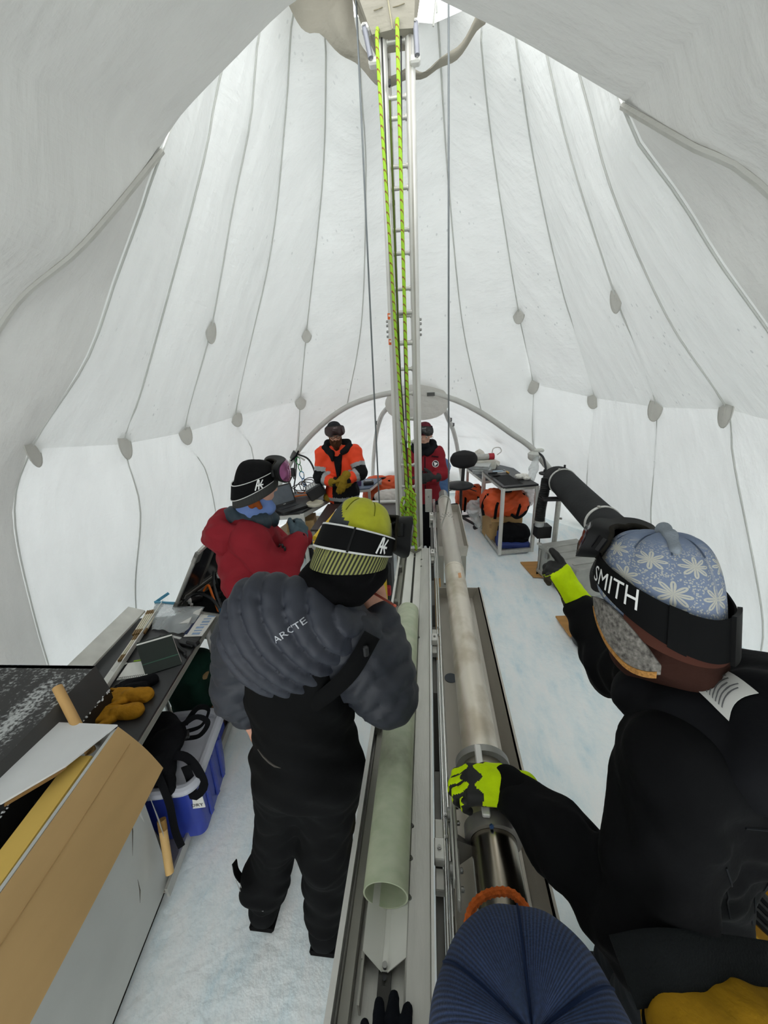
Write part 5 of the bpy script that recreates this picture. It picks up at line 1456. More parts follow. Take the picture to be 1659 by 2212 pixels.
    for p in q:
        pc = p * 0.95 + sum(q, Vector()) / 4 * 0.05
        MB().box((pc.x, pc.y, 0.365), (0.04, 0.04, 0.73), None, 0.004).build('leg', ALU, l)
    for i in range(4):
        a, b2 = q[i] * 0.95 + sum(q, Vector()) / 4 * 0.05, q[(i + 1) % 4] * 0.95 + sum(q, Vector()) / 4 * 0.05
        MB().bar(a + Vector((0, 0, 0.70)), b2 + Vector((0, 0, 0.70)), 0.03, 0.04).build('apron_rail', ALU, l)
    for i, (x, y, zz, lab) in enumerate(((0.80, 5.80, 0.75, 'clear plastic parts box, lower of two behind the tall desk'), (0.79, 5.82, 0.815, 'clear plastic parts box, upper of two behind the tall desk'))):
        s = root('parts_box', lab, 'box', (x, y, zz))
        MB().box((x, y, zz + 0.025), (0.24, 0.30, 0.05), -0.3, 0.008).build('tray', M('box_clear', '#b9bfbe', 0.3, alpha=0.85), s)
        MB().box((x, y, zz + 0.055), (0.25, 0.31, 0.012), -0.3, 0.004).build('lid', M('box_lid', '#c9cdcb', 0.35), s)
        MB().box((x - 0.03, y - 0.155, zz + 0.045), (0.05, 0.012, 0.025), -0.3, 0.003).build('clasp', M('box_clasp', '#9a9e9d', 0.4), s)
    r = root('red_canister', 'steel canister with red cap and wire bail on the low side table', 'canister', (0.86, 5.9, 0.75))
    MB().cyl((0.72, 5.90, 0.96), (0.90, 5.93, 0.96), 0.045, seg=20).build('body', ALU, r, smooth=True, sharp=40)
    MB().cyl((0.90, 5.93, 0.96), (0.98, 5.945, 0.96), 0.05, seg=20).build('cap', M('cap_red', '#a41f2d', 0.5), r, smooth=True, sharp=40)
    MB().sweep(catmull([(0.95, 5.94, 1.0), (0.97, 5.94, 1.08), (1.06, 5.95, 1.09), (1.09, 5.95, 1.03), (1.03, 5.95, 0.98)], 20), 0.008, 8).build('bail', ALUB, r, smooth=True)
    MB().box((0.86, 5.93, 0.835), (0.30, 0.12, 0.16), 0.15, 0.02).build('cradle', M('cradle_cream', '#cfcdc2', 0.7), r)
    soft_obj('white_cloth', [ell((0.78, 6.06, 0.90), (0.10, 0.07, 0.15)), ell((0.98, 6.05, 0.82), (0.12, 0.07, 0.07))], M('cloth_white', '#d8d5cb', 0.9), None, 0.012, 0.03, lambda P, d: d - folds(P, 0.008, 2, 1)); tag(COL.objects[-1], 'heaped off-white cloth behind the red-capped canister', 'cloth')
    duffel('orange_duffel', 'smaller orange duffel on the floor behind the swivel chair', (0.64, 5.95, 0.30), (0.22, 0.16, 0.20), 0.1, 6,
           [[(-0.5, -1.03, -0.9), (-0.45, -1.05, 0.2), (-0.3, -0.6, 0.95)], [(0.5, -1.02, -0.9), (0.45, -1.05, 0.2), (0.3, -0.6, 0.95)]])
    # plastic bags
    soft_obj('plastic_bag', [ell((0.62, 5.28, 0.36), (0.10, 0.08, 0.12)), cap((0.70, 5.24, 0.50), 0.03, (0.66, 5.27, 0.35), 0.08), cap((0.62, 5.28, 0.30), 0.07, (0.70, 5.26, 0.12), 0.05)], FILM, None, 0.012, 0.04, lambda P, d: d - folds(P, 0.010, 1.8, 4)); tag(COL.objects[-1], 'white plastic bag drooping beside the brown carton', 'plastic bag')
    soft_obj('hanging_bag', [cap((1.42, 5.2, 1.13), 0.02, (1.33, 5.0, 0.98), 0.06), cap((1.33, 5.0, 0.98), 0.05, (1.28, 4.85, 0.90), 0.04)], FILM, None, 0.010, 0.03, lambda P, d: d - folds(P, 0.007, 2, 2)); tag(COL.objects[-1], 'thin clear plastic bag tied to the tent pole joint', 'plastic bag')
    soft_obj('waste_bag', [ell((1.27, 4.95, 0.68), (0.085, 0.08, 0.15)), ell((1.27, 4.95, 0.58), (0.09, 0.085, 0.09))], M('film_pink', '#b9adac', 0.25, alpha=0.55, bump=0.5, bscale=25), None, 0.010, 0.03, lambda P, d: d - folds(P, 0.008, 2, 7)); tag(COL.objects[-1], 'clear waste bag bulging behind the tall desk leg', 'plastic bag')

def build_chair():
    x, y = 0.47, 5.6
    t = root('swivel_chair', 'black swivel chair with round-cornered back between the drill barrel and desk', 'chair', (x, y, 0))
    blk = M('chair_black', '#18191b', 0.6, var=0.15, bump=0.1, bscale=90)
    soft_obj('seat', [ell((x - 0.03, y - 0.05, 0.62), (0.21, 0.21, 0.045)), ell((x - 0.03, y - 0.09, 0.63), (0.19, 0.14, 0.04))], blk, t, 0.012, 0.02)
    R = Matrix.Rotation(0.12, 3, 'X')
    soft_obj('backrest', [rbox((x + 0.04, y + 0.10, 0.975), (0.165, 0.032, 0.105), 0.031, R), ell((x + 0.04, y + 0.10, 0.975), (0.205, 0.036, 0.145), R)], blk, t, 0.010, 0.02)
    MB().bar((x + 0.045, y + 0.14, 0.90), (x + 0.03, y + 0.12, 0.62), 0.05, 0.016, hint=(0, 1, 0), bev=0.004).build('back_post', BLACKP, t)
    MB().cyl((x, y, 0.12), (x, y, 0.59), 0.022, seg=14).build('gas_column', BLACKP, t, smooth=True, sharp=40)
    MB().box((x, y, 0.575), (0.16, 0.2, 0.03), None, 0.01).build('tilt_plate', BLACKP, t)
    MB().sweep([(x + 0.27 * cos(a), y + 0.27 * sin(a), 0.22) for a in np.linspace(0, 2 * pi, 33)[:-1]], 0.018, 8, closed=True).build('foot_ring', BLACKP, t, smooth=True)
    for k in range(5):
        a = 2 * pi * k / 5 - 0.9
        e = Vector((x + 0.32 * cos(a), y + 0.32 * sin(a), 0.075))
        MB().bar((x, y, 0.11), e, 0.045, 0.03, bev=0.008).build('base_arm', BLACKP, t)
        MB().cyl(e + Vector((-0.02 * sin(a), 0.02 * cos(a), -0.04)), e + Vector((0.02 * sin(a), -0.02 * cos(a), -0.04)), 0.033, seg=14).build('caster', BLACKP, t, smooth=True, sharp=40)
    for s in (-0.1, 0.1):
        MB().cyl((x + s, y, 0.56), (x + s * 2.2, y - 0.06, 0.53), 0.008, seg=8).build('lever', BLACKP, t)

def build_duct():
    ins = M('duct_insulation', '#303132', 0.8, var=0.12, vscale=5, bump=0.18, bscale=26)
    t = root('insulated_duct', 'thick black insulated air duct running along the tent wall on posts', 'duct', (1.5, 3.4, 0))
    A, B, C = Vector((1.50, 4.62, 0.99)), Vector((1.49, 3.15, 0.93)), Vector((1.56, 1.9, 0.90))
    pts = [(1.495, 4.62, 0.96), (1.50, 4.45, 0.985), (1.495, 3.9, 0.955), (1.49, 3.3, 0.93), (1.50, 2.85, 0.915), (1.51, 2.5, 0.905)]
    MB().sweep(catmull(pts, 50), 0.145, 28).build('duct_body', ins, t, smooth=True, sharp=70)
    MB().lathe((1.495, 4.62, 0.96), [(0.146, -0.02), (0.15, 0.0), (0.135, 0.05), (0.09, 0.075)], 28, (-0.03, 1, 0.02)).build('end_cap', ins, t, smooth=True)
    for y, r in ((4.40, 0.149), (3.28, 0.149), (2.62, 0.149)):
        i = int(np.argmin([abs(p[1] - y) for p in catmull(pts, 50)])); P = catmull(pts, 50)[i]
        MB().pipe(P + np.array([0, -0.014, 0.0007]), P + np.array([0, 0.014, -0.0007]), r + 0.003, r - 0.006, 36).build('band_clamp', M('band_white', '#cfcfca', 0.45, 0.3), t, smooth=True, sharp=40)
        MB().box((P[0] - 0.05, P[1], P[2] + 0.146), (0.025, 0.03, 0.02), None, 0.004).build('clamp_screw', ALU, t)
    MB().box((1.53, 4.47, 1.135), (0.02, 0.02, 0.05), None, 0.004).build('cap_toggle', ins, t)
    # flexible hose down to the heater box
    H = catmull([(1.36, 4.52, 0.99), (1.335, 4.47, 0.86), (1.31, 4.45, 0.66), (1.30, 4.43, 0.50)], 60)
    m = MB().sweep(H, [0.052 + 0.008 * (i % 2) for i in range(60)], 16)
    m.build('flex_hose', M('hose_black', '#101112', 0.6), t, smooth=True, sharp=60)
    MB().lathe((1.30, 4.43, 0.43), [(0.05, 0), (0.052, 0.02), (0.045, 0.07)], 20).build('hose_cuff', M('cuff_grey', '#b5b8b9', 0.4, 0.3), t, smooth=True, sharp=40)
    MB().pipe((1.30, 4.43, 0.485), (1.30, 4.43, 0.505), 0.063, 0.052).build('hose_clamp', ALU, t, smooth=True, sharp=40)
    MB().box((1.35, 4.46, 0.355), (0.17, 0.14, 0.15), 0.15, 0.006).build('heater_box', BLACKP, t)
    # posts and cradles
    for (x, y) in ((1.47, 4.36), (1.60, 3.12), (1.62, 2.6)):
        MB().cyl((x, y, 0), (x - 0.0, y, 0.80), 0.028, seg=16).build('post', ALU, t, smooth=True, sharp=40)
        MB().box((x - 0.04, y, 0.79), (0.28, 0.09, 0.03), None, 0.004).build('cradle', M('cradle_black', '#1b1c1e', 0.6), t)
        bolt((x + 0.026, y, 0.55), (1, -0.3, 0), t, 0.012, 0.03)
    MB().box((1.34, 3.15, 0.80), (0.03, 0.12, 0.12), None, 0.004).build('saddle_plate', M('cradle_black', '#1b1c1e', 0.6), t)
    # aluminium crate in front of it
    c = root('aluminium_crate', 'dented aluminium crate with ribbed lid beneath the black duct', 'crate', (1.5, 3.8, 0), -0.32)
    ang = -0.32
    R = Matrix.Rotation(-ang + 0.0, 3, 'Z')
    ex, ey = Vector((0.95, 0.31, 0)), Vector((-0.31, 0.95, 0))
    o = Vector((1.405, 3.46, 0.03))
    alu2 = M('crate_aluminium', '#a8a8a2', 0.5, 0.55, var=0.15, vscale=6, bump=0.15, bscale=14)
    def P(u, v, z): return o + ex * u + ey * v + Vector((0, 0, z))
    MB().prism([P(0, 0, 0), P(0.46, 0, 0), P(0.46, 0.62, 0), P(0, 0.62, 0)], (0, 0, 0.30)).build('body', alu2, c)
    MB().prism([P(-0.008, -0.008, 0.30), P(0.468, -0.008, 0.30), P(0.468, 0.628, 0.30), P(-0.008, 0.628, 0.30)], (0, 0, 0.035)).build('lid', alu2, c)
    for k in range(4):
        v = 0.10 + 0.14 * k
        MB().bar(P(0.03, v, 0.337), P(0.43, v, 0.337), 0.03, 0.012, bev=0.004).build('lid_rib', alu2, c)
    for v in (0.03, 0.31, 0.59):
        MB().bar(P(-0.006, v, 0.02), P(-0.006, v, 0.29), 0.03, 0.010, bev=0.003).build('side_rib', alu2, c)
    MB().bar(P(-0.008, 0, 0.02), P(-0.008, 0.62, 0.02), 0.014, 0.04, bev=0.003).build('base_rail', alu2, c)
    for v in (0.16, 0.46):
        MB().box(P(-0.014, v, 0.27), (0.02, 0.045, 0.07), -0.32 + 0.64, 0.005).build('latch', BOLT, c)
    for (u, v) in ((0.0, 0.0), (0.0, 0.62), (0.46, 0.0)):
        MB().lathe(P(u, v, 0.335), [(0.03, 0), (0.028, 0.01), (0.015, 0.016)], 14).build('corner_cap', alu2, c, smooth=True)
    # plywood offcuts on the ice
    ply = M('plywood', '#b5854a', 0.7, var=0.15, vscale=4, stretch=(1, 6, 1))
    for poly, lab in (([(1.085, 4.30, 0.0), (1.15, 3.95, 0.0), (1.75, 3.95, 0.0), (1.75, 4.35, 0.0)], 'plywood board poking out under the aluminium crate'),
                      ([(1.17, 3.21, 0.0), (1.205, 2.92, 0.0), (1.75, 2.9, 0.0), (1.7, 3.25, 0.0)], 'plywood board on the ice beside the black pail')):
        b = MB().prism(poly, (0, 0, 0.015)).build('plywood_board', ply); tag(b, lab, 'board')
        MB().cyl(Vector(poly[0]) + Vector((0.06, -0.05, 0.015)), Vector(poly[0]) + Vector((0.06, -0.05, 0.0165)), 0.006, seg=8).build('screw', BOLT, b) if False else None
    p = root('black_pail', 'black plastic pail standing on the ice in front of the crate', 'pail', (1.335, 2.86, 0))
    MB().lathe((1.335, 2.86, 0), [(0.125, 0), (0.13, 0.01), (0.15, 0.33), (0.158, 0.335), (0.158, 0.36), (0.145, 0.36), (0.12, 0.03)], 32).build('body', BLACKP, p, smooth=True, sharp=40)
    MB().sweep(catmull([(1.18, 2.86, 0.34), (1.22, 2.78, 0.25), (1.335, 2.70, 0.20), (1.45, 2.78, 0.25), (1.49, 2.86, 0.34)], 24), 0.004, 6).build('bail', BOLT, p, smooth=True)
    h = catmull([(1.47, 3.05, 0.78), (1.43, 3.02, 0.66), (1.42, 3.04, 0.55), (1.46, 3.08, 0.42)], 44)
    o2 = MB().sweep(h, [0.065 + 0.009 * (i % 2) for i in range(44)], 18).build('corrugated_hose', M('hose_black', '#101112', 0.6), smooth=True, sharp=60); tag(o2, 'black corrugated hose dropping from the duct beside the crate', 'hose')
    # lamp-like fitting and cable at the pole joint
    f = root('hanging_fitting', 'black bell-shaped socket hanging on a cable from the tent pole joint', 'fitting', (1.42, 5.1, 0.95))
    MB().sweep(catmull([(1.41, 5.25, 1.16), (1.46, 5.1, 1.12), (1.475, 5.0, 1.02), (1.475, 4.98, 0.98)], 24), 0.014, 8).build('cable', BLACKP, f, smooth=True)
    MB().lathe((1.475, 4.98, 0.92), [(0.075, 0.0), (0.078, 0.018), (0.03, 0.03), (0.022, 0.06)], 20).build('bell', BLACKP, f, smooth=True, sharp=40)
    MB().sweep(catmull([(1.49, 4.97, 0.92), (1.50, 4.93, 0.8), (1.44, 4.85, 0.6), (1.42, 4.8, 0.3), (1.35, 4.5, 0.03), (1.20, 4.0, 0.02)], 40), 0.008, 6).build('cable', BLACKP, f, smooth=True)
    j = root('pole_joint', 'pale plastic joint knob on the tent pole above the tall desk', 'joint', (1.41, 5.3, 1.05))
    MB().lathe((1.38, 5.22, 1.05), [(0.05, 0), (0.075, 0.03), (0.08, 0.09), (0.045, 0.12)], 20).build('sleeve', M('joint_white', '#c9cac4', 0.6), j, smooth=True)
    MB().box((1.43, 5.22, 1.18), (0.14, 0.07, 0.04), 0.2, 0.012).build('clamp', M('joint_white', '#c9cac4', 0.6), j)

def build_mid():
    """instrument desk, laptop, dark table and railing on the far side"""
    t = root('instrument_desk', 'black-topped instrument desk with grey frame carrying the laptop', 'desk', (-1.65, 4.45, 0))
    c = [Vector((-2.0, 4.0, 0)), Vector((-1.485, 4.10, 0)), Vector((-1.27, 4.80, 0)), Vector((-1.85, 4.95, 0))]
    cc = sum(c, Vector()) / 4
    MB().prism([p + Vector((0, 0, 0.735)) for p in c], (0, 0, 0.018)).build('desktop', BLACKTOP, t)
    for i, p in enumerate(c):
        q = p * 0.96 + cc * 0.04
        MB().box((q.x, q.y, 0.3675), (0.045, 0.045, 0.735), 0.2, 0.004).build('leg', ALUB, t)
        n = c[(i + 1) % 4] * 0.96 + cc * 0.04
        MB().bar(q + Vector((0, 0, 0.70)), n + Vector((0, 0, 0.70)), 0.03, 0.05).build('apron_rail', ALUB, t)
        MB().bar(q + Vector((0, 0, 0.40)), n + Vector((0, 0, 0.40)), 0.025, 0.03).build('shelf_rail', ALU, t)
    MB().prism([(p * 0.93 + cc * 0.07) + Vector((0, 0, 0.415)) for p in c], (0, 0, 0.012)).build('shelf', M('shelf_ply', '#a89a80', 0.7), t)
    MB().box((-1.60, 4.118, 0.71), (0.10, 0.003, 0.028), 0.2).build('sticker', PAPER, t)
    b = root('tan_carton', 'flat tan carton on the shelf under the laptop desk', 'carton', (-1.62, 4.45, 0.43))
    MB().box((-1.62, 4.42, 0.50), (0.34, 0.3, 0.13), 0.2, 0.004).build('carton_body', KRAFT, b)
    MB().box((-1.60, 4.27, 0.52), (0.10, 0.004, 0.03), 0.2).build('label_strip', PAPER, b)
    k = root('black_tote', 'black plastic tote standing under the laptop desk', 'tote', (-1.55, 4.5, 0))
    MB().lathe((-1.55, 4.45, 0.01), [(0.16, 0), (0.2, 0.30), (0.21, 0.31), (0.21, 0.33), (0.18, 0.33)], 4).build('tub', BLACKP, k)
    MB().box((-1.53, 4.29, 0.22), (0.12, 0.01, 0.04), 0.2, 0.003).build('tag', PAPER, k)
    # laptop
    l = root('laptop', 'open black laptop on the instrument desk', 'laptop', (-1.68, 4.25, 0.753), 0)
    b0, b1 = Vector((-1.86, 4.16, 0.757)), Vector((-1.66, 4.42, 0.757))       # hinge edge
    d = (b1 - b0).normalized(); nx = Vector((d.y, -d.x, 0))
    lp = M('laptop_black', '#1c1d1f', 0.4)
    MB().prism([b0, b1, b1 + nx * 0.24, b0 + nx * 0.24], (0, 0, 0.022)).build('base', lp, l)
    MB().prism([b0 + nx * 0.03 + d * 0.03 + Vector((0, 0, 0.022)), b1 + nx * 0.03 - d * 0.03 + Vector((0, 0, 0.022)), b1 + nx * 0.12 - d * 0.03 + Vector((0, 0, 0.022)), b0 + nx * 0.12 + d * 0.03 + Vector((0, 0, 0.022))], (0, 0, 0.003)).build('keyboard', M('keys_dark', '#26272a', 0.6, bump=0.6, bscale=150), l)
    MB().prism([b0 + nx * 0.15 + d * 0.10 + Vector((0, 0, 0.022)), b0 + nx * 0.15 + d * 0.20 + Vector((0, 0, 0.022)), b0 + nx * 0.21 + d * 0.20 + Vector((0, 0, 0.022)), b0 + nx * 0.21 + d * 0.10 + Vector((0, 0, 0.022))], (0, 0, 0.0015)).build('touchpad', M('touchpad', '#2f3033', 0.4), l)
    up = Vector((0, 0, 0.235)) - nx * 0.075
    z2 = Vector((0, 0, 0.022))
    MB().prism([b0 + z2, b1 + z2, b1 + z2 + up, b0 + z2 + up], -nx * 0.014).build('screen_shell', lp, l)
    ins = lambda u, v: b0 + z2 + (b1 - b0) * u + up * v + nx * 0.0012
    MB().prism([ins(0.06, 0.12), ins(0.94, 0.12), ins(0.94, 0.94), ins(0.06, 0.94)], nx * 0.001).build('screen', M('screen_grey', '#5a626b', 0.25), l)
    MB().prism([ins(0.45, 0.045), ins(0.55, 0.045), ins(0.55, 0.07), ins(0.45, 0.07)], nx * 0.0012).build('badge', ALUB, l)
    # power supply box with printed face
    p = root('power_supply', 'black metal power supply box with labelled top tilted on the desk', 'power supply', (-1.44, 4.55, 0.753))
    Rm = Matrix.Rotation(0.35, 3, 'Z') @ Matrix.Rotation(-0.45, 3, 'Y')
    MB().box((-1.44, 4.56, 0.885), (0.22, 0.27, 0.15), Rm, 0.012).build('housing', M('psu_black', '#232426', 0.5), p)
    top = lambda x, y: Vector((-1.44, 4.56, 0.885)) + Rm @ Vector((x, y, 0.0765))
    MB().prism([top(-0.09, -0.11), top(0.09, -0.11), top(0.09, 0.11), top(-0.09, 0.11)], Rm @ Vector((0, 0, 0.002))).build('face_plate', M('psu_face', '#8f9294', 0.5), p)
    for i in range(5):
        x = -0.07 + 0.03 * i
        MB().prism([top(x, -0.09), top(x + 0.012, -0.09), top(x + 0.012, 0.03 + 0.01 * (i % 3)), top(x, 0.03 + 0.01 * (i % 3))], Rm @ Vector((0, 0, 0.004))).build('printed_label', PAPER, p)
    g = root('ochre_glove', 'ochre leather glove lying behind the power supply', 'glove', (-1.30, 4.62, 0.753))
    soft_obj('glove_body', hand_prims((-1.30, 4.62, 0.785), (-0.2, 1, 0), (0, 0, -1), (1, 0, 0), 1.0, 1.5, (0.2, 0.2, 0.2, 0.2), cuff=0.06), M('ochre_leather', '#8f7426', 0.8, var=0.2, vscale=18), g, 0.007, 0.012)
    tr = MB().lathe((-1.40, 4.36, 0.753), [(0.10, 0), (0.105, 0.006), (0.108, 0.03), (0.10, 0.034), (0.095, 0.01)], 24).build('white_dish', M('dish_cream', '#cfcab8', 0.5), smooth=True, sharp=40); tag(tr, 'shallow cream dish in front of the power supply', 'dish')
    cu_ = MB().lathe((-1.58, 4.80, 0.753), [(0.05, 0), (0.055, 0.09), (0.057, 0.095), (0.05, 0.09), (0.046, 0.01)], 20).build('paper_cup', PAPER, smooth=True, sharp=40); tag(cu_, 'white cup behind the tangled cables on the instrument desk', 'cup')
    # tangled cables
    rnd = random.Random(7)
    for i in range(5):
        cx, cy = -1.70 + 0.04 * i, 4.72
        P = [(cx + 0.09 * cos(a + i) * (1 + 0.15 * sin(3 * a)), cy + 0.03 * sin(2 * a), 0.80 + 0.02 * i + 0.06 * (1 + sin(a + i))) for a in np.linspace(0, 2 * pi, 24)[:-1]]
        o = MB().sweep(P, 0.0055, 6, closed=True).build('cable_coil', BLACKP, smooth=True)
        tag(o, ('lowest', 'second lowest', 'middle', 'second highest', 'highest')[i] + ' loop of the tangled black cables behind the laptop', 'cable', 'tangled cables behind the laptop')
    o = MB().sweep(catmull([(-1.78, 4.66, 0.765), (-1.62, 4.70, 0.775), (-1.48, 4.68, 0.77), (-1.60, 4.76, 0.785), (-1.75, 4.75, 0.79)], 40), 0.010, 8).build('orange_cable', M('cable_orange', '#e2701f', 0.5), smooth=True); tag(o, 'coil of orange cable on the instrument desk', 'cable')
    # things hanging from the pole joint
    for i, (pts, r, lab) in enumerate(((((-1.88, 5.22, 1.22), (-1.89, 5.1, 1.0), (-1.93, 4.9, 0.85), (-1.90, 4.8, 0.76)), 0.010, 'black cable hanging nearest the tent wall from the pole joint'),
                                       (((-1.86, 5.22, 1.20), (-1.87, 5.1, 0.95), (-1.84, 4.9, 0.84), (-1.80, 4.8, 0.77)), 0.010, 'black cable hanging beside the carabiners from the pole joint'),
                                       (((-1.85, 5.22, 1.22), (-1.68, 5.15, 1.16), (-1.56, 5.0, 1.02), (-1.52, 4.88, 0.85), (-1.51, 4.8, 0.75)), 0.013, 'thick black cable arching from the pole joint down behind the power supply'))):
        o = MB().sweep(catmull(pts, 40), r, 8).build('hanging_cable', BLACKP, smooth=True); tag(o, lab, 'cable')
    MB()
    ad = root('power_adapter', 'small black power adapter hanging with the cables under the pole joint', 'adapter', (-1.89, 5.0, 0.98))
    MB().box((-1.885, 5.05, 1.0), (0.07, 0.05, 0.12), None, 0.012).build('case', BLACKP, ad)
    MB().cyl((-1.885, 5.05, 0.94), (-1.885, 5.05, 0.90), 0.012, 0.006, seg=10).build('strain_relief', BLACKP, ad)
    cols = ['#3f8a54', '#3f8a54', '#3c7fa8', '#2f5f96', '#6a7076']
    names = ['green', 'lower green', 'light blue', 'dark blue', 'grey']
    prev = Vector((-1.845, 5.18, 1.18))
    for i in range(5):
        nx_ = prev + Vector((0.022, -0.02, -0.098))
        q = root('carabiner', names[i] + ' carabiner in the chain hanging from the pole joint', 'carabiner', nx_, group='carabiners hanging in a chain')
        mid = (prev + nx_) / 2
        dd = (nx_ - prev).normalized(); sd = Vector((1, 0.2, 0)) if i % 2 == 0 else Vector((0.3, 1, 0.1))
        sd = (sd - dd * sd.dot(dd)).normalized()
        ring = [mid + dd * 0.054 * cos(a) + sd * 0.028 * sin(a) * (1.15 if cos(a) < 0 else 0.9) for a in np.linspace(0, 2 * pi, 25)[:-1]]
        mt = M('carabiner_' + names[i].replace(' ', '_'), cols[i], 0.3, 0.6)
        MB().sweep(ring, 0.0065, 8, closed=True).build('body', mt, q, smooth=True)
        MB().cyl(mid + sd * 0.029 - dd * 0.02, mid + sd * 0.029 + dd * 0.02, 0.008, seg=8).build('gate_sleeve', ALUB, q, smooth=True)
        prev = nx_
    j = root('pole_joint', 'dark strapped joint of the arched tent pole above the instrument desk', 'joint', (-1.9, 5.25, 1.15))
    MB().sweep([(-1.93, 5.24, 1.15), (-1.90, 5.24, 1.20), (-1.87, 5.24, 1.24)], 0.05, 12).build('sleeve', M('tie_grey', '#565656', 0.7), j, smooth=True)
    MB().sweep(catmull([(-1.95, 5.2, 1.13), (-1.86, 5.18, 1.20), (-1.82, 5.2, 1.27)], 12), 0.012, 8).build('strap', BLACKC, j, smooth=True)
    MB().prism([(-1.84, 5.19, 1.19), (-1.74, 5.16, 1.13), (-1.73, 5.17, 1.15), (-1.84, 5.19, 1.215)], (0, 0.004, 0)).build('loose_tail', M('tail_grey', '#b7b7b2', 0.7), j)
    # dark table between the mast and the orange jacket
    d_ = root('dark_table', 'dark brown topped table in front of the orange-jacketed person', 'table', (-0.85, 3.95, 0))
    q = [Vector((-1.22, 3.55, 0)), Vector((-0.30, 3.60, 0)), Vector((-0.33, 4.42, 0)), Vector((-1.24, 4.36, 0))]
    MB().prism([p + Vector((0, 0, 0.74)) for p in q], (0, 0, 0.022)).build('tabletop', M('brown_top', '#2a211f', 0.4), d_)
    MB().prism([Vector((-0.98, 4.33, 0.765)), Vector((-0.34, 4.36, 0.765)), Vector((-0.34, 4.42, 0.765)), Vector((-0.98, 4.39, 0.765))], (0, 0, 0.02)).build('rear_lip', ALUB, d_)
    for p in q:
        c2 = sum(q, Vector()) / 4; pp = p * 0.95 + c2 * 0.05
        MB().box((pp.x, pp.y, 0.37), (0.04, 0.04, 0.74)).build('leg', ALUD, d_)
    # small blue-grey side table with bag and boxes
    s_ = root('small_blue_table', 'small blue-grey table beside the orange-jacketed person', 'table', (-0.95, 5.35, 0))
    q = [Vector((-1.2, 4.98, 0)), Vector((-0.83, 5.10, 0)), Vector((-0.72, 5.6, 0)), Vector((-1.2, 5.6, 0))]
    MB().prism([p + Vector((0, 0, 0.72)) for p in q], (0, 0, 0.02)).build('tabletop', M('bluegrey_top', '#56657a', 0.5), s_)
    for p in q:
        c2 = sum(q, Vector()) / 4; pp = p * 0.93 + c2 * 0.07
        MB().box((pp.x, pp.y, 0.36), (0.035, 0.035, 0.72)).build('leg', ALUB, s_)
    for i in range(4):
        MB().bar(q[i] + Vector((0, 0, 0.705)), q[(i + 1) % 4] + Vector((0, 0, 0.705)), 0.02, 0.03).build('apron_rail', ALUB, s_)
    dv = root('black_device', 'flat black device on the small blue-grey table', 'device', (-0.88, 5.25, 0.74))
    MB().box((-0.87, 5.28, 0.765), (0.15, 0.12, 0.05), 0.2, 0.01).build('case', BLACKP, dv)
    MB().box((-0.87, 5.28, 0.793), (0.10, 0.07, 0.006), 0.2, 0.002).build('screen', M('screen_grey', '#5a626b', 0.25), dv)
    vb = MB().lathe((-1.0, 5.22, 0.742), [(0.035, 0), (0.04, 0.05), (0.03, 0.10), (0.02, 0.11)], 14).build('purple_bottle', M('purple', '#43315f', 0.5), smooth=True); tag(vb, 'small dark purple container on the small blue-grey table', 'container')
    duffel('orange_duffel', 'orange duffel by the white sack behind the orange-jacketed person', (-0.72, 5.75, 0.38), (0.32, 0.22, 0.34), 0.1, 9,
           [[(-0.5, -1.03, -0.9), (-0.45, -1.05, 0.2), (-0.3, -0.6, 0.95)], [(0.5, -1.02, -0.9), (0.45, -1.05, 0.2), (0.3, -0.6, 0.95)]])
    soft_obj('white_sack', [ell((-0.55, 4.95, 0.66), (0.20, 0.16, 0.09)), ell((-0.42, 4.95, 0.68), (0.14, 0.13, 0.08))], M('sack_white', '#c9c6c0', 0.8, var=0.1, vscale=12), None, 0.012, 0.04, lambda P, d: d - folds(P, 0.008, 2, 2)); tag(COL.objects[-1], 'crumpled white sack by the mast behind the dark table', 'sack')
    st = root('equipment_stand', 'low dark crate under the white sack behind the dark table', 'crate', (-0.5, 4.95, 0))
    MB().box((-0.5, 4.95, 0.29), (0.5, 0.34, 0.58), None, 0.01).build('body', BLACKP, st)
    MB().box((-0.5, 4.777, 0.45), (0.3, 0.008, 0.05), None, 0.002).build('handle_slot', M('slot_dark2', '#26241f', 0.7), st)
    ob = MB().lathe((-0.42, 5.15, 0.60), [(0.03, 0), (0.05, 0.03), (0.05, 0.16), (0.02, 0.18)], 14).build('ochre_bottle', M('ochre', '#a58b2a', 0.6), smooth=True); tag(ob, 'ochre container beside the white sack near the mast', 'container')
    bl = root('blue_sack', 'blue sack standing behind the red-jacketed person beside the mast', 'sack', (0.2, 5.2, 0))
    soft_obj('sack_body', [rbox((0.17, 5.2, 0.55), (0.10, 0.10, 0.52), 0.06), ell((0.19, 5.2, 1.0), (0.10, 0.09, 0.12))], M('sack_blue', '#4a6e9c', 0.6, var=0.15), bl, 0.014, 0.03, lambda P, d: d - folds(P, 0.008, 1.5, 3))
    # yellow guard rail
    y = root('guard_rail', 'yellow tubular guard rail with silver clamps around the drill slot', 'railing', (-0.7, 3.2, 0))
    yl = M('safety_yellow', '#d8b41e', 0.5, var=0.08)
    MB().cyl((-0.995, 3.0, 0.86), (-0.30, 3.0, 0.83), 0.021, seg=14).build('rail', yl, y, smooth=True, sharp=40)
    MB().cyl((-1.005, 3.0, 0.91), (-0.95, 3.75, 0.91), 0.021, seg=14).build('rail', yl, y, smooth=True, sharp=40)
    for p in ((-0.41, 3.0), (-1.0, 3.0), (-0.95, 3.72)):
        MB().cyl((p[0], p[1], 0), (p[0], p[1], 0.88 if p[0] < -0.5 else 0.82), 0.024, seg=14).build('post', yl, y, smooth=True, sharp=40)
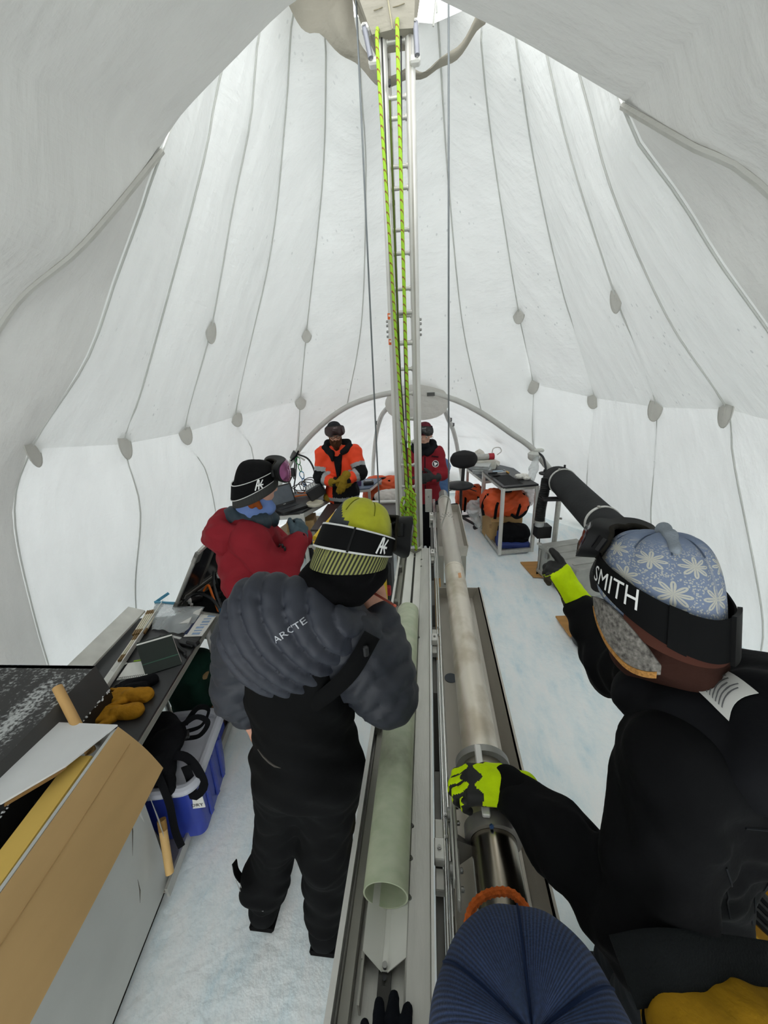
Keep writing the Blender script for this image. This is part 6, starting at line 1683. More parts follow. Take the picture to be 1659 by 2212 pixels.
    for p in ((-1.0, 3.0, 0.84), (-0.99, 3.2, 0.91), (-0.953, 3.66, 0.91), (-0.41, 3.0, 0.83)):
        MB().cyl((p[0], p[1] - 0.035, p[2]), (p[0], p[1] + 0.035, p[2]), 0.028, seg=14).build('clamp', ALUB, y, smooth=True, sharp=40)
    MB().cyl((-0.41, 3.0, 0.10), (-0.41, 3.0, 0.20), 0.028, seg=14).build('foot_sleeve', ALUB, y, smooth=True, sharp=40)
    dk = root('slot_machinery', 'dark winch housing down in the drill slot behind the yellow rail', 'winch', (-0.6, 3.35, 0))
    MB().box((-0.62, 3.38, 0.28), (0.5, 0.32, 0.56), None, 0.03).build('housing', BLACKP, dk)
    MB().cyl((-0.80, 3.2, 0.42), (-0.45, 3.2, 0.42), 0.09, seg=20).build('drum', M('drum_dark', '#2a2b2d', 0.5, 0.3), dk, smooth=True, sharp=40)
    MB().box((-0.40, 3.15, 0.30), (0.06, 0.05, 0.10), None, 0.01).build('switch', M('switch_red', '#a81f2c', 0.5), dk)
build_right_desk(); build_chair(); build_duct(); build_mid()
# ------------------------------------------------------------------ people
from mathutils.bvhtree import BVHTree
SKIN = M('skin', '#c39079', 0.55, var=0.10, vscale=14, bump=0.05, bscale=160)
SKIN2 = M('skin_pale', '#c79a86', 0.55, var=0.10, vscale=14, bump=0.05, bscale=160)
WHITE = M('print_white', '#e6e7e6', 0.6, var=0.0)

def frame3(fwd, up):
    f = _n(fwd); u = np.asarray(up, float); u = _n(u - f * (u @ f)); r = np.cross(f, u)
    return np.stack([r, f, u], 1)          # columns: right, forward, up

class Stick:
    """lays flat prints on a soft surface by dropping them along a direction"""
    def __init__(s, V, F):
        s.t = BVHTree.FromPolygons([tuple(v) for v in V], [tuple(int(i) for i in f) for f in F])
    def __call__(s, p, d, off=0.002):
        p, d = Vector(p), Vector(d).normalized()
        h = s.t.ray_cast(p - d * 0.35, d)
        if h[0] is None: return p
        n = h[1] if h[1].dot(d) < 0 else -h[1]
        return h[0] + n * off

def soft_part(name, prims, mat, parent, vox, k, mod=None, matfn=None, label=None, smooth_it=1):
    V, F = soft(prims, vox, k, mod, smooth_it=smooth_it)
    o = mesh_obj(name, V, F, mat, parent, smooth=True, mat_idx=None if matfn is None else matfn(V[F].mean(1)), label=label)
    return o, Stick(V, F)

def head_prims(c, R):
    c = np.asarray(c, float); r, f, u = R[:, 0], R[:, 1], R[:, 2]
    P = [ell(c + u * 0.025 - f * 0.005, (0.076, 0.097, 0.100), R), ell(c - u * 0.045 + f * 0.022, (0.060, 0.073, 0.070), R),
         ell(c - u * 0.088 + f * 0.058, (0.030, 0.026, 0.022), R),
         cap(c + f * 0.092 + u * 0.016, 0.009, c + f * 0.112 - u * 0.020, 0.0125), ell(c + f * 0.104 - u * 0.024, (0.017, 0.012, 0.010), R),
         cap(c + f * 0.088 - u * 0.052 - r * 0.016, 0.0075, c + f * 0.088 - u * 0.052 + r * 0.016, 0.0075),
         cap(c + f * 0.084 - u * 0.063 - r * 0.013, 0.0085, c + f * 0.084 - u * 0.063 + r * 0.013, 0.0085),
         cap(c + f * 0.082 + u * 0.028 - r * 0.042, 0.010, c + f * 0.090 + u * 0.028, 0.010), cap(c + f * 0.082 + u * 0.028 + r * 0.042, 0.010, c + f * 0.090 + u * 0.028, 0.010)]
    for s in (-1, 1):
        P.append(ell(c + r * s * 0.046 + f * 0.062 - u * 0.018, (0.022, 0.022, 0.020), R))
        P.append(ell(c + r * s * 0.079 - f * 0.012 - u * 0.008, (0.010, 0.022, 0.032), R))
    return P

def face_parts(parent, c, R, brow='#4a3428'):
    c = np.asarray(c, float); r, f, u = R[:, 0], R[:, 1], R[:, 2]
    for s in (-1, 1):
        e = c + r * s * 0.031 + f * 0.086 + u * 0.006
        MB().lathe(e - f * 0.011, [(0.001, 0.0), (0.009, 0.002), (0.012, 0.008), (0.0095, 0.014), (0.001, 0.018)], 14, f).build('eye', M('eye_white', '#d8d4cf', 0.3), parent, smooth=True)
        MB().lathe(e + f * 0.0068 - u * 0.002, [(0.0052, 0.0), (0.001, 0.002)], 12, f).build('iris', M('iris', '#2a2420', 0.2), parent, smooth=True)
        MB().sweep([e + u * 0.022 - r * s * 0.016 + f * 0.006, e + u * 0.026 + f * 0.008, e + u * 0.020 + r * s * 0.020 - f * 0.002], 0.0038, 6).build('eyebrow', M('hair_brow', brow, 0.9), parent, smooth=True)
    MB().sweep([c + f * 0.0935 - u * 0.0575 - r * 0.019, c + f * 0.0965 - u * 0.0565, c + f * 0.0935 - u * 0.0575 + r * 0.019], 0.0026, 6).build('mouth', M('lips', '#8a4a44', 0.5), parent, smooth=True)

def body_mesh(parent, J, hc, R, skin, hands=(), vox=0.0085):
    P = head_prims(hc, R)
    hc = np.asarray(hc, float)
    P += [cap(J['neck'], 0.055, hc - R[:, 2] * 0.06 - R[:, 1] * 0.015, 0.052), cap(J['neck'], 0.07, J['chest'], 0.12), cap(J['chest'], 0.125, J['pelvis'], 0.125)]
    for s in 'LR':
        P += chain([J['s' + s], J['e' + s], J['w' + s]], [0.050, 0.042, 0.028])
        P += [cap(J['s' + s], 0.055, J['chest'], 0.08)]
        P += chain([J['h' + s], J['k' + s], J['a' + s]], [0.085, 0.060, 0.042])
        P += [cap(J['h' + s], 0.085, J['pelvis'], 0.10)]
        a = np.array(J['a' + s]); t = np.array(J['toe'])
        P += [cap(a - np.array([0, 0, 0.04]), 0.036, a + t * 0.15 - np.array([0, 0, 0.055]), 0.030)]
    for h in hands: P += h
    return soft_part('body', P, skin, parent, vox, 0.016)

class Hat:
    def __init__(s, c, R, rx=0.098, ry=0.116, zb=0.005, zt=0.150, tilt=0.045, p=0.62, gather=0.0, n=6, slouch=(0, 0)):
        s.c, s.R = np.asarray(c, float), R
        s.rx, s.ry, s.zb, s.zt, s.tilt, s.p, s.g, s.n, s.sl = rx, ry, zb, zt, tilt, p, gather, n, slouch
    def local(s, th, a, off=0.0):
        """th 0 = forehead, + towards the wearer's right; a 0 rim .. 1 crown"""
        zb = s.zb + s.tilt * cos(th)
        q = max(cos(a * pi / 2), 0.0) ** s.p
        z = zb + (s.zt - zb) * sin(a * pi / 2)
        dent = 1 - s.g * (a ** 2.2) * (0.5 + 0.5 * cos(s.n * th)) ** 3
        zd = -s.g * 0.06 * max(0, a - 0.55) * (0.5 + 0.5 * cos(s.n * th)) ** 3
        x = (s.rx * q * dent + off) * sin(th) + s.sl[0] * a * a
        y = (s.ry * q * dent + off) * cos(th) + s.sl[1] * a * a
        return np.array([x, y, z + zd + off * 0.35 * a])
    def pt(s, th, a, off=0.0):
        return s.c + s.R @ s.local(th, a, off)
    def shell(s, name, mat, parent, a0=0.0, a1=1.0, off=0.0, nt=72, na=26, matfn=None, label=None):
        V, uv = [], []
        for j in range(na + 1):
            a = a0 + (a1 - a0) * j / na
            for i in range(nt):
                th = 2 * pi * i / nt - pi
                V.append(s.pt(th, min(a, 0.9999), off)); uv.append((i / nt, a))
        F = [(j * nt + i, j * nt + (i + 1) % nt, (j + 1) * nt + (i + 1) % nt, (j + 1) * nt + i) for j in range(na) for i in range(nt)]
        if a1 >= 1: F.append(tuple(range(na * nt, (na + 1) * nt)))
        # turn-in at the rim
        b = len(V)
        for i in range(nt):
            V.append(s.pt(2 * pi * i / nt - pi, a0, off - 0.012)); uv.append((i / nt, a0))
        F += [(b + i, b + (i + 1) % nt, (i + 1) % nt, i) for i in range(nt)]
        mi = None
        if matfn is not None:
            mi = [matfn(uv[f[0]][0] * 2 * pi - pi, uv[f[0]][1]) for f in F]
        return mesh_obj(name, V, F, mat, parent, smooth=True, uvs=uv, mat_idx=mi, label=label)
    def crown_seams(s, n, mat, parent, a0=0.45, off=0.3):
        for k in range(n):
            th = 2 * pi * (k + off) / n
            MB().sweep([s.pt(th, a, 0.0012) for a in np.linspace(a0, 0.995, 14)], 0.0016, 5).build('crown_seam', mat, parent, smooth=True)
    def band(s, name, mat, parent, th0, th1, ac, half, off=0.006, thick=0.004, n=60, closed=False):
        """strap hugging the hat; ac(th) centre height, half = half width in a"""
        m = MB()
        ac_ = ac if callable(ac) else (lambda t: ac)
        V = []
        for i in range(n + 1):
            th = th0 + (th1 - th0) * i / n
            A = ac_(th); hf = half(th) if callable(half) else half
            for (da, of) in ((-hf, off), (hf, off), (hf, off + thick), (-hf, off + thick)):
                V.append(s.pt(th, A + da, of))
        F = []
        for i in range(n):
            for k in range(4):
                l = (k + 1) % 4
                F.append((i * 4 + k, i * 4 + l, (i + 1) * 4 + l, (i + 1) * 4 + k))
        F += [(0, 1, 2, 3), (n * 4 + 3, n * 4 + 2, n * 4 + 1, n * 4)]
        return mesh_obj(name, V, F, mat, parent, smooth=True, sharp=40)

def goggles(parent, hat, ac, mats, half=0.24, wid=1.12, base=0.012, depth=0.036, lift=0.0, name='goggles'):
    """ski goggles pushed up on a hat: foam, frame, lens and strap clips"""
    foam, frame, lens = mats
    def loop(k, off):
        pts = []
        n = 56
        for i in range(n):
            t = 2 * pi * i / n
            cx, sx = cos(t), sin(t)
            th = wid * k * (abs(cx) ** 0.65) * (1 if cx >= 0 else -1)
            h = half * k * (abs(sx) ** 0.75) * (1 if sx >= 0 else -1)
            if sx < 0: h += half * 0.55 * k * math.exp(-(th / 0.22) ** 2)         # nose notch
            pts.append(hat.pt(th, ac + h, off + lift * max(0, h)))
        return pts
    g = MB().sweep(loop(0.90, base - 0.004), 0.007, 8, closed=True).build(name, foam, parent, smooth=True)
    A, B, C_, D = loop(0.87, base), loop(0.96, base), loop(1.04, base + depth), loop(0.95, base + depth)
    n = len(A)
    L = A + B + C_ + D
    MB().add(L, [(k * n + i, k * n + (i + 1) % n, ((k + 1) % 4) * n + (i + 1) % n, ((k + 1) % 4) * n + i) for k in range(4) for i in range(n)]).build('goggle_frame', frame, g, smooth=True, sharp=50)
    # lens
    V = [hat.pt(0, ac, base + depth + 0.012 + lift * 0)]
    F = []
    ks = (0.35, 0.7, 0.97)
    for q, k in enumerate(ks):
        V += loop(k, base + depth + 0.010 * (1 - k * k))
    F += [(0, 1 + (i + 1) % n, 1 + i) for i in range(n)]
    for q in range(len(ks) - 1):
        F += [(1 + q * n + i, 1 + q * n + (i + 1) % n, 1 + (q + 1) * n + (i + 1) % n, 1 + (q + 1) * n + i) for i in range(n)]
    mesh_obj('lens', V, F, lens, g, smooth=True)
    for s in (-1, 1):
        p = [hat.pt(s * (wid + 0.0), ac + d, base + 0.012) for d in (-0.09, 0.09)]
        MB().sweep(p, 0.011, 8).build('strap_clip', frame, g, smooth=True)
    return g

def plane_cut(p, n):
    p, n = np.asarray(p, float), _n(n)
    return lambda P: (P - p) @ n

def seg_t(P, a, b):
    a, b = np.asarray(a, float), np.asarray(b, float); ab = b - a
    t = np.clip(((P - a) @ ab) / (ab @ ab), 0, 1)
    return t, np.linalg.norm(P - a - t[:, None] * ab, axis=1)

BLKFOAM = M('goggle_foam', '#26241f', 0.95, bump=0.2, bscale=200)
BLKFRAME = M('goggle_frame', '#0c0d0e', 0.6, spec=0.25)
STRAP = M('goggle_strap', '#0b0c0d', 0.8)

# ---------------------------------------------------------------- A: slate puffer, chartreuse beanie
def person_a():
    t = root('person', 'person in slate puffer jacket, black overalls and chartreuse beanie, seen from behind', 'person', (-0.58, 0.92, 0))
    J = dict(pelvis=(-0.445, 0.95, 0.97), chest=(-0.43, 0.98, 1.34), neck=(-0.335, 1.02, 1.57), sL=(-0.60, 0.97, 1.48), eL=(-0.655, 0.95, 1.26), wL=(-0.650, 0.99, 1.12),
             sR=(-0.27, 0.99, 1.45), eR=(-0.145, 0.97, 1.26), wR=(-0.175, 1.13, 1.45), hL=(-0.53, 0.95, 0.92), kL=(-0.62, 0.97, 0.52), aL=(-0.745, 0.95, 0.12), hR=(-0.36, 0.95, 0.92), kR=(-0.415, 0.92, 0.52), aR=(-0.455, 0.90, 0.12), toe=(0.05, 1, 0))
    hc = (-0.245, 1.13, 1.715)
    R = frame3((0.40, 0.66, -0.64), (0.26, 0.58, 0.77))
    hr = hand_prims((-0.178, 1.135, 1.455), (-0.25, 0.15, 1), (-0.5, 0.85, 0.0), (-0.85, -0.5, 0.2), 0.95, 1.0, (1.0, 1.1, 1.2, 1.3), 0.0, (0.3, 0.9, 0.4), 0.5)
    hl = hand_prims((-0.650, 0.985, 1.115), (0.08, 0.1, -1), (0.9, 0.3, 0), (0.2, -0.9, 0), 0.95, 1.0, (0.35, 0.4, 0.45, 0.5), 0.0, (0.3, 0.9, 0.2), 0.3)
    body_mesh(t, J, hc, R, SKIN, (hr, hl), 0.008)
    pen = root('pencil', 'red-brown pencil held at the mouth by the person in the puffer jacket', 'pencil', (-0.16, 1.13, 1.53))
    MB().cyl((-0.205, 1.13, 1.548), (-0.120, 1.085, 1.523), 0.0042, seg=6).build('shaft', M('pencil_red', '#7a2d1c', 0.5), pen)
    MB().cyl((-0.120, 1.085, 1.523), (-0.113, 1.081, 1.521), 0.0046, seg=10).build('eraser', M('eraser_pink', '#c2604a', 0.7), pen)
    # overalls
    ov = M('overalls_black', '#08090a', 0.85, var=0.25, vscale=7, bump=0.1, bscale=60)
    P = [cap((-0.445, 0.955, 1.0), 0.165, (-0.44, 0.975, 1.25), 0.155), ell((-0.440, 0.975, 1.24), (0.178, 0.150, 0.26)), ell((-0.445, 0.955, 0.97), (0.192, 0.160, 0.17)), rbox((-0.43, 0.93, 1.36), (0.135, 0.09, 0.13), 0.06)]
    P += chain([J['hL'], J['kL'], (-0.725, 0.955, 0.14)], [0.118, 0.092, 0.088]) + chain([J['hR'], J['kR'], (-0.452, 0.91, 0.14)], [0.118, 0.094, 0.090])
    P += [ell((-0.758, 0.925, 0.23), (0.055, 0.075, 0.10))]
    o, st = soft_part('overalls', P, ov, t, 0.011, 0.05, lambda P_, d: np.maximum(d - folds(P_, 0.006, 1.0, 3) * (P_[:, 2] < 1.3), 0.10 - P_[:, 2]))
    MB().sweep([st((-0.545 + 0.02 * i, 0.80, 1.155 - 0.022 * i + 0.003 * i * i), (0, 1, -0.1), 0.001) for i in range(5)], [0.002, 0.004, 0.0045, 0.004, 0.001], 6).build('chalk_mark', M('chalk_grey', '#4b4844', 0.9), o)
    # torn gaiter flap with white threads
    fl = MB().grid(lambda u, v: Vector((-0.795 - 0.025 * v - 0.01 * sin(4 * v), 0.90 + 0.03 * u, 0.25 + 0.14 * v - 0.02 * u * v)), 4, 8, 0.004).build('gaiter_flap', ov, o, smooth=True)
    for k in range(3):
        MB().sweep(catmull([(-0.800 + 0.012 * k, 0.880, 0.33 - 0.02 * k), (-0.785 + 0.01 * k, 0.872, 0.25), (-0.75, 0.862, 0.19 + 0.006 * k), (-0.70, 0.861, 0.175)], 16), 0.0017, 5).build('loose_thread', M('thread_white', '#9b9c9a', 0.9), o)
    # boots
    bt = M('boot_black', '#0c0d0e', 0.85, var=0.15)
    for (x, y) in ((-0.74, 0.955), (-0.455, 0.905)):
        b, _ = soft_part('boot', [rbox((x, y + 0.05, 0.055), (0.058, 0.145, 0.055), 0.045), cap((x, y - 0.02, 0.08), 0.062, (x, y - 0.01, 0.19), 0.066)], bt, t, 0.011, 0.03)
        MB().box((x, y + 0.05, 0.011), (0.112, 0.285, 0.02), None, 0.008).build('sole', M('rubber', '#0c0c0d', 0.8), b)
    # puffer jacket
    pf = M('puffer_slate', '#20242d', 0.62, var=0.12, vscale=6, bump=0.12, bscale=45)
    aL, bL, cL = np.array(J['sL']), np.array(J['eL']), np.array(J['wL'])
    aR, bR, cR = np.array(J['sR']), np.array(J['eR']), np.array(J['wR'])
    P = [ell((-0.435, 0.99, 1.30), (0.172, 0.145, 0.24)), cap(aL + [0.03, 0, 0], 0.088, aR, 0.10)]
    P += [cap(aL, 0.090, bL, 0.072), cap(bL, 0.072, cL, 0.054)]
    P += [cap(aR, 0.108, bR, 0.098), cap(bR, 0.094, (cR + bR) / 2, 0.082), cap((cR + bR) / 2, 0.080, cR, 0.060)]
    P += [cap((-0.37, 1.01, 1.53), 0.095, (-0.31, 1.05, 1.55), 0.09)]
    def quilt(P_, d):
        out = d.copy()
        for (a, b) in ((aL, bL), (bL, cL), (aR, bR), (bR, cR)):
            tt, dist = seg_t(P_, a, b)
            L = np.linalg.norm(b - a)
            m = np.clip(1 - (dist - 0.12) / 0.03, 0, 1) * ((tt > 0.0) & (tt < 1))
            ph = (tt * L) / 0.072 + 0.35 * np.sin(30 * P_[:, 0])
            out = out - m * 0.014 * (np.abs(np.sin(pi * ph)) ** 0.6 - 0.4)
        return out - folds(P_, 0.0035, 1.6, 2)
    soft_part('puffer_jacket', P, pf, t, 0.009, 0.035, quilt)
    # hood hanging on the back, ribbed with long curved baffles
    hb = M('puffer_hood', '#272b36', 0.62, var=0.12, vscale=6, bump=0.12, bscale=45)
    Rh = frame3((0.25, -0.9, 0.25), (-0.35, 0.1, 0.95))
    P = [ell((-0.445, 0.905, 1.535), (0.165, 0.085, 0.175), Rh), ell((-0.50, 0.93, 1.60), (0.085, 0.085, 0.10)), ell((-0.35, 0.93, 1.52), (0.125, 0.085, 0.11)), cap((-0.48, 0.96, 1.62), 0.058, (-0.25, 0.99, 1.50), 0.055), ell((-0.43, 0.895, 1.43), (0.115, 0.06, 0.09))]
    def hoodq(P_, d):
        q = (P_[:, 0] + 0.62) + 0.25 * (P_[:, 2] - 1.55) + 0.10 * np.sin(6 * (P_[:, 2] - 1.4))
        return d - 0.020 * (np.abs(np.sin(pi * q / 0.056)) ** 0.6 - 0.45) - folds(P_, 0.002, 2.2, 4)
    hd, hs = soft_part('hood', P, hb, t, 0.007, 0.035, hoodq)
    xd = np.array([0.80, 0.05, 0.50]); yd = np.array([-0.46, -0.10, 0.80])
    decal('lettering', "ARC'TE", M('print_silver', '#b9bcc2', 0.5, var=0), hd, lambda x, y: hs(np.array([-0.385, 0.80, 1.610]) + xd * x + yd * y, (0.0, 1, -0.30), 0.002), 0.030)
    MB().sweep(catmull([(-0.36, 0.835, 1.33), (-0.29, 0.845, 1.385), (-0.225, 0.865, 1.45), (-0.17, 0.92, 1.53)], 20), 0.026, 8, flat=0.2, hint=(0.3, -0.9, 0.3)).build('shoulder_strap', ov, o, smooth=True)
    MB().box((-0.185, 0.885, 1.50), (0.016, 0.012, 0.036), 0.5, 0.004).build('strap_slider', BLACKP, o)
    # neck gaiter
    gt = M('gaiter_black', '#0a0a0c', 0.95, var=0.2, bump=0.15, bscale=150)
    soft_part('neck_gaiter', [cap((-0.355, 1.01, 1.585), 0.096, (-0.275, 1.09, 1.65), 0.100), cap((-0.285, 1.085, 1.60), 0.092, (-0.225, 1.145, 1.615), 0.080)], gt, t, 0.009, 0.03, lambda P_, d: d - 0.006 * np.sin(60 * (P_[:, 2] + 0.6 * P_[:, 0]) + 3 * np.sin(20 * P_[:, 1])))
    # beanie and goggles
    hat = Hat(hc, R, 0.108, 0.124, -0.030, 0.160, 0.045, 0.50, 0.22, 6)
    lime = M('beanie_chartreuse', '#a3a528', 0.95, var=0.10, vscale=30, bump=0.2, bscale=260, sheen=0.2)
    grey = M('beanie_charcoal', '#3d4145', 0.95, var=0.1, vscale=30, bump=0.2, bscale=260)
    def mf(th, a):
        # charcoal flame on the back left of the crown
        thp = th % (2 * pi)
        lim = 0.70 - 0.36 * abs(math.sin((thp - 3.75) * 1.5))
        return 1 if (2.75 < thp < 4.9 and a < lim) else 0
    hv = hat.shell('beanie', [lime, grey], t, 0.05, 1.0, 0.0, 90, 30, mf)
    hat.shell('hem_band', stripe_mat('hem_stripes', '#8d8f52', '#26271d', 60), hv, -0.12, 0.10, 0.004, 90, 8)
    hat.crown_seams(6, M('seam_olive', '#6d6f1c', 0.95), hv, 0.5, 0.0)
    gg = goggles(t, hat, 0.40, (BLKFOAM, BLKFRAME, M('lens_dark', '#1b1d22', 0.12)), 0.34, 1.20, 0.022, 0.046, 0.05)
    sc = lambda th: 0.165 - 0.02 * cos(th)
    hat.band('strap', STRAP, gg, 1.1, 2 * pi - 1.1, sc, 0.108, 0.010, 0.004)
    for da in (-0.11, 0.11):
        hat.band('strap_piping', M('piping_white', '#c9cac8', 0.7), gg, 1.1, 2 * pi - 1.1, (lambda th, da=da: sc(th) + da), 0.008, 0.0105, 0.0045)
    hat.band('strap_slider', BLKFRAME, gg, 2.52, 2.57, lambda th: sc(th) + 0.0, 0.116, 0.012, 0.006, 4)
    th0 = 1.72
    fn = lambda x, y: hat.pt(th0 - x / 0.115, sc(th0) + y / 0.20, 0.0155)
    logo_anon('strap_logo', gg, fn, 0.040)

def logo_anon(name, parent, fn, s):
    """angular A-like mark with a crossing stroke"""
    def q(a, b, w):
        a, b = Vector((a[0], a[1], 0)), Vector((b[0], b[1], 0)); d = (b - a).normalized(); n = Vector((-d.y, d.x, 0)) * w
        return [a + n, b + n, b - n, a - n]
    V, F = [], []
    for a, b, w in (((-0.42, -0.42), (-0.12, 0.42), 0.07), ((-0.12, 0.42), (0.02, 0.36), 0.07), ((0.0, 0.40), (-0.05, -0.42), 0.07), ((-0.28, -0.06), (0.45, -0.10), 0.06), ((0.08, -0.10), (0.42, 0.36), 0.06), ((0.10, -0.06), (0.36, -0.42), 0.06)):
        P = q(a, b, w); o = len(V)
        V += [fn(p.x * s, p.y * s) for p in P]; F.append((o, o + 1, o + 2, o + 3))
    mesh_obj(name, V, F, WHITE, parent)

def stripe_mat(name, c1, c2, scale):
    m = bpy.data.materials.new(name); m.use_nodes = True
    nt = m.node_tree; p = nt.nodes['Principled BSDF']
    tc = nt.nodes.new('ShaderNodeTexCoord'); sp = nt.nodes.new('ShaderNodeSeparateXYZ'); _link(nt, tc.outputs['UV'], sp.inputs[0])
    a = nt.nodes.new('ShaderNodeMath'); a.operation = 'MULTIPLY'; a.inputs[1].default_value = scale; _link(nt, sp.outputs[0], a.inputs[0])
    b = nt.nodes.new('ShaderNodeMath'); b.operation = 'MULTIPLY_ADD'; b.inputs[1].default_value = 5.0; _link(nt, sp.outputs[1], b.inputs[0]); _link(nt, a.outputs[0], b.inputs[2])
    f = nt.nodes.new('ShaderNodeMath'); f.operation = 'FRACT'; _link(nt, b.outputs[0], f.inputs[0])
    g = nt.nodes.new('ShaderNodeMath'); g.operation = 'GREATER_THAN'; g.inputs[1].default_value = 0.5; _link(nt, f.outputs[0], g.inputs[0])
    mx = nt.nodes.new('ShaderNodeMix'); mx.data_type = 'RGBA'; mx.inputs['A'].default_value = srgb(c1); mx.inputs['B'].default_value = srgb(c2)
    _link(nt, g.outputs[0], mx.inputs['Factor']); _link(nt, mx.outputs['Result'], p.inputs['Base Color']); p.inputs['Roughness'].default_value = 0.9
    return m

def snowflake_mat(nu=9, nv=5.0):
    """knitted snowflakes: rows of eight-pointed stars with small dots between"""
    m = bpy.data.materials.new('snowflake_knit'); m.use_nodes = True
    nt = m.node_tree; p = nt.nodes['Principled BSDF']
    tc = nt.nodes.new('ShaderNodeTexCoord'); sp = nt.nodes.new('ShaderNodeSeparateXYZ'); _link(nt, tc.outputs['UV'], sp.inputs[0])
    def mth(op, a, b=None, c=None):
        n = nt.nodes.new('ShaderNodeMath'); n.operation = op
        for i, v in enumerate((a, b, c)):
            if v is None: continue
            if isinstance(v, (int, float)): n.inputs[i].default_value = v
            else: _link(nt, v, n.inputs[i])
        return n.outputs[0]
    v = mth('MULTIPLY', sp.outputs[1], nv)
    row = mth('FLOOR', v)
    half = mth('MULTIPLY', mth('MODULO', row, 2.0), 0.5)
    u = mth('ADD', mth('MULTIPLY', sp.outputs[0], float(nu)), half)
    x = mth('SUBTRACT', mth('FRACT', u), 0.5); y = mth('SUBTRACT', mth('FRACT', v), 0.5)
    r = mth('SQRT', mth('ADD', mth('MULTIPLY', x, x), mth('MULTIPLY', y, y)))
    an = mth('ARCTAN2', y, x)
    pet = mth('ABSOLUTE', mth('COSINE', mth('MULTIPLY', an, 4.0)))
    lim = mth('MULTIPLY_ADD', pet, 0.30, 0.10)
    star = mth('LESS_THAN', r, lim)
    gap = mth('GREATER_THAN', mth('ABSOLUTE', mth('SINE', mth('MULTIPLY', an, 4.0))), 0.16)
    star = mth('MULTIPLY', star, mth('MAXIMUM', gap, mth('GREATER_THAN', r, 0.33)))
    # dotted filler
    vo = nt.nodes.new('ShaderNodeTexVoronoi'); vo.inputs['Scale'].default_value = 85
    mp = nt.nodes.new('ShaderNodeMapping'); mp.inputs['Scale'].default_value = (1.6, 0.8, 1); _link(nt, tc.outputs['UV'], mp.inputs[0]); _link(nt, mp.outputs[0], vo.inputs[0])
    dots = mth('LESS_THAN', vo.outputs['Distance'], 0.40)
    ringz = mth('MULTIPLY', mth('GREATER_THAN', r, 0.41), dots)
    pat = mth('MAXIMUM', star, mth('MULTIPLY', ringz, 0.75))
    fade = nt.nodes.new('ShaderNodeMapRange'); fade.inputs[1].default_value = 0.62; fade.inputs[2].default_value = 0.78; fade.inputs[3].default_value = 1; fade.inputs[4].default_value = 0
    _link(nt, sp.outputs[1], fade.inputs[0])
    pat = mth('MULTIPLY', pat, fade.outputs[0])
    mx = nt.nodes.new('ShaderNodeMix'); mx.data_type = 'RGBA'; mx.inputs['A'].default_value = srgb('#717e96'); mx.inputs['B'].default_value = srgb('#b3b2a8')
    _link(nt, pat, mx.inputs['Factor']); _link(nt, mx.outputs['Result'], p.inputs['Base Color'])
    p.inputs['Roughness'].default_value = 0.95
    n = nt.nodes.new('ShaderNodeTexNoise'); n.inputs['Scale'].default_value = 300
    _link(nt, tc.outputs['Object'], n.inputs[0])
    b = nt.nodes.new('ShaderNodeBump'); b.inputs['Strength'].default_value = 0.2; b.inputs['Distance'].default_value = 0.005
    _link(nt, n.outputs[0], b.inputs['Height']); _link(nt, b.outputs[0], p.inputs['Normal'])
    return m

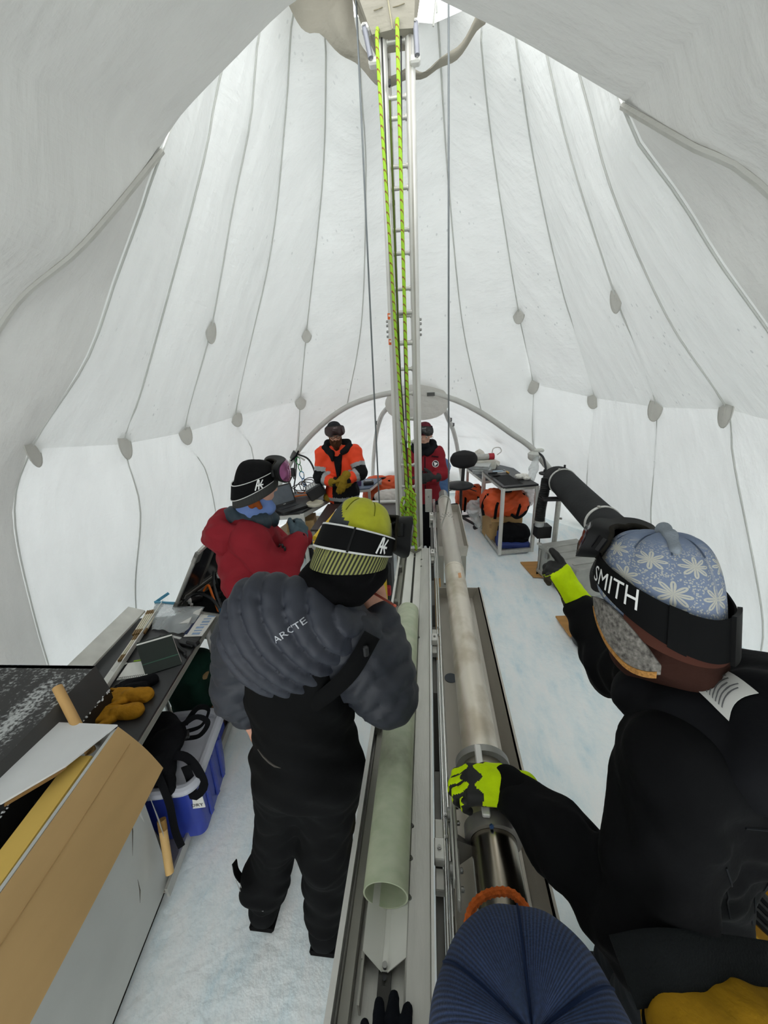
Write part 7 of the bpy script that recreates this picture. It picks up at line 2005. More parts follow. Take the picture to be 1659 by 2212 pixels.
# ---------------------------------------------------------------- B: black work jacket, snowflake beanie
def person_b():
    t = root('person', 'person in black work jacket, neon gloves and blue snowflake beanie beside the drill barrel', 'person', (0.85, 0.62, 0))
    J = dict(pelvis=(0.635, 0.69, 0.95), chest=(0.63, 0.72, 1.32), neck=(0.575, 0.76, 1.57), sL=(0.50, 0.62, 1.45), eL=(0.425, 0.49, 1.17), wL=(0.222, 0.785, 1.118),
             sR=(0.66, 0.88, 1.43), eR=(0.625, 1.14, 1.25), wR=(0.590, 1.38, 1.33), hL=(0.61, 0.61, 0.93), kL=(0.62, 0.60, 0.5), aL=(0.64, 0.60, 0.11), hR=(0.66, 0.77, 0.93), kR=(0.67, 0.80, 0.5), aR=(0.68, 0.82, 0.11), toe=(-0.9, 0.4, 0))
    hc = (0.505, 0.80, 1.735)
    R = frame3((-0.42, 0.88, -0.22), (0.04, 0.22, 0.97))
    body_mesh(t, J, hc, R, SKIN, (), 0.009)
    jk = M('jacket_black', '#0a0b0d', 0.85, var=0.25, vscale=5, bump=0.12, bscale=70)
    tr = M('trousers_charcoal', '#15181b', 0.85, var=0.2, vscale=5, bump=0.1, bscale=60)
    P = [ell((0.635, 0.69, 0.93), (0.135, 0.16, 0.16))] + chain([J['hL'], J['kL'], J['aL']], [0.12, 0.10, 0.09]) + chain([J['hR'], J['kR'], J['aR']], [0.12, 0.10, 0.09])
    soft_part('trousers', P, tr, t, 0.013, 0.05, lambda P_, d: np.maximum(d - folds(P_, 0.006, 1.0, 1), 0.08 - P_[:, 2]))
    for a in ('aL', 'aR'):
        x, y, z = J[a]
        b, _ = soft_part('boot', [rbox((x - 0.05, y + 0.02, 0.055), (0.15, 0.06, 0.055), 0.045), cap((x, y, 0.08), 0.07, (x, y, 0.2), 0.072)], M('boot_black', '#0c0d0e', 0.85, var=0.15), t, 0.012, 0.03)
    f = _n((-0.8, 0.6, 0)); l = _n((-0.6, -0.8, 0))
    Rt = np.stack([l, f, np.array([0, 0, 1.0])], 1)
    aL, bL, cL = (np.array(J[k]) for k in ('sL', 'eL', 'wL')); aR, bR, cR = (np.array(J[k]) for k in ('sR', 'eR', 'wR'))
    P = [ell((0.625, 0.71, 1.19), (0.20, 0.155, 0.33), Rt), ell((0.655, 0.71, 1.36), (0.21, 0.16, 0.17), Rt), ell((0.635, 0.69, 0.98), (0.18, 0.150, 0.16), Rt), cap(aL, 0.105, aR, 0.10),
         cap(aL, 0.108, bL, 0.095), cap(bL, 0.094, bL * 0.45 + cL * 0.55, 0.078), cap(bL * 0.45 + cL * 0.55, 0.078, cL, 0.056),
         cap(aR, 0.10, bR, 0.085), cap(bR, 0.085, cR, 0.058)]
    o, st = soft_part('jacket', P, jk, t, 0.0105, 0.035, lambda P_, d: np.maximum(d - folds(P_, 0.010, 1.0, 7), (0.80 - P_[:, 2])))
    # cuffs
    for w, e in ((cL, bL), (cR, bR)):
        d = _n(w - e)
        soft_part('cuff', [cap(w - d * 0.03, 0.058, w + d * 0.012, 0.054)], M('cuff_black', '#08090a', 0.9, bump=0.2, bscale=120), t, 0.008, 0.01)
    # hood and collar
    hd_m = M('hood_black', '#101114', 0.85, var=0.2, vscale=6, bump=0.12, bscale=60)
    P = [ell((0.70, 0.655, 1.545), (0.165, 0.125, 0.095), frame3((0.3, -0.2, 0.3), (-0.2, 0.2, 1))), cap((0.60, 0.60, 1.50), 0.075, (0.80, 0.66, 1.52), 0.085), cap((0.64, 0.90, 1.50), 0.065, (0.80, 0.74, 1.54), 0.08), cap((0.545, 0.625, 1.505), 0.05, (0.50, 0.80, 1.49), 0.04), cap((0.535, 0.685, 1.525), 0.058, (0.66, 0.67, 1.56), 0.065), cap((0.50, 0.76, 1.50), 0.06, (0.52, 0.70, 1.52), 0.055)]
    hd, hs = soft_part('hood', P, hd_m, t, 0.009, 0.05, lambda P_, d: d - folds(P_, 0.006, 1.3, 5))
    # brown neck gaiter
    br = M('gaiter_brown', '#38231d', 0.95, var=0.15, vscale=10, bump=0.15, bscale=140)
    soft_part('neck_gaiter', [cap((0.562, 0.768, 1.585), 0.086, (0.535, 0.78, 1.655), 0.092), cap((0.50, 0.81, 1.60), 0.066, (0.49, 0.835, 1.63), 0.062)], br, t, 0.008, 0.03, lambda P_, d: d - 0.007 * np.sin(52 * (P_[:, 2] + 0.5 * P_[:, 0]) + 3 * np.sin(16 * P_[:, 0] + 12 * P_[:, 1])))
    soft_part('green_collar', [cap((0.60, 0.665, 1.535), 0.03, (0.66, 0.76, 1.55), 0.03), cap((0.60, 0.665, 1.535), 0.03, (0.53, 0.66, 1.515), 0.026)], M('collar_green', '#12302a', 0.9), t, 0.008, 0.02)
    # care label on the hood lining
    c0 = np.array([0.597, 0.690, 1.600]); xd = _n((0.78, 0.42, 0.35)); yd = _n((-0.42, 0.75, 0.30)); vd = (0.50, 0.60, -0.60)
    tagm = M('label_cloth', '#d9d9d6', 0.8, var=0.02)
    lab = MB().grid(lambda u, v: hs(c0 + xd * 0.085 * (u - 0.5) + yd * 0.085 * (v - 0.5) + yd * 0.012 * sin(u * 3), vd, 0.004 + 0.003 * sin(3 * u)), 10, 10, 0.001).build('care_label', tagm, hd, smooth=True)
    ink = M('ink_grey2', '#6d6e70', 0.8, var=0)
    for k in range(9):
        v = 0.16 + 0.075 * k
        wd = (0.62, 0.7, 0.55, 0.66, 0.7, 0.6, 0.68, 0.4, 0.3)[k]
        MB().grid(lambda u, q: hs(c0 + xd * 0.085 * (0.12 + wd * u - 0.5) + yd * 0.085 * (v + 0.028 * q - 0.5) + yd * 0.012 * sin((0.12 + wd * u) * 3), vd, 0.0062 + 0.003 * sin(3 * (0.12 + wd * u))), 8, 1).build('label_line', ink, lab)
    # chest patch
    c1 = np.array([0.40, 0.72, 1.36])
    patch_m = M('patch_white', '#d5d4ce', 0.8, var=0)
    ch = _n((0.75, -0.55, -0.1))
    MB().grid(lambda u, v: st(c1 + np.array([-0.6, -0.8, 0]) * 0.045 * (u - 0.5) + np.array([0, 0, 1]) * 0.05 * (v - 0.5), ch, 0.002), 4, 4, 0.001).build('chest_patch', patch_m, o)
    MB().grid(lambda u, v: st(c1 + np.array([-0.6, -0.8, 0]) * 0.016 * (u - 0.5) + np.array([0, 0, 1]) * 0.034 * (v - 0.5), ch, 0.004), 3, 4, 0.001).build('patch_emblem', M('patch_brown', '#6a3f22', 0.8), o)
    # seams on the jacket
    for pts in ([(0.52, 0.44, 1.40), (0.56, 0.46, 1.30), (0.60, 0.48, 1.18)], [(0.70, 0.46, 1.46), (0.66, 0.45, 1.30), (0.68, 0.45, 1.12)], [(0.86, 0.55, 1.46), (0.72, 0.47, 1.45), (0.56, 0.47, 1.46)]):
        Q = catmull(pts, 16)
        MB().sweep([st(q, (0.15, 1, -0.45), 0.0005) for q in Q], 0.0022, 5).build('seam', M('seam_black', '#1b1d20', 0.8), o, smooth=True)
    # gloves
    neon = M('glove_neon', '#c6e60c', 0.75, var=0.06, vscale=40, bump=0.2, bscale=300)
    blk = M('glove_black', '#131413', 0.7, var=0.2)
    palm = M('glove_palm', '#4a4438', 0.85, var=0.25, vscale=40)
    gl_f, gl_n, gl_s = np.array([-0.95, 0.02, -0.05]), np.array([-0.12, 0.05, -1.0]), np.array([0.10, 1.0, 0.05])
    wl = np.array([0.225, 0.790, 1.125])
    hp = hand_prims(wl, gl_f, gl_n, gl_s, 1.22, 1.22, (0.75, 0.8, 0.85, 0.9), 0.04, (0.55, 0.75, 0.6), 0.7)
    ff = _n(gl_f); kn = wl + ff * 0.098
    def gm(P_):
        u = (P_ - wl) @ ff
        s_ = (P_ - wl) @ _n(gl_s)
        band = (np.abs(u - 0.112) < 0.020 + 0.012 * np.cos(s_ * 120))
        fing = (u > 0.120) & (np.abs(np.sin((s_ + 0.013) * pi / 0.0262)) < 0.42)
        under = ((P_ - wl) @ _n(gl_n) > 0.022) & (u < 0.10)
        r_ = np.zeros(len(P_), int)
        r_[band | fing] = 1; r_[under] = 2
        return r_
    soft_part('glove', hp, [neon, blk, palm], t, 0.0036, 0.008, None, gm, label='neon yellow and black glove gripping the barrel handle')
    # pointing glove
    wr = cR + np.array([-0.010, 0.030, 0.025])
    pf_, pn_, ps_ = np.array([-0.48, 0.30, 0.82]), np.array([-0.62, 0.72, -0.45]), np.array([0.75, 0.60, 0.25])
    hp2 = hand_prims(wr, pf_, pn_, ps_, 1.18, 1.3, (0.12, 1.0, 1.15, 1.2), 0.03, (0.4, 0.9, 0.7), 0.6, cuff=0.03)
    def gm2(P_):
        u = (P_ - wr) @ _n(pf_)
        under = ((P_ - wr) @ _n(pn_ - _n(pf_) * (pn_ @ _n(pf_))) > 0.010)
        r_ = np.zeros(len(P_), int)
        r_[under & (u < 0.13)] = 2; r_[u > 0.132] = 1
        return r_
    soft_part('glove', hp2, [neon, blk, palm], t, 0.0040, 0.009, None, gm2, label='neon yellow and black glove pointing')
    # beanie
    hat = Hat(hc, R, 0.110, 0.126, -0.018, 0.160, 0.052, 0.50, 0.20, 8)
    hv = hat.shell('beanie', snowflake_mat(8, 4.6), t, 0.0, 1.0, 0.0, 110, 34)
    hat.crown_seams(8, M('seam_bluegrey', '#4d5869', 0.95), hv, 0.62, 0.0)
    # gathered topknot
    r_, f_, u_ = R[:, 0], R[:, 1], R[:, 2]
    tk = np.asarray(hc) + u_ * 0.146
    soft_part('topknot', [cap(tk, 0.016, tk + u_ * 0.02 - f_ * 0.004, 0.014), cap(tk + u_ * 0.02, 0.012, tk + u_ * 0.012 - f_ * 0.035 - r_ * 0.025, 0.012), cap(tk + u_ * 0.012 - f_ * 0.035 - r_ * 0.025, 0.012, tk - u_ * 0.012 - f_ * 0.062 - r_ * 0.045, 0.011)], M('knot_grey', '#848c95', 0.95, bump=0.3, bscale=200), hv, 0.004, 0.01)
    # ear flap knit on the left
    hat.band('ear_flap', M('knit_flap', '#77746f', 0.95, var=0.6, vscale=110, bump=0.3, bscale=200), hv, -2.25, -0.80, lambda th: -0.16 , lambda th: 0.19 * max(0.05, cos((th + 1.5) * 1.9)), 0.004, 0.006, 30)
    hat.band('flap_edge', M('flap_edge', '#a87a44', 0.9, var=0.4, vscale=200), hv, -2.2, -0.85, lambda th: -0.16 - 0.185 * max(0.05, cos((th + 1.5) * 1.9)), 0.022, 0.006, 0.006, 30)
    hat.band('inner_band', M('band_brown', '#4a2c24', 0.95), hv, 2.2, 4.6, lambda th: 0.02, 0.07, 0.003, 0.004, 30)
    # grey stubble and sideburn
    soft_part('beard', [cap(np.asarray(hc) - r_ * 0.066 + f_ * 0.02 - u_ * 0.05, 0.020, np.asarray(hc) - r_ * 0.04 + f_ * 0.075 - u_ * 0.085, 0.024), cap(np.asarray(hc) - r_ * 0.04 + f_ * 0.075 - u_ * 0.085, 0.024, np.asarray(hc) + f_ * 0.09 - u_ * 0.09, 0.022)], M('beard_grey', '#8d7466', 0.95, bump=0.5, bscale=250), t, 0.006, 0.02, lambda P_, d: d - folds(P_, 0.002, 6, 1))
    # goggles with wide strap
    gg = goggles(t, hat, 0.52, (BLKFOAM, BLKFRAME, M('lens_dark', '#1b1d22', 0.12)), 0.30, 0.88, 0.014, 0.042, 0.06)
    sc = lambda th: 0.16 + 0.10 * cos(th) + 0.04
    hat.band('strap', STRAP, gg, 0.80, 2 * pi - 0.80, sc, 0.118, 0.010, 0.004)
    hat.band('strap_slider', M('slider_black', '#0e0f10', 0.85), gg, pi + 0.62, pi + 0.85, sc, 0.125, 0.014, 0.004, 8)
    hat.band('strap_buckle', BLKFRAME, gg, pi - 0.52, pi - 0.12, sc, 0.135, 0.014, 0.008, 10)
    thc = -pi / 2 + 0.12
    decal('strap_lettering', 'SMITH', WHITE, gg, lambda x, y: hat.pt(thc - x / 0.112, sc(thc) + y / 0.175, 0.0155), 0.037)

# ---------------------------------------------------------------- C: red parka, black beanie, profile
def person_c():
    t = root('person', 'person in red parka, blue neck gaiter and black beanie with goggles, beside the yellow rail', 'person', (-1.06, 1.95, 0))
    J = dict(pelvis=(-1.08, 1.94, 0.95), chest=(-1.05, 1.95, 1.30), neck=(-1.01, 1.965, 1.53), sR=(-0.965, 1.80, 1.42), eR=(-0.815, 1.775, 1.20), wR=(-0.755, 1.93, 1.36),
             sL=(-1.07, 2.11, 1.42), eL=(-0.95, 2.16, 1.18), wL=(-0.77, 2.06, 1.33), hL=(-1.09, 2.02, 0.92), kL=(-1.07, 2.03, 0.5), aL=(-1.08, 2.03, 0.1), hR=(-1.06, 1.85, 0.92), kR=(-1.04, 1.84, 0.5), aR=(-1.05, 1.84, 0.1), toe=(0.92, 0.38, 0))
    hc = (-0.960, 1.965, 1.690)
    R = frame3((0.80, 0.60, -0.14), (0.10, 0.05, 1))
    body_mesh(t, J, hc, R, SKIN2, (), 0.0075)
    face_parts(t, hc, R, '#7a4a2c')
    red = M('parka_red', '#84222b', 0.75, var=0.10, vscale=5, bump=0.12, bscale=50)
    aL, bL, cL = (np.array(J[k]) for k in ('sL', 'eL', 'wL')); aR, bR, cR = (np.array(J[k]) for k in ('sR', 'eR', 'wR'))
    Rt = frame3((0.92, 0.38, 0), (0, 0, 1))
    P = [ell((-1.06, 1.945, 1.18), (0.215, 0.185, 0.38), Rt), ell((-1.04, 1.95, 1.36), (0.20, 0.165, 0.15), Rt), cap(aR, 0.095, aL, 0.09), ell((-1.07, 1.94, 0.86), (0.215, 0.19, 0.14), Rt),
         cap(aR, 0.098, bR, 0.085), cap(bR, 0.088, cR, 0.066), cap(aL, 0.095, bL, 0.08), cap(bL, 0.08, cL, 0.062)]
    o, st = soft_part('parka', P, red, t, 0.0105, 0.04, lambda P_, d: np.maximum(d - folds(P_, 0.008, 1.0, 2), 0.72 - P_[:, 2]))
    hd, _ = soft_part('hood', [ell((-1.155, 1.915, 1.455), (0.085, 0.135, 0.115)), cap((-1.14, 1.80, 1.47), 0.055, (-0.95, 1.82, 1.47), 0.045), cap((-1.15, 2.03, 1.48), 0.055, (-0.97, 2.09, 1.47), 0.045), cap((-1.20, 1.85, 1.43), 0.06, (-1.12, 1.80, 1.40), 0.06)], red, t, 0.0095, 0.045, lambda P_, d: d - folds(P_, 0.006, 1.4, 3))
    soft_part('down_collar', [cap((-1.10, 1.93, 1.51), 0.07, (-0.95, 1.93, 1.49), 0.06), cap((-1.08, 2.0, 1.51), 0.06, (-0.93, 2.02, 1.47), 0.05)], M('down_teal', '#22343f', 0.6, var=0.1), t, 0.009, 0.03, lambda P_, d: d - 0.007 * np.abs(np.sin(pi * (P_[:, 0] + P_[:, 1]) / 0.05)))
    soft_part('neck_gaiter', [cap((-1.01, 1.96, 1.535), 0.083, (-0.985, 1.965, 1.60), 0.080), cap((-0.96, 1.975, 1.55), 0.065, (-0.925, 1.985, 1.565), 0.05)], M('gaiter_blue', '#6d86bd', 0.9, var=0.08), t, 0.008, 0.025, lambda P_, d: d - 0.006 * np.sin(60 * (P_[:, 2] - 0.4 * P_[:, 0]) + 2 * np.sin(20 * P_[:, 1])))
    soft_part('hair', [cap((-0.945, 1.895, 1.66), 0.016, (-0.925, 1.905, 1.585), 0.014), cap((-0.99, 1.888, 1.65), 0.02, (-0.965, 1.893, 1.60), 0.018)], M('hair_ginger', '#8e4a22', 0.9, bump=0.4, bscale=300), t, 0.006, 0.02)
    # placket with dark snaps
    for i in range(4):
        MB().box(st((-0.80 + 0.01 * i, 1.80, 1.47 - 0.022 * i), (-0.30, 0.6, -0.6), 0.004), (0.012, 0.022, 0.022), 0.4, 0.004).build('snap_tab', BLACKP, o)
    tr = M('trousers_black', '#0f1012', 0.85, var=0.2)
    P = [ell((-1.075, 1.94, 0.90), (0.15, 0.17, 0.13))] + chain([J['hL'], J['kL'], J['aL']], [0.105, 0.09, 0.085]) + chain([J['hR'], J['kR'], J['aR']], [0.105, 0.09, 0.085])
    soft_part('trousers', P, tr, t, 0.014, 0.05, lambda P_, d: np.maximum(d - folds(P_, 0.006, 1.0, 1), 0.08 - P_[:, 2]))
    for a in ('aL', 'aR'):
        x, y, z = J[a]
        soft_part('boot', [rbox((x + 0.05, y + 0.02, 0.055), (0.14, 0.055, 0.055), 0.045, frame3((-0.38, 0.92, 0), (0, 0, 1))), cap((x, y, 0.08), 0.065, (x, y, 0.18), 0.068)], M('boot_black', '#0c0d0e', 0.85, var=0.15), t, 0.013, 0.03)
    gm = M('glove_slate', '#33464f', 0.7, var=0.15, bump=0.1, bscale=80)
    soft_part('glove', hand_prims((-0.752, 1.94, 1.375), (0.1, 0.75, 0.55), (-0.75, 0.4, -0.4), (-0.4, -0.3, 0.8), 0.95, 1.35, (0.8, 0.8, 0.85, 0.9), 0.02, (0.5, 0.8, 0.3), 0.5, cuff=0.02), gm, t, 0.005, 0.010)
    soft_part('glove', hand_prims((-0.765, 2.06, 1.345), (0.3, -0.7, 0.6), (-0.7, 0.1, -0.6), (-0.2, 0.5, 0.8), 0.95, 1.35, (0.8, 0.8, 0.85, 0.9), 0.02, (0.5, 0.8, 0.3), 0.5, cuff=0.02), gm, t, 0.006, 0.010)
    soft_part('cuff', [cap(cR - _n(cR - bR) * 0.03, 0.062, cR + _n(cR - bR) * 0.015, 0.055)], M('cuff_black', '#08090a', 0.9, bump=0.2, bscale=120), t, 0.008, 0.01)
    hat = Hat(hc, R, 0.102, 0.120, -0.030, 0.145, 0.055, 0.50, 0.04, 5)
    blkn = M('beanie_black', '#141415', 0.95, var=0.25, vscale=40, bump=0.3, bscale=260)
    hv = hat.shell('beanie', blkn, t, 0.05, 1.0)
    hat.shell('ribbed_cuff', stripe_mat('rib_knit', '#3b3d3c', '#232423', 90), hv, -0.08, 0.20, 0.004, 90, 6)
    gg = goggles(t, hat, 0.42, (BLKFOAM, BLKFRAME, M('lens_pink', '#8c4a76', 0.10, 0.6)), 0.33, 1.05, 0.020, 0.052, 0.05)
    sc = lambda th: 0.25 + 0.10 * cos(th)
    hat.band('strap', STRAP, gg, 0.95, 2 * pi - 0.95, sc, 0.115, 0.008, 0.004)
    for da in (-0.117, 0.117):
        hat.band('strap_piping', M('piping_white', '#c9cac8', 0.7), gg, 0.95, 2 * pi - 0.95, (lambda th, da=da: sc(th) + da), 0.007, 0.0085, 0.0045)
    th0 = 1.62
    logo_anon('strap_logo', gg, lambda x, y: hat.pt(th0 - x / 0.112, sc(th0) + y / 0.185, 0.0135), 0.042)

# ---------------------------------------------------------------- D: hi-vis jacket, beard
def person_d():
    t = root('person', 'bearded person in orange and black hi-vis jacket with ochre gloves, hands together', 'person', (-1.1, 4.64, 0))
    J = dict(pelvis=(-1.10, 4.64, 0.90), chest=(-1.11, 4.63, 1.20), neck=(-1.12, 4.62, 1.42), sR=(-1.31, 4.62, 1.33), eR=(-1.355, 4.55, 1.04), wR=(-1.12, 4.40, 1.02),
             sL=(-0.915, 4.62, 1.34), eL=(-0.835, 4.52, 1.10), wL=(-0.985, 4.38, 1.06), hL=(-1.02, 4.64, 0.88), kL=(-1.02, 4.62, 0.48), aL=(-1.01, 4.64, 0.1), hR=(-1.19, 4.64, 0.88), kR=(-1.19, 4.62, 0.48), aR=(-1.20, 4.64, 0.1), toe=(0.1, -1, 0))
    hc = (-1.125, 4.575, 1.575)
    R = frame3((0.28, -0.93, -0.24), (0.03, -0.2, 1))
    body_mesh(t, J, hc, R, SKIN, (), 0.0085)
    face_parts(t, hc, R)
    r_, f_, u_ = R[:, 0], R[:, 1], R[:, 2]; h0 = np.asarray(hc)
    brd = M('beard_brown', '#4a2f20', 0.95, var=0.3, vscale=30, bump=0.6, bscale=180)
    soft_part('beard', [ell(h0 - u_ * 0.085 + f_ * 0.065, (0.058, 0.035, 0.045), R), cap(h0 - u_ * 0.10 + f_ * 0.07, 0.045, h0 - u_ * 0.20 + f_ * 0.055, 0.028), cap(h0 - r_ * 0.06 - u_ * 0.03 + f_ * 0.03, 0.018, h0 - r_ * 0.04 - u_ * 0.09 + f_ * 0.06, 0.03), cap(h0 + r_ * 0.06 - u_ * 0.03 + f_ * 0.03, 0.018, h0 + r_ * 0.04 - u_ * 0.09 + f_ * 0.06, 0.03), cap(h0 - r_ * 0.025 - u_ * 0.043 + f_ * 0.098, 0.008, h0 + r_ * 0.025 - u_ * 0.043 + f_ * 0.098, 0.008)], brd, t, 0.006, 0.02, lambda P_, d: d - folds(P_, 0.004, 5, 2))
    g = MB()
    for s in (-1, 1):
        e = h0 + r_ * s * 0.032 + f_ * 0.110 + u_ * 0.004
        g.sweep([e + r_ * 0.024 * cos(a) * (1 if abs(cos(a)) < 0.9 else 1) + u_ * 0.016 * sin(a) for a in np.linspace(0, 2 * pi, 19)[:-1]], 0.003, 6, closed=True)
        g.sweep([e + r_ * s * 0.024 + u_ * 0.006, h0 + r_ * s * 0.082 + f_ * 0.02 + u_ * 0.01], 0.003, 6)
    g.sweep([h0 - r_ * 0.008 + f_ * 0.112 + u_ * 0.006, h0 + r_ * 0.008 + f_ * 0.112 + u_ * 0.006], 0.003, 6)
    g.build('glasses', M('frame_dark', '#15130f', 0.4), t, smooth=True)
    org = M('hivis_orange', '#ef4313', 0.7, var=0.08, vscale=6, bump=0.1, bscale=50); blk = M('hivis_black', '#17181a', 0.8, var=0.15); slv = M('reflective', '#9b9fa1', 0.4, 0.1, var=0.05)
    aL, bL, cL = (np.array(J[k]) for k in ('sL', 'eL', 'wL')); aR, bR, cR = (np.array(J[k]) for k in ('sR', 'eR', 'wR'))
    P = [ell((-1.11, 4.64, 1.10), (0.215, 0.165, 0.36)), ell((-1.11, 4.64, 0.82), (0.225, 0.17, 0.18)), cap(aR, 0.092, aL, 0.092), cap(aR, 0.095, bR, 0.082), cap(bR, 0.082, cR, 0.064), cap(aL, 0.095, bL, 0.082), cap(bL, 0.082, cL, 0.064)]
    def mf(C_):
        m = np.zeros(len(C_), int)
        z = C_[:, 2]
        m[z < 1.02] = 1
        m[(z < 0.80) & (z > 0.745)] = 2
        m[(z < 1.02) & (C_[:, 0] < -1.205)] = 0
        m[(z < 1.035) & (z > 1.0)] = 2
        m[(z < 0.80) & (z > 0.745)] = 2
        best = np.full(len(C_), 9.0); arm = np.full(len(C_), -1.0)
        for a, b, c in ((aR, bR, cR), (aL, bL, cL)):
            t1, d1 = seg_t(C_, a, b); t2, d2 = seg_t(C_, b, c)
            tt = np.where(d1 < d2, t1, 1 + t2); dd = np.minimum(d1, d2)
            tor = np.linalg.norm((C_ - np.array([-1.11, 4.64, 1.10])) / np.array([0.215, 0.165, 0.36]), axis=1)
            ok = (dd < 0.112) & ((tor > 1.06) | (tt > 0.9))
            arm[ok] = tt[ok]
        k = arm >= 0
        m[k] = 0
        m[k & (arm > 0.52) & (arm < 0.70)] = 2
        m[k & (arm >= 0.70) & (arm < 1.30)] = 1
        m[k & (arm >= 1.30) & (arm < 1.52)] = 2
        m[k & (arm >= 1.92)] = 1
        return m
    o, st = soft_part('hivis_jacket', P, [org, blk, slv], t, 0.0095, 0.035, lambda P_, d: np.maximum(d - folds(P_, 0.006, 1.1, 4), 0.64 - P_[:, 2]), mf)
    soft_part('collar', [cap((-1.27, 4.60, 1.40), 0.05, (-1.17, 4.50, 1.36), 0.035), cap((-0.96, 4.60, 1.41), 0.05, (-1.03, 4.50, 1.37), 0.035), cap((-1.24, 4.66, 1.45), 0.055, (-1.0, 4.66, 1.45), 0.055), cap((-1.17, 4.50, 1.36), 0.035, (-1.16, 4.48, 1.28), 0.02)], blk, t, 0.009, 0.03)
    MB().prism([st((-1.10 + x, 4.3, z), (0, 1, 0), 0.003) for x, z in ((-0.055, 1.33), (0.06, 1.35), (0.035, 1.12), (0.01, 1.04))], (0, -0.003, 0)).build('inner_layer', BLACKC, o)
    MB().sweep([st((-1.15 + 0.012 * i, 4.3, 1.31 - 0.07 * i), (0, 1, 0), 0.003) for i in range(5)], 0.004, 6).build('zip', BLACKP, o)
    P = [ell((-1.105, 4.64, 0.86), (0.17, 0.14, 0.14))] + chain([J['hL'], J['kL'], J['aL']], [0.10, 0.085, 0.08]) + chain([J['hR'], J['kR'], J['aR']], [0.10, 0.085, 0.08])
    soft_part('trousers', P, M('trousers_black', '#0f1012', 0.85, var=0.2), t, 0.015, 0.05)
    for a in ('aL', 'aR'):
        x, y, z = J[a]
        soft_part('boot', [rbox((x, y - 0.05, 0.055), (0.055, 0.14, 0.055), 0.045), cap((x, y, 0.08), 0.065, (x, y, 0.18), 0.068)], M('boot_black', '#0c0d0e', 0.85, var=0.15), t, 0.014, 0.03)
    och = M('ochre_leather2', '#8a7020', 0.8, var=0.2, vscale=25, bump=0.2, bscale=90)
    soft_part('glove', hand_prims((-1.00, 4.355, 1.075), (-0.35, -0.25, -0.85), (-0.2, 0.9, -0.2), (-0.9, -0.1, 0.3), 1.05, 1.4, (0.2, 0.22, 0.25, 0.3), 0.04, (0.8, 0.5, 0.1), 0.3, cuff=0.05), och, t, 0.0055, 0.010)
    soft_part('glove', hand_prims((-1.115, 4.385, 1.02), (0.85, -0.25, -0.1), (0.2, 0.9, 0.0), (0.1, 0, 0.9), 1.05, 1.4, (0.35, 0.35, 0.4, 0.4), 0.04, (0.8, 0.5, 0.1), 0.3, cuff=0.05), och, t, 0.0065, 0.010)
    hat = Hat(hc, R, 0.098, 0.114, -0.010, 0.150, 0.040, 0.50, 0.03, 5)
    hat.shell('beanie', M('beanie_dark', '#26272a', 0.95, var=0.2, vscale=30, bump=0.2, bscale=200), t, 0.0, 1.0)
    gg = goggles(t, hat, 0.36, (BLKFOAM, BLKFRAME, M('lens_brown', '#3a2a2a', 0.12, 0.3)), 0.33, 1.0, 0.012, 0.035, 0.02)
    hat.band('strap', STRAP, gg, 0.9, 2 * pi - 0.9, 0.34, 0.13, 0.006, 0.004)

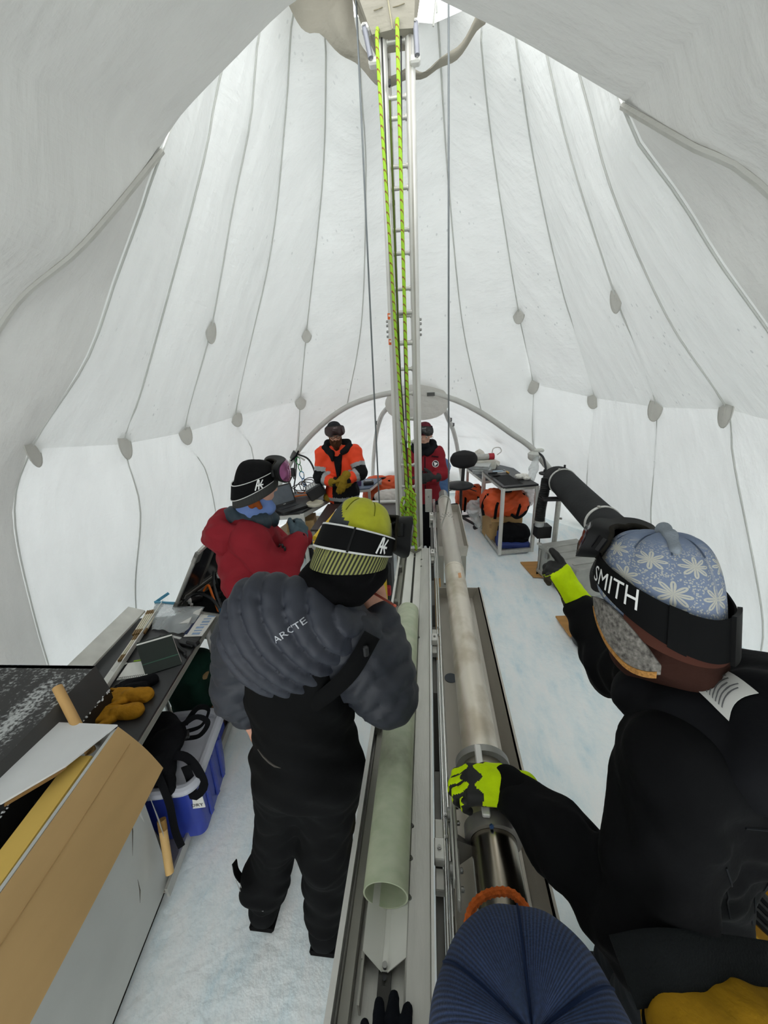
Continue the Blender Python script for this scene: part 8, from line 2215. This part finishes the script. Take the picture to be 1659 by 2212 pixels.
# ---------------------------------------------------------------- E: red parka behind the mast
def person_e():
    t = root('person', 'person in red parka with round chest badge standing behind the mast', 'person', (-0.06, 4.66, 0))
    J = dict(pelvis=(-0.06, 4.66, 0.86), chest=(-0.065, 4.65, 1.15), neck=(-0.06, 4.63, 1.37), sR=(-0.235, 4.64, 1.28), eR=(-0.30, 4.56, 1.02), wR=(-0.17, 4.40, 1.03),
             sL=(0.095, 4.64, 1.29), eL=(0.150, 4.56, 1.06), wL=(0.045, 4.40, 1.06), hL=(0.02, 4.66, 0.84), kL=(0.02, 4.64, 0.46), aL=(0.02, 4.66, 0.1), hR=(-0.14, 4.66, 0.84), kR=(-0.14, 4.64, 0.46), aR=(-0.14, 4.66, 0.1), toe=(0, -1, 0))
    hc = (-0.050, 4.585, 1.530)
    R = frame3((-0.10, -0.96, -0.20), (0, -0.2, 1))
    body_mesh(t, J, hc, R, SKIN2, (), 0.009)
    face_parts(t, hc, R, '#6a4a34')
    red = M('parka_red2', '#7d1f28', 0.75, var=0.10, vscale=5, bump=0.12, bscale=50)
    aL, bL, cL = (np.array(J[k]) for k in ('sL', 'eL', 'wL')); aR, bR, cR = (np.array(J[k]) for k in ('sR', 'eR', 'wR'))
    P = [ell((-0.065, 4.65, 1.05), (0.20, 0.16, 0.36)), ell((-0.06, 4.65, 0.80), (0.205, 0.165, 0.16)), cap(aR, 0.088, aL, 0.088), cap(aR, 0.09, bR, 0.08), cap(bR, 0.08, cR, 0.062), cap(aL, 0.09, bL, 0.08), cap(bL, 0.08, cL, 0.062)]
    o, st = soft_part('parka', P, red, t, 0.0105, 0.04, lambda P_, d: np.maximum(d - folds(P_, 0.006, 1.1, 6), 0.68 - P_[:, 2]))
    blk = M('parka_black', '#15161a', 0.8)
    soft_part('collar', [cap((-0.19, 4.62, 1.36), 0.05, (-0.10, 4.52, 1.32), 0.035), cap((0.06, 4.62, 1.37), 0.05, (-0.02, 4.52, 1.32), 0.035), cap((-0.16, 4.68, 1.41), 0.055, (0.04, 4.68, 1.41), 0.055), cap((-0.06, 4.60, 1.38), 0.07, (-0.055, 4.56, 1.42), 0.06)], blk, t, 0.009, 0.03)
    # round badge
    for r0_, r1_, mt, of in ((0.0, 0.040, WHITE, 0.003), (0.0, 0.034, M('badge_dark', '#2a2430', 0.7), 0.005), (0.0, 0.024, WHITE, 0.007)):
        V = [st((0.075, 4.2, 1.195), (0, 1, 0), of)]
        for i in range(20):
            a = 2 * pi * i / 20
            rr = r1_ * (1 if r1_ > 0.03 else (0.8 + 0.25 * sin(3 * a + 1)))
            V.append(st((0.075 + rr * cos(a), 4.2, 1.195 + rr * sin(a)), (0, 1, 0), of))
        MB().add(V, [(0, 1 + i, 1 + (i + 1) % 20) for i in range(20)]).build('badge', mt, o)
    MB().bar(st((0.03, 4.2, 1.285), (0, 1, 0), 0.004), st((0.11, 4.2, 1.275), (0, 1, 0), 0.004), 0.028, 0.008).build('name_strip', blk, o)
    MB().sweep([st((-0.05, 4.2, 1.28 - 0.09 * i), (0, 1, 0), 0.002) for i in range(6)], 0.006, 6).build('zip', blk, o)
    for s in (-0.16, 0.04):
        MB().bar(st((s - 0.04, 4.2, 0.93), (0, 1, 0), 0.003), st((s + 0.05, 4.2, 0.92), (0, 1, 0), 0.003), 0.02, 0.012).build('pocket_flap', red, o)
    P = [ell((-0.06, 4.66, 0.84), (0.16, 0.14, 0.13))] + chain([J['hL'], J['kL'], J['aL']], [0.095, 0.08, 0.075]) + chain([J['hR'], J['kR'], J['aR']], [0.095, 0.08, 0.075])
    soft_part('trousers', P, M('trousers_black', '#0f1012', 0.85, var=0.2), t, 0.015, 0.05)
    for a in ('aL', 'aR'):
        x, y, z = J[a]
        soft_part('boot', [rbox((x, y - 0.05, 0.055), (0.055, 0.14, 0.055), 0.045), cap((x, y, 0.08), 0.065, (x, y, 0.18), 0.068)], M('boot_black', '#0c0d0e', 0.85, var=0.15), t, 0.014, 0.03)
    for w, f in ((cL, (-0.6, -0.35, 0.1)), (cR, (0.6, -0.35, 0.1))):
        soft_part('glove', hand_prims(w + np.array([0, -0.01, 0.005]), f, (0, 0.9, -0.3), (0, 0.1, 0.9), 1.0, 1.5, (0.4, 0.4, 0.45, 0.5), 0.02, (0.7, 0.6, 0.1), 0.3, cuff=0.05), M('mitt_black', '#141416', 0.7, var=0.2), t, 0.0065, 0.010)
    hat = Hat(hc, R, 0.096, 0.112, 0.0, 0.148, 0.035, 0.50, 0.03, 5)
    hat.shell('beanie', M('beanie_maroon', '#57202a', 0.95, var=0.4, vscale=30, bump=0.2, bscale=200), t, 0.0, 1.0)
    gg = goggles(t, hat, 0.36, (BLKFOAM, BLKFRAME, M('lens_smoke', '#2b2a2a', 0.12, 0.2)), 0.32, 0.95, 0.010, 0.034, 0.02)
    hat.band('strap', STRAP, gg, 0.85, 2 * pi - 0.85, 0.34, 0.12, 0.006, 0.004)
    r_, f_, u_ = R[:, 0], R[:, 1], R[:, 2]; h0 = np.asarray(hc)
    MB().sweep([h0 - r_ * 0.088 - u_ * 0.03 + r_ * -0.012 * cos(a) + u_ * 0.012 * sin(a) for a in np.linspace(0, 2 * pi, 13)[:-1]], 0.002, 5, closed=True).build('ear_loop', BLACKP, t)

# ---------------------------------------------------------------- F: navy cap right below the camera
def person_f():
    t = root('person', 'person in navy knit cap bending over the near end of the core tray', 'person', (0.14, -0.05, 0))
    J = dict(pelvis=(0.14, -0.22, 0.92), chest=(0.13, -0.06, 1.22), neck=(0.12, 0.11, 1.39), sL=(-0.04, 0.02, 1.30), eL=(-0.13, 0.02, 1.06), wL=(-0.095, 0.20, 1.035),
             sR=(0.29, 0.04, 1.28), eR=(0.44, 0.06, 1.02), wR=(0.36, 0.22, 0.98), hL=(0.06, -0.22, 0.90), kL=(0.06, -0.15, 0.48), aL=(0.06, -0.2, 0.1), hR=(0.22, -0.22, 0.90), kR=(0.22, -0.15, 0.48), aR=(0.22, -0.2, 0.1), toe=(0, 1, 0))
    hc = (0.114, 0.210, 1.488)
    R = frame3((0.05, 0.97, 0.14), (-0.12, -0.15, 0.97))
    body_mesh(t, J, hc, R, SKIN, (), 0.010)
    jk = M('jacket_navyblack', '#0e1116', 0.85, var=0.2, vscale=6, bump=0.12, bscale=60)
    aL, bL, cL = (np.array(J[k]) for k in ('sL', 'eL', 'wL')); aR, bR, cR = (np.array(J[k]) for k in ('sR', 'eR', 'wR'))
    P = [ell((0.13, -0.06, 1.16), (0.20, 0.15, 0.30)), ell((0.14, -0.2, 0.92), (0.19, 0.16, 0.2)), cap(aL, 0.085, aR, 0.085), cap(aL, 0.085, bL, 0.07), cap(bL, 0.07, cL, 0.05), cap(aR, 0.085, bR, 0.07), cap(bR, 0.07, cR, 0.052), cap(J['neck'], 0.085, (0.12, 0.14, 1.42), 0.08)]
    soft_part('jacket', P, jk, t, 0.011, 0.035, lambda P_, d: np.maximum(d - folds(P_, 0.006, 1.1, 9), 0.72 - P_[:, 2]))
    P = [ell((0.14, -0.22, 0.88), (0.17, 0.15, 0.14))] + chain([J['hL'], J['kL'], J['aL']], [0.10, 0.085, 0.08]) + chain([J['hR'], J['kR'], J['aR']], [0.10, 0.085, 0.08])
    soft_part('trousers', P, M('trousers_black', '#0f1012', 0.85, var=0.2), t, 0.015, 0.05)
    for a in ('aL', 'aR'):
        x, y, z = J[a]
        soft_part('boot', [rbox((x, y + 0.05, 0.055), (0.055, 0.14, 0.055), 0.045), cap((x, y, 0.08), 0.065, (x, y, 0.18), 0.068)], M('boot_black', '#0c0d0e', 0.85, var=0.15), t, 0.014, 0.03)
    gm = M('glove_navyblack', '#101319', 0.9, var=0.2, bump=0.2, bscale=200)
    soft_part('glove', hand_prims((-0.095, 0.222, 1.030), (-0.03, 1, -0.10), (0, -0.1, -1), (1, 0, 0), 1.02, 1.3, (0.12, 0.12, 0.14, 0.2), 0.14, (0.7, 0.7, 0), 0.2, cuff=0.03), gm, t, 0.0045, 0.005)
    soft_part('glove', hand_prims((0.36, 0.23, 0.97), (-0.3, 0.9, -0.2), (-0.3, -0.1, -1), (-1, 0, 0), 0.92, 1.15, (0.3, 0.3, 0.3, 0.3), 0.05, cuff=0.03), gm, t, 0.006, 0.007)
    hat = Hat(hc, R, 0.128, 0.134, -0.085, 0.150, 0.05, 0.56, 0.30, 6)
    navy = knit_navy()
    hv = hat.shell('knit_cap', navy, t, -0.05, 1.0, 0.0, 120, 40)
    hat.crown_seams(6, M('seam_navy', '#16223b', 0.95), hv, 0.35, 0.0)
    MB().lathe(hat.pt(0, 0.9999, 0.0) - R[:, 2] * 0.004, [(0.006, -0.003), (0.004, 0.002)], 8, R[:, 2]).build('crown_stitch', M('stitch_light', '#8b93a3', 0.8), hv)
    # flecked logo on the cuff
    for k in range(5):
        MB().box(hat.pt(2.0 + 0.05 * k, 0.42 + 0.02 * (k % 2), 0.012), (0.007, 0.007, 0.007), 0.5).build('logo_stitch', M('stitch_light', '#8b93a3', 0.8), hv)
    # orange braided cord
    C_ = catmull([(0.053, 0.345, 1.40), (0.056, 0.362, 1.424), (0.068, 0.373, 1.447), (0.094, 0.382, 1.458), (0.127, 0.385, 1.454), (0.155, 0.372, 1.43)], 60)
    MB().sweep(C_, [0.0062 + 0.0012 * (i % 3 == 0) for i in range(60)], 8).build('braided_cord', M('cord_rust', '#a8511f', 0.8, var=0.2, vscale=120, bump=0.5, bscale=200), t, smooth=True)
    return t

def knit_navy():
    m = bpy.data.materials.new('knit_navy'); m.use_nodes = True
    nt = m.node_tree; p = nt.nodes['Principled BSDF']
    tc = nt.nodes.new('ShaderNodeTexCoord'); sp = nt.nodes.new('ShaderNodeSeparateXYZ'); _link(nt, tc.outputs['UV'], sp.inputs[0])
    a = nt.nodes.new('ShaderNodeMath'); a.operation = 'MULTIPLY'; a.inputs[1].default_value = 2 * pi * 130; _link(nt, sp.outputs[0], a.inputs[0])
    s = nt.nodes.new('ShaderNodeMath'); s.operation = 'SINE'; _link(nt, a.outputs[0], s.inputs[0])
    n = nt.nodes.new('ShaderNodeTexNoise'); n.inputs['Scale'].default_value = 350; _link(nt, tc.outputs['Object'], n.inputs[0])
    ad = nt.nodes.new('ShaderNodeMath'); ad.operation = 'MULTIPLY_ADD'; ad.inputs[1].default_value = 0.35; _link(nt, s.outputs[0], ad.inputs[0]); _link(nt, n.outputs[0], ad.inputs[2])
    b = nt.nodes.new('ShaderNodeBump'); b.inputs['Strength'].default_value = 0.45; b.inputs['Distance'].default_value = 0.004
    _link(nt, ad.outputs[0], b.inputs['Height']); _link(nt, b.outputs[0], p.inputs['Normal'])
    r = nt.nodes.new('ShaderNodeValToRGB'); r.color_ramp.elements[0].position = 0.25; r.color_ramp.elements[0].color = srgb('#15213a'); r.color_ramp.elements[1].position = 0.8; r.color_ramp.elements[1].color = srgb('#24365a')
    _link(nt, ad.outputs[0], r.inputs[0]); _link(nt, r.outputs[0], p.inputs['Base Color'])
    p.inputs['Roughness'].default_value = 0.95
    return m

def build_corner_items():
    """things at the lower right edge beside the black work jacket"""
    och = M('ochre_suede', '#9a7418', 0.85, var=0.2, vscale=16, bump=0.25, bscale=90)
    g = root('suede_mitten', 'big ochre suede mitten held up beside the navy cap', 'mitten', (0.45, 0.36, 1.2))
    o, _ = soft_part('mitten_body', [cap((0.385, 0.335, 1.245), 0.044, (0.50, 0.350, 1.215), 0.054), cap((0.50, 0.350, 1.215), 0.054, (0.66, 0.375, 1.17), 0.052), cap((0.48, 0.30, 1.21), 0.03, (0.51, 0.25, 1.16), 0.024)], och, g, 0.007, 0.03, lambda P_, d: d - folds(P_, 0.003, 2, 1))
    MB().lathe((0.372, 0.325, 1.235), [(0.052, -0.004), (0.056, 0.006), (0.05, 0.014)], 24, (0.8, 0.25, -0.25)).build('cuff_rim', och, g, smooth=True)
    MB().lathe((0.365, 0.320, 1.235), [(0.001, 0.002), (0.047, 0.0)], 24, (0.8, 0.25, -0.25), caps=False).build('dark_lining', M('lining_black', '#0b0d0b', 0.95), g)
    s = root('shoulder_strap', 'wide black webbing strap running behind the ochre mitten', 'strap', (0.5, 0.42, 1.2))
    MB().sweep(catmull([(0.32, 0.385, 1.27), (0.40, 0.395, 1.285), (0.55, 0.42, 1.23), (0.75, 0.45, 1.15)], 24), 0.042, 10, flat=0.25, hint=(-0.3, -0.5, 0.8)).build('webbing', M('webbing_black', '#16191a', 0.85, bump=0.3, bscale=250), s, smooth=True)
    # yellow tub, hoses and bright cloth on the floor at the edge
    y = root('yellow_tub', 'yellow plastic tub on the ice behind the black-jacketed person', 'tub', (1.37, 1.03, 0))
    MB().lathe((1.37, 1.03, 0), [(0.26, 0.0), (0.30, 0.30), (0.315, 0.31), (0.315, 0.335), (0.29, 0.335), (0.25, 0.06)], 36).build('body', M('tub_yellow', '#c79a1c', 0.5, var=0.08), y, smooth=True, sharp=40)
    for i in range(4):
        a0 = 0.3 * i
        P_ = [(1.37 + (0.27 - 0.012 * i) * cos(a + a0), 1.03 + (0.27 - 0.012 * i) * sin(a + a0), 0.36 + 0.022 * i + 0.02 * sin(2 * a + i)) for a in np.linspace(0, 2 * pi, 40)[:-1]]
        o = MB().sweep(P_, 0.016, 8, closed=True).build('hose_coil', M('hose_gloss', '#0f1011', 0.3), smooth=True)
        tag(o, ('lowest', 'second', 'third', 'topmost')[i] + ' coil of black hose lying on the yellow tub', 'hose', 'hose coils on the yellow tub')
    m = MB().cyl((1.115, 1.10, 0.43), (1.15, 1.19, 0.44), 0.021, seg=14).build('hose_ferrule', ALUB, smooth=True, sharp=40); tag(m, 'silver ferrule on the black hose coils', 'ferrule')
    c = root('orange_vest', 'neon orange and grey folded vest on the ice at the edge of the scene', 'vest', (1.2, 0.78, 0.0))
    b = MB().box((1.24, 0.79, 0.12), (0.42, 0.18, 0.24), 0.2, 0.03).build('grey_layer', M('vest_grey', '#84898a', 0.8), c)
    soft_part('orange_layer', [cap((1.04, 0.80, 0.26), 0.04, (1.42, 0.86, 0.26), 0.05), cap((1.04, 0.80, 0.26), 0.04, (1.08, 0.76, 0.25), 0.03)], M('vest_neon', '#ff4a26', 0.7), c, 0.012, 0.03, lambda P_, d: d - folds(P_, 0.004, 2, 1))
person_a(); person_b(); person_c(); person_d(); person_e(); person_f(); build_corner_items()
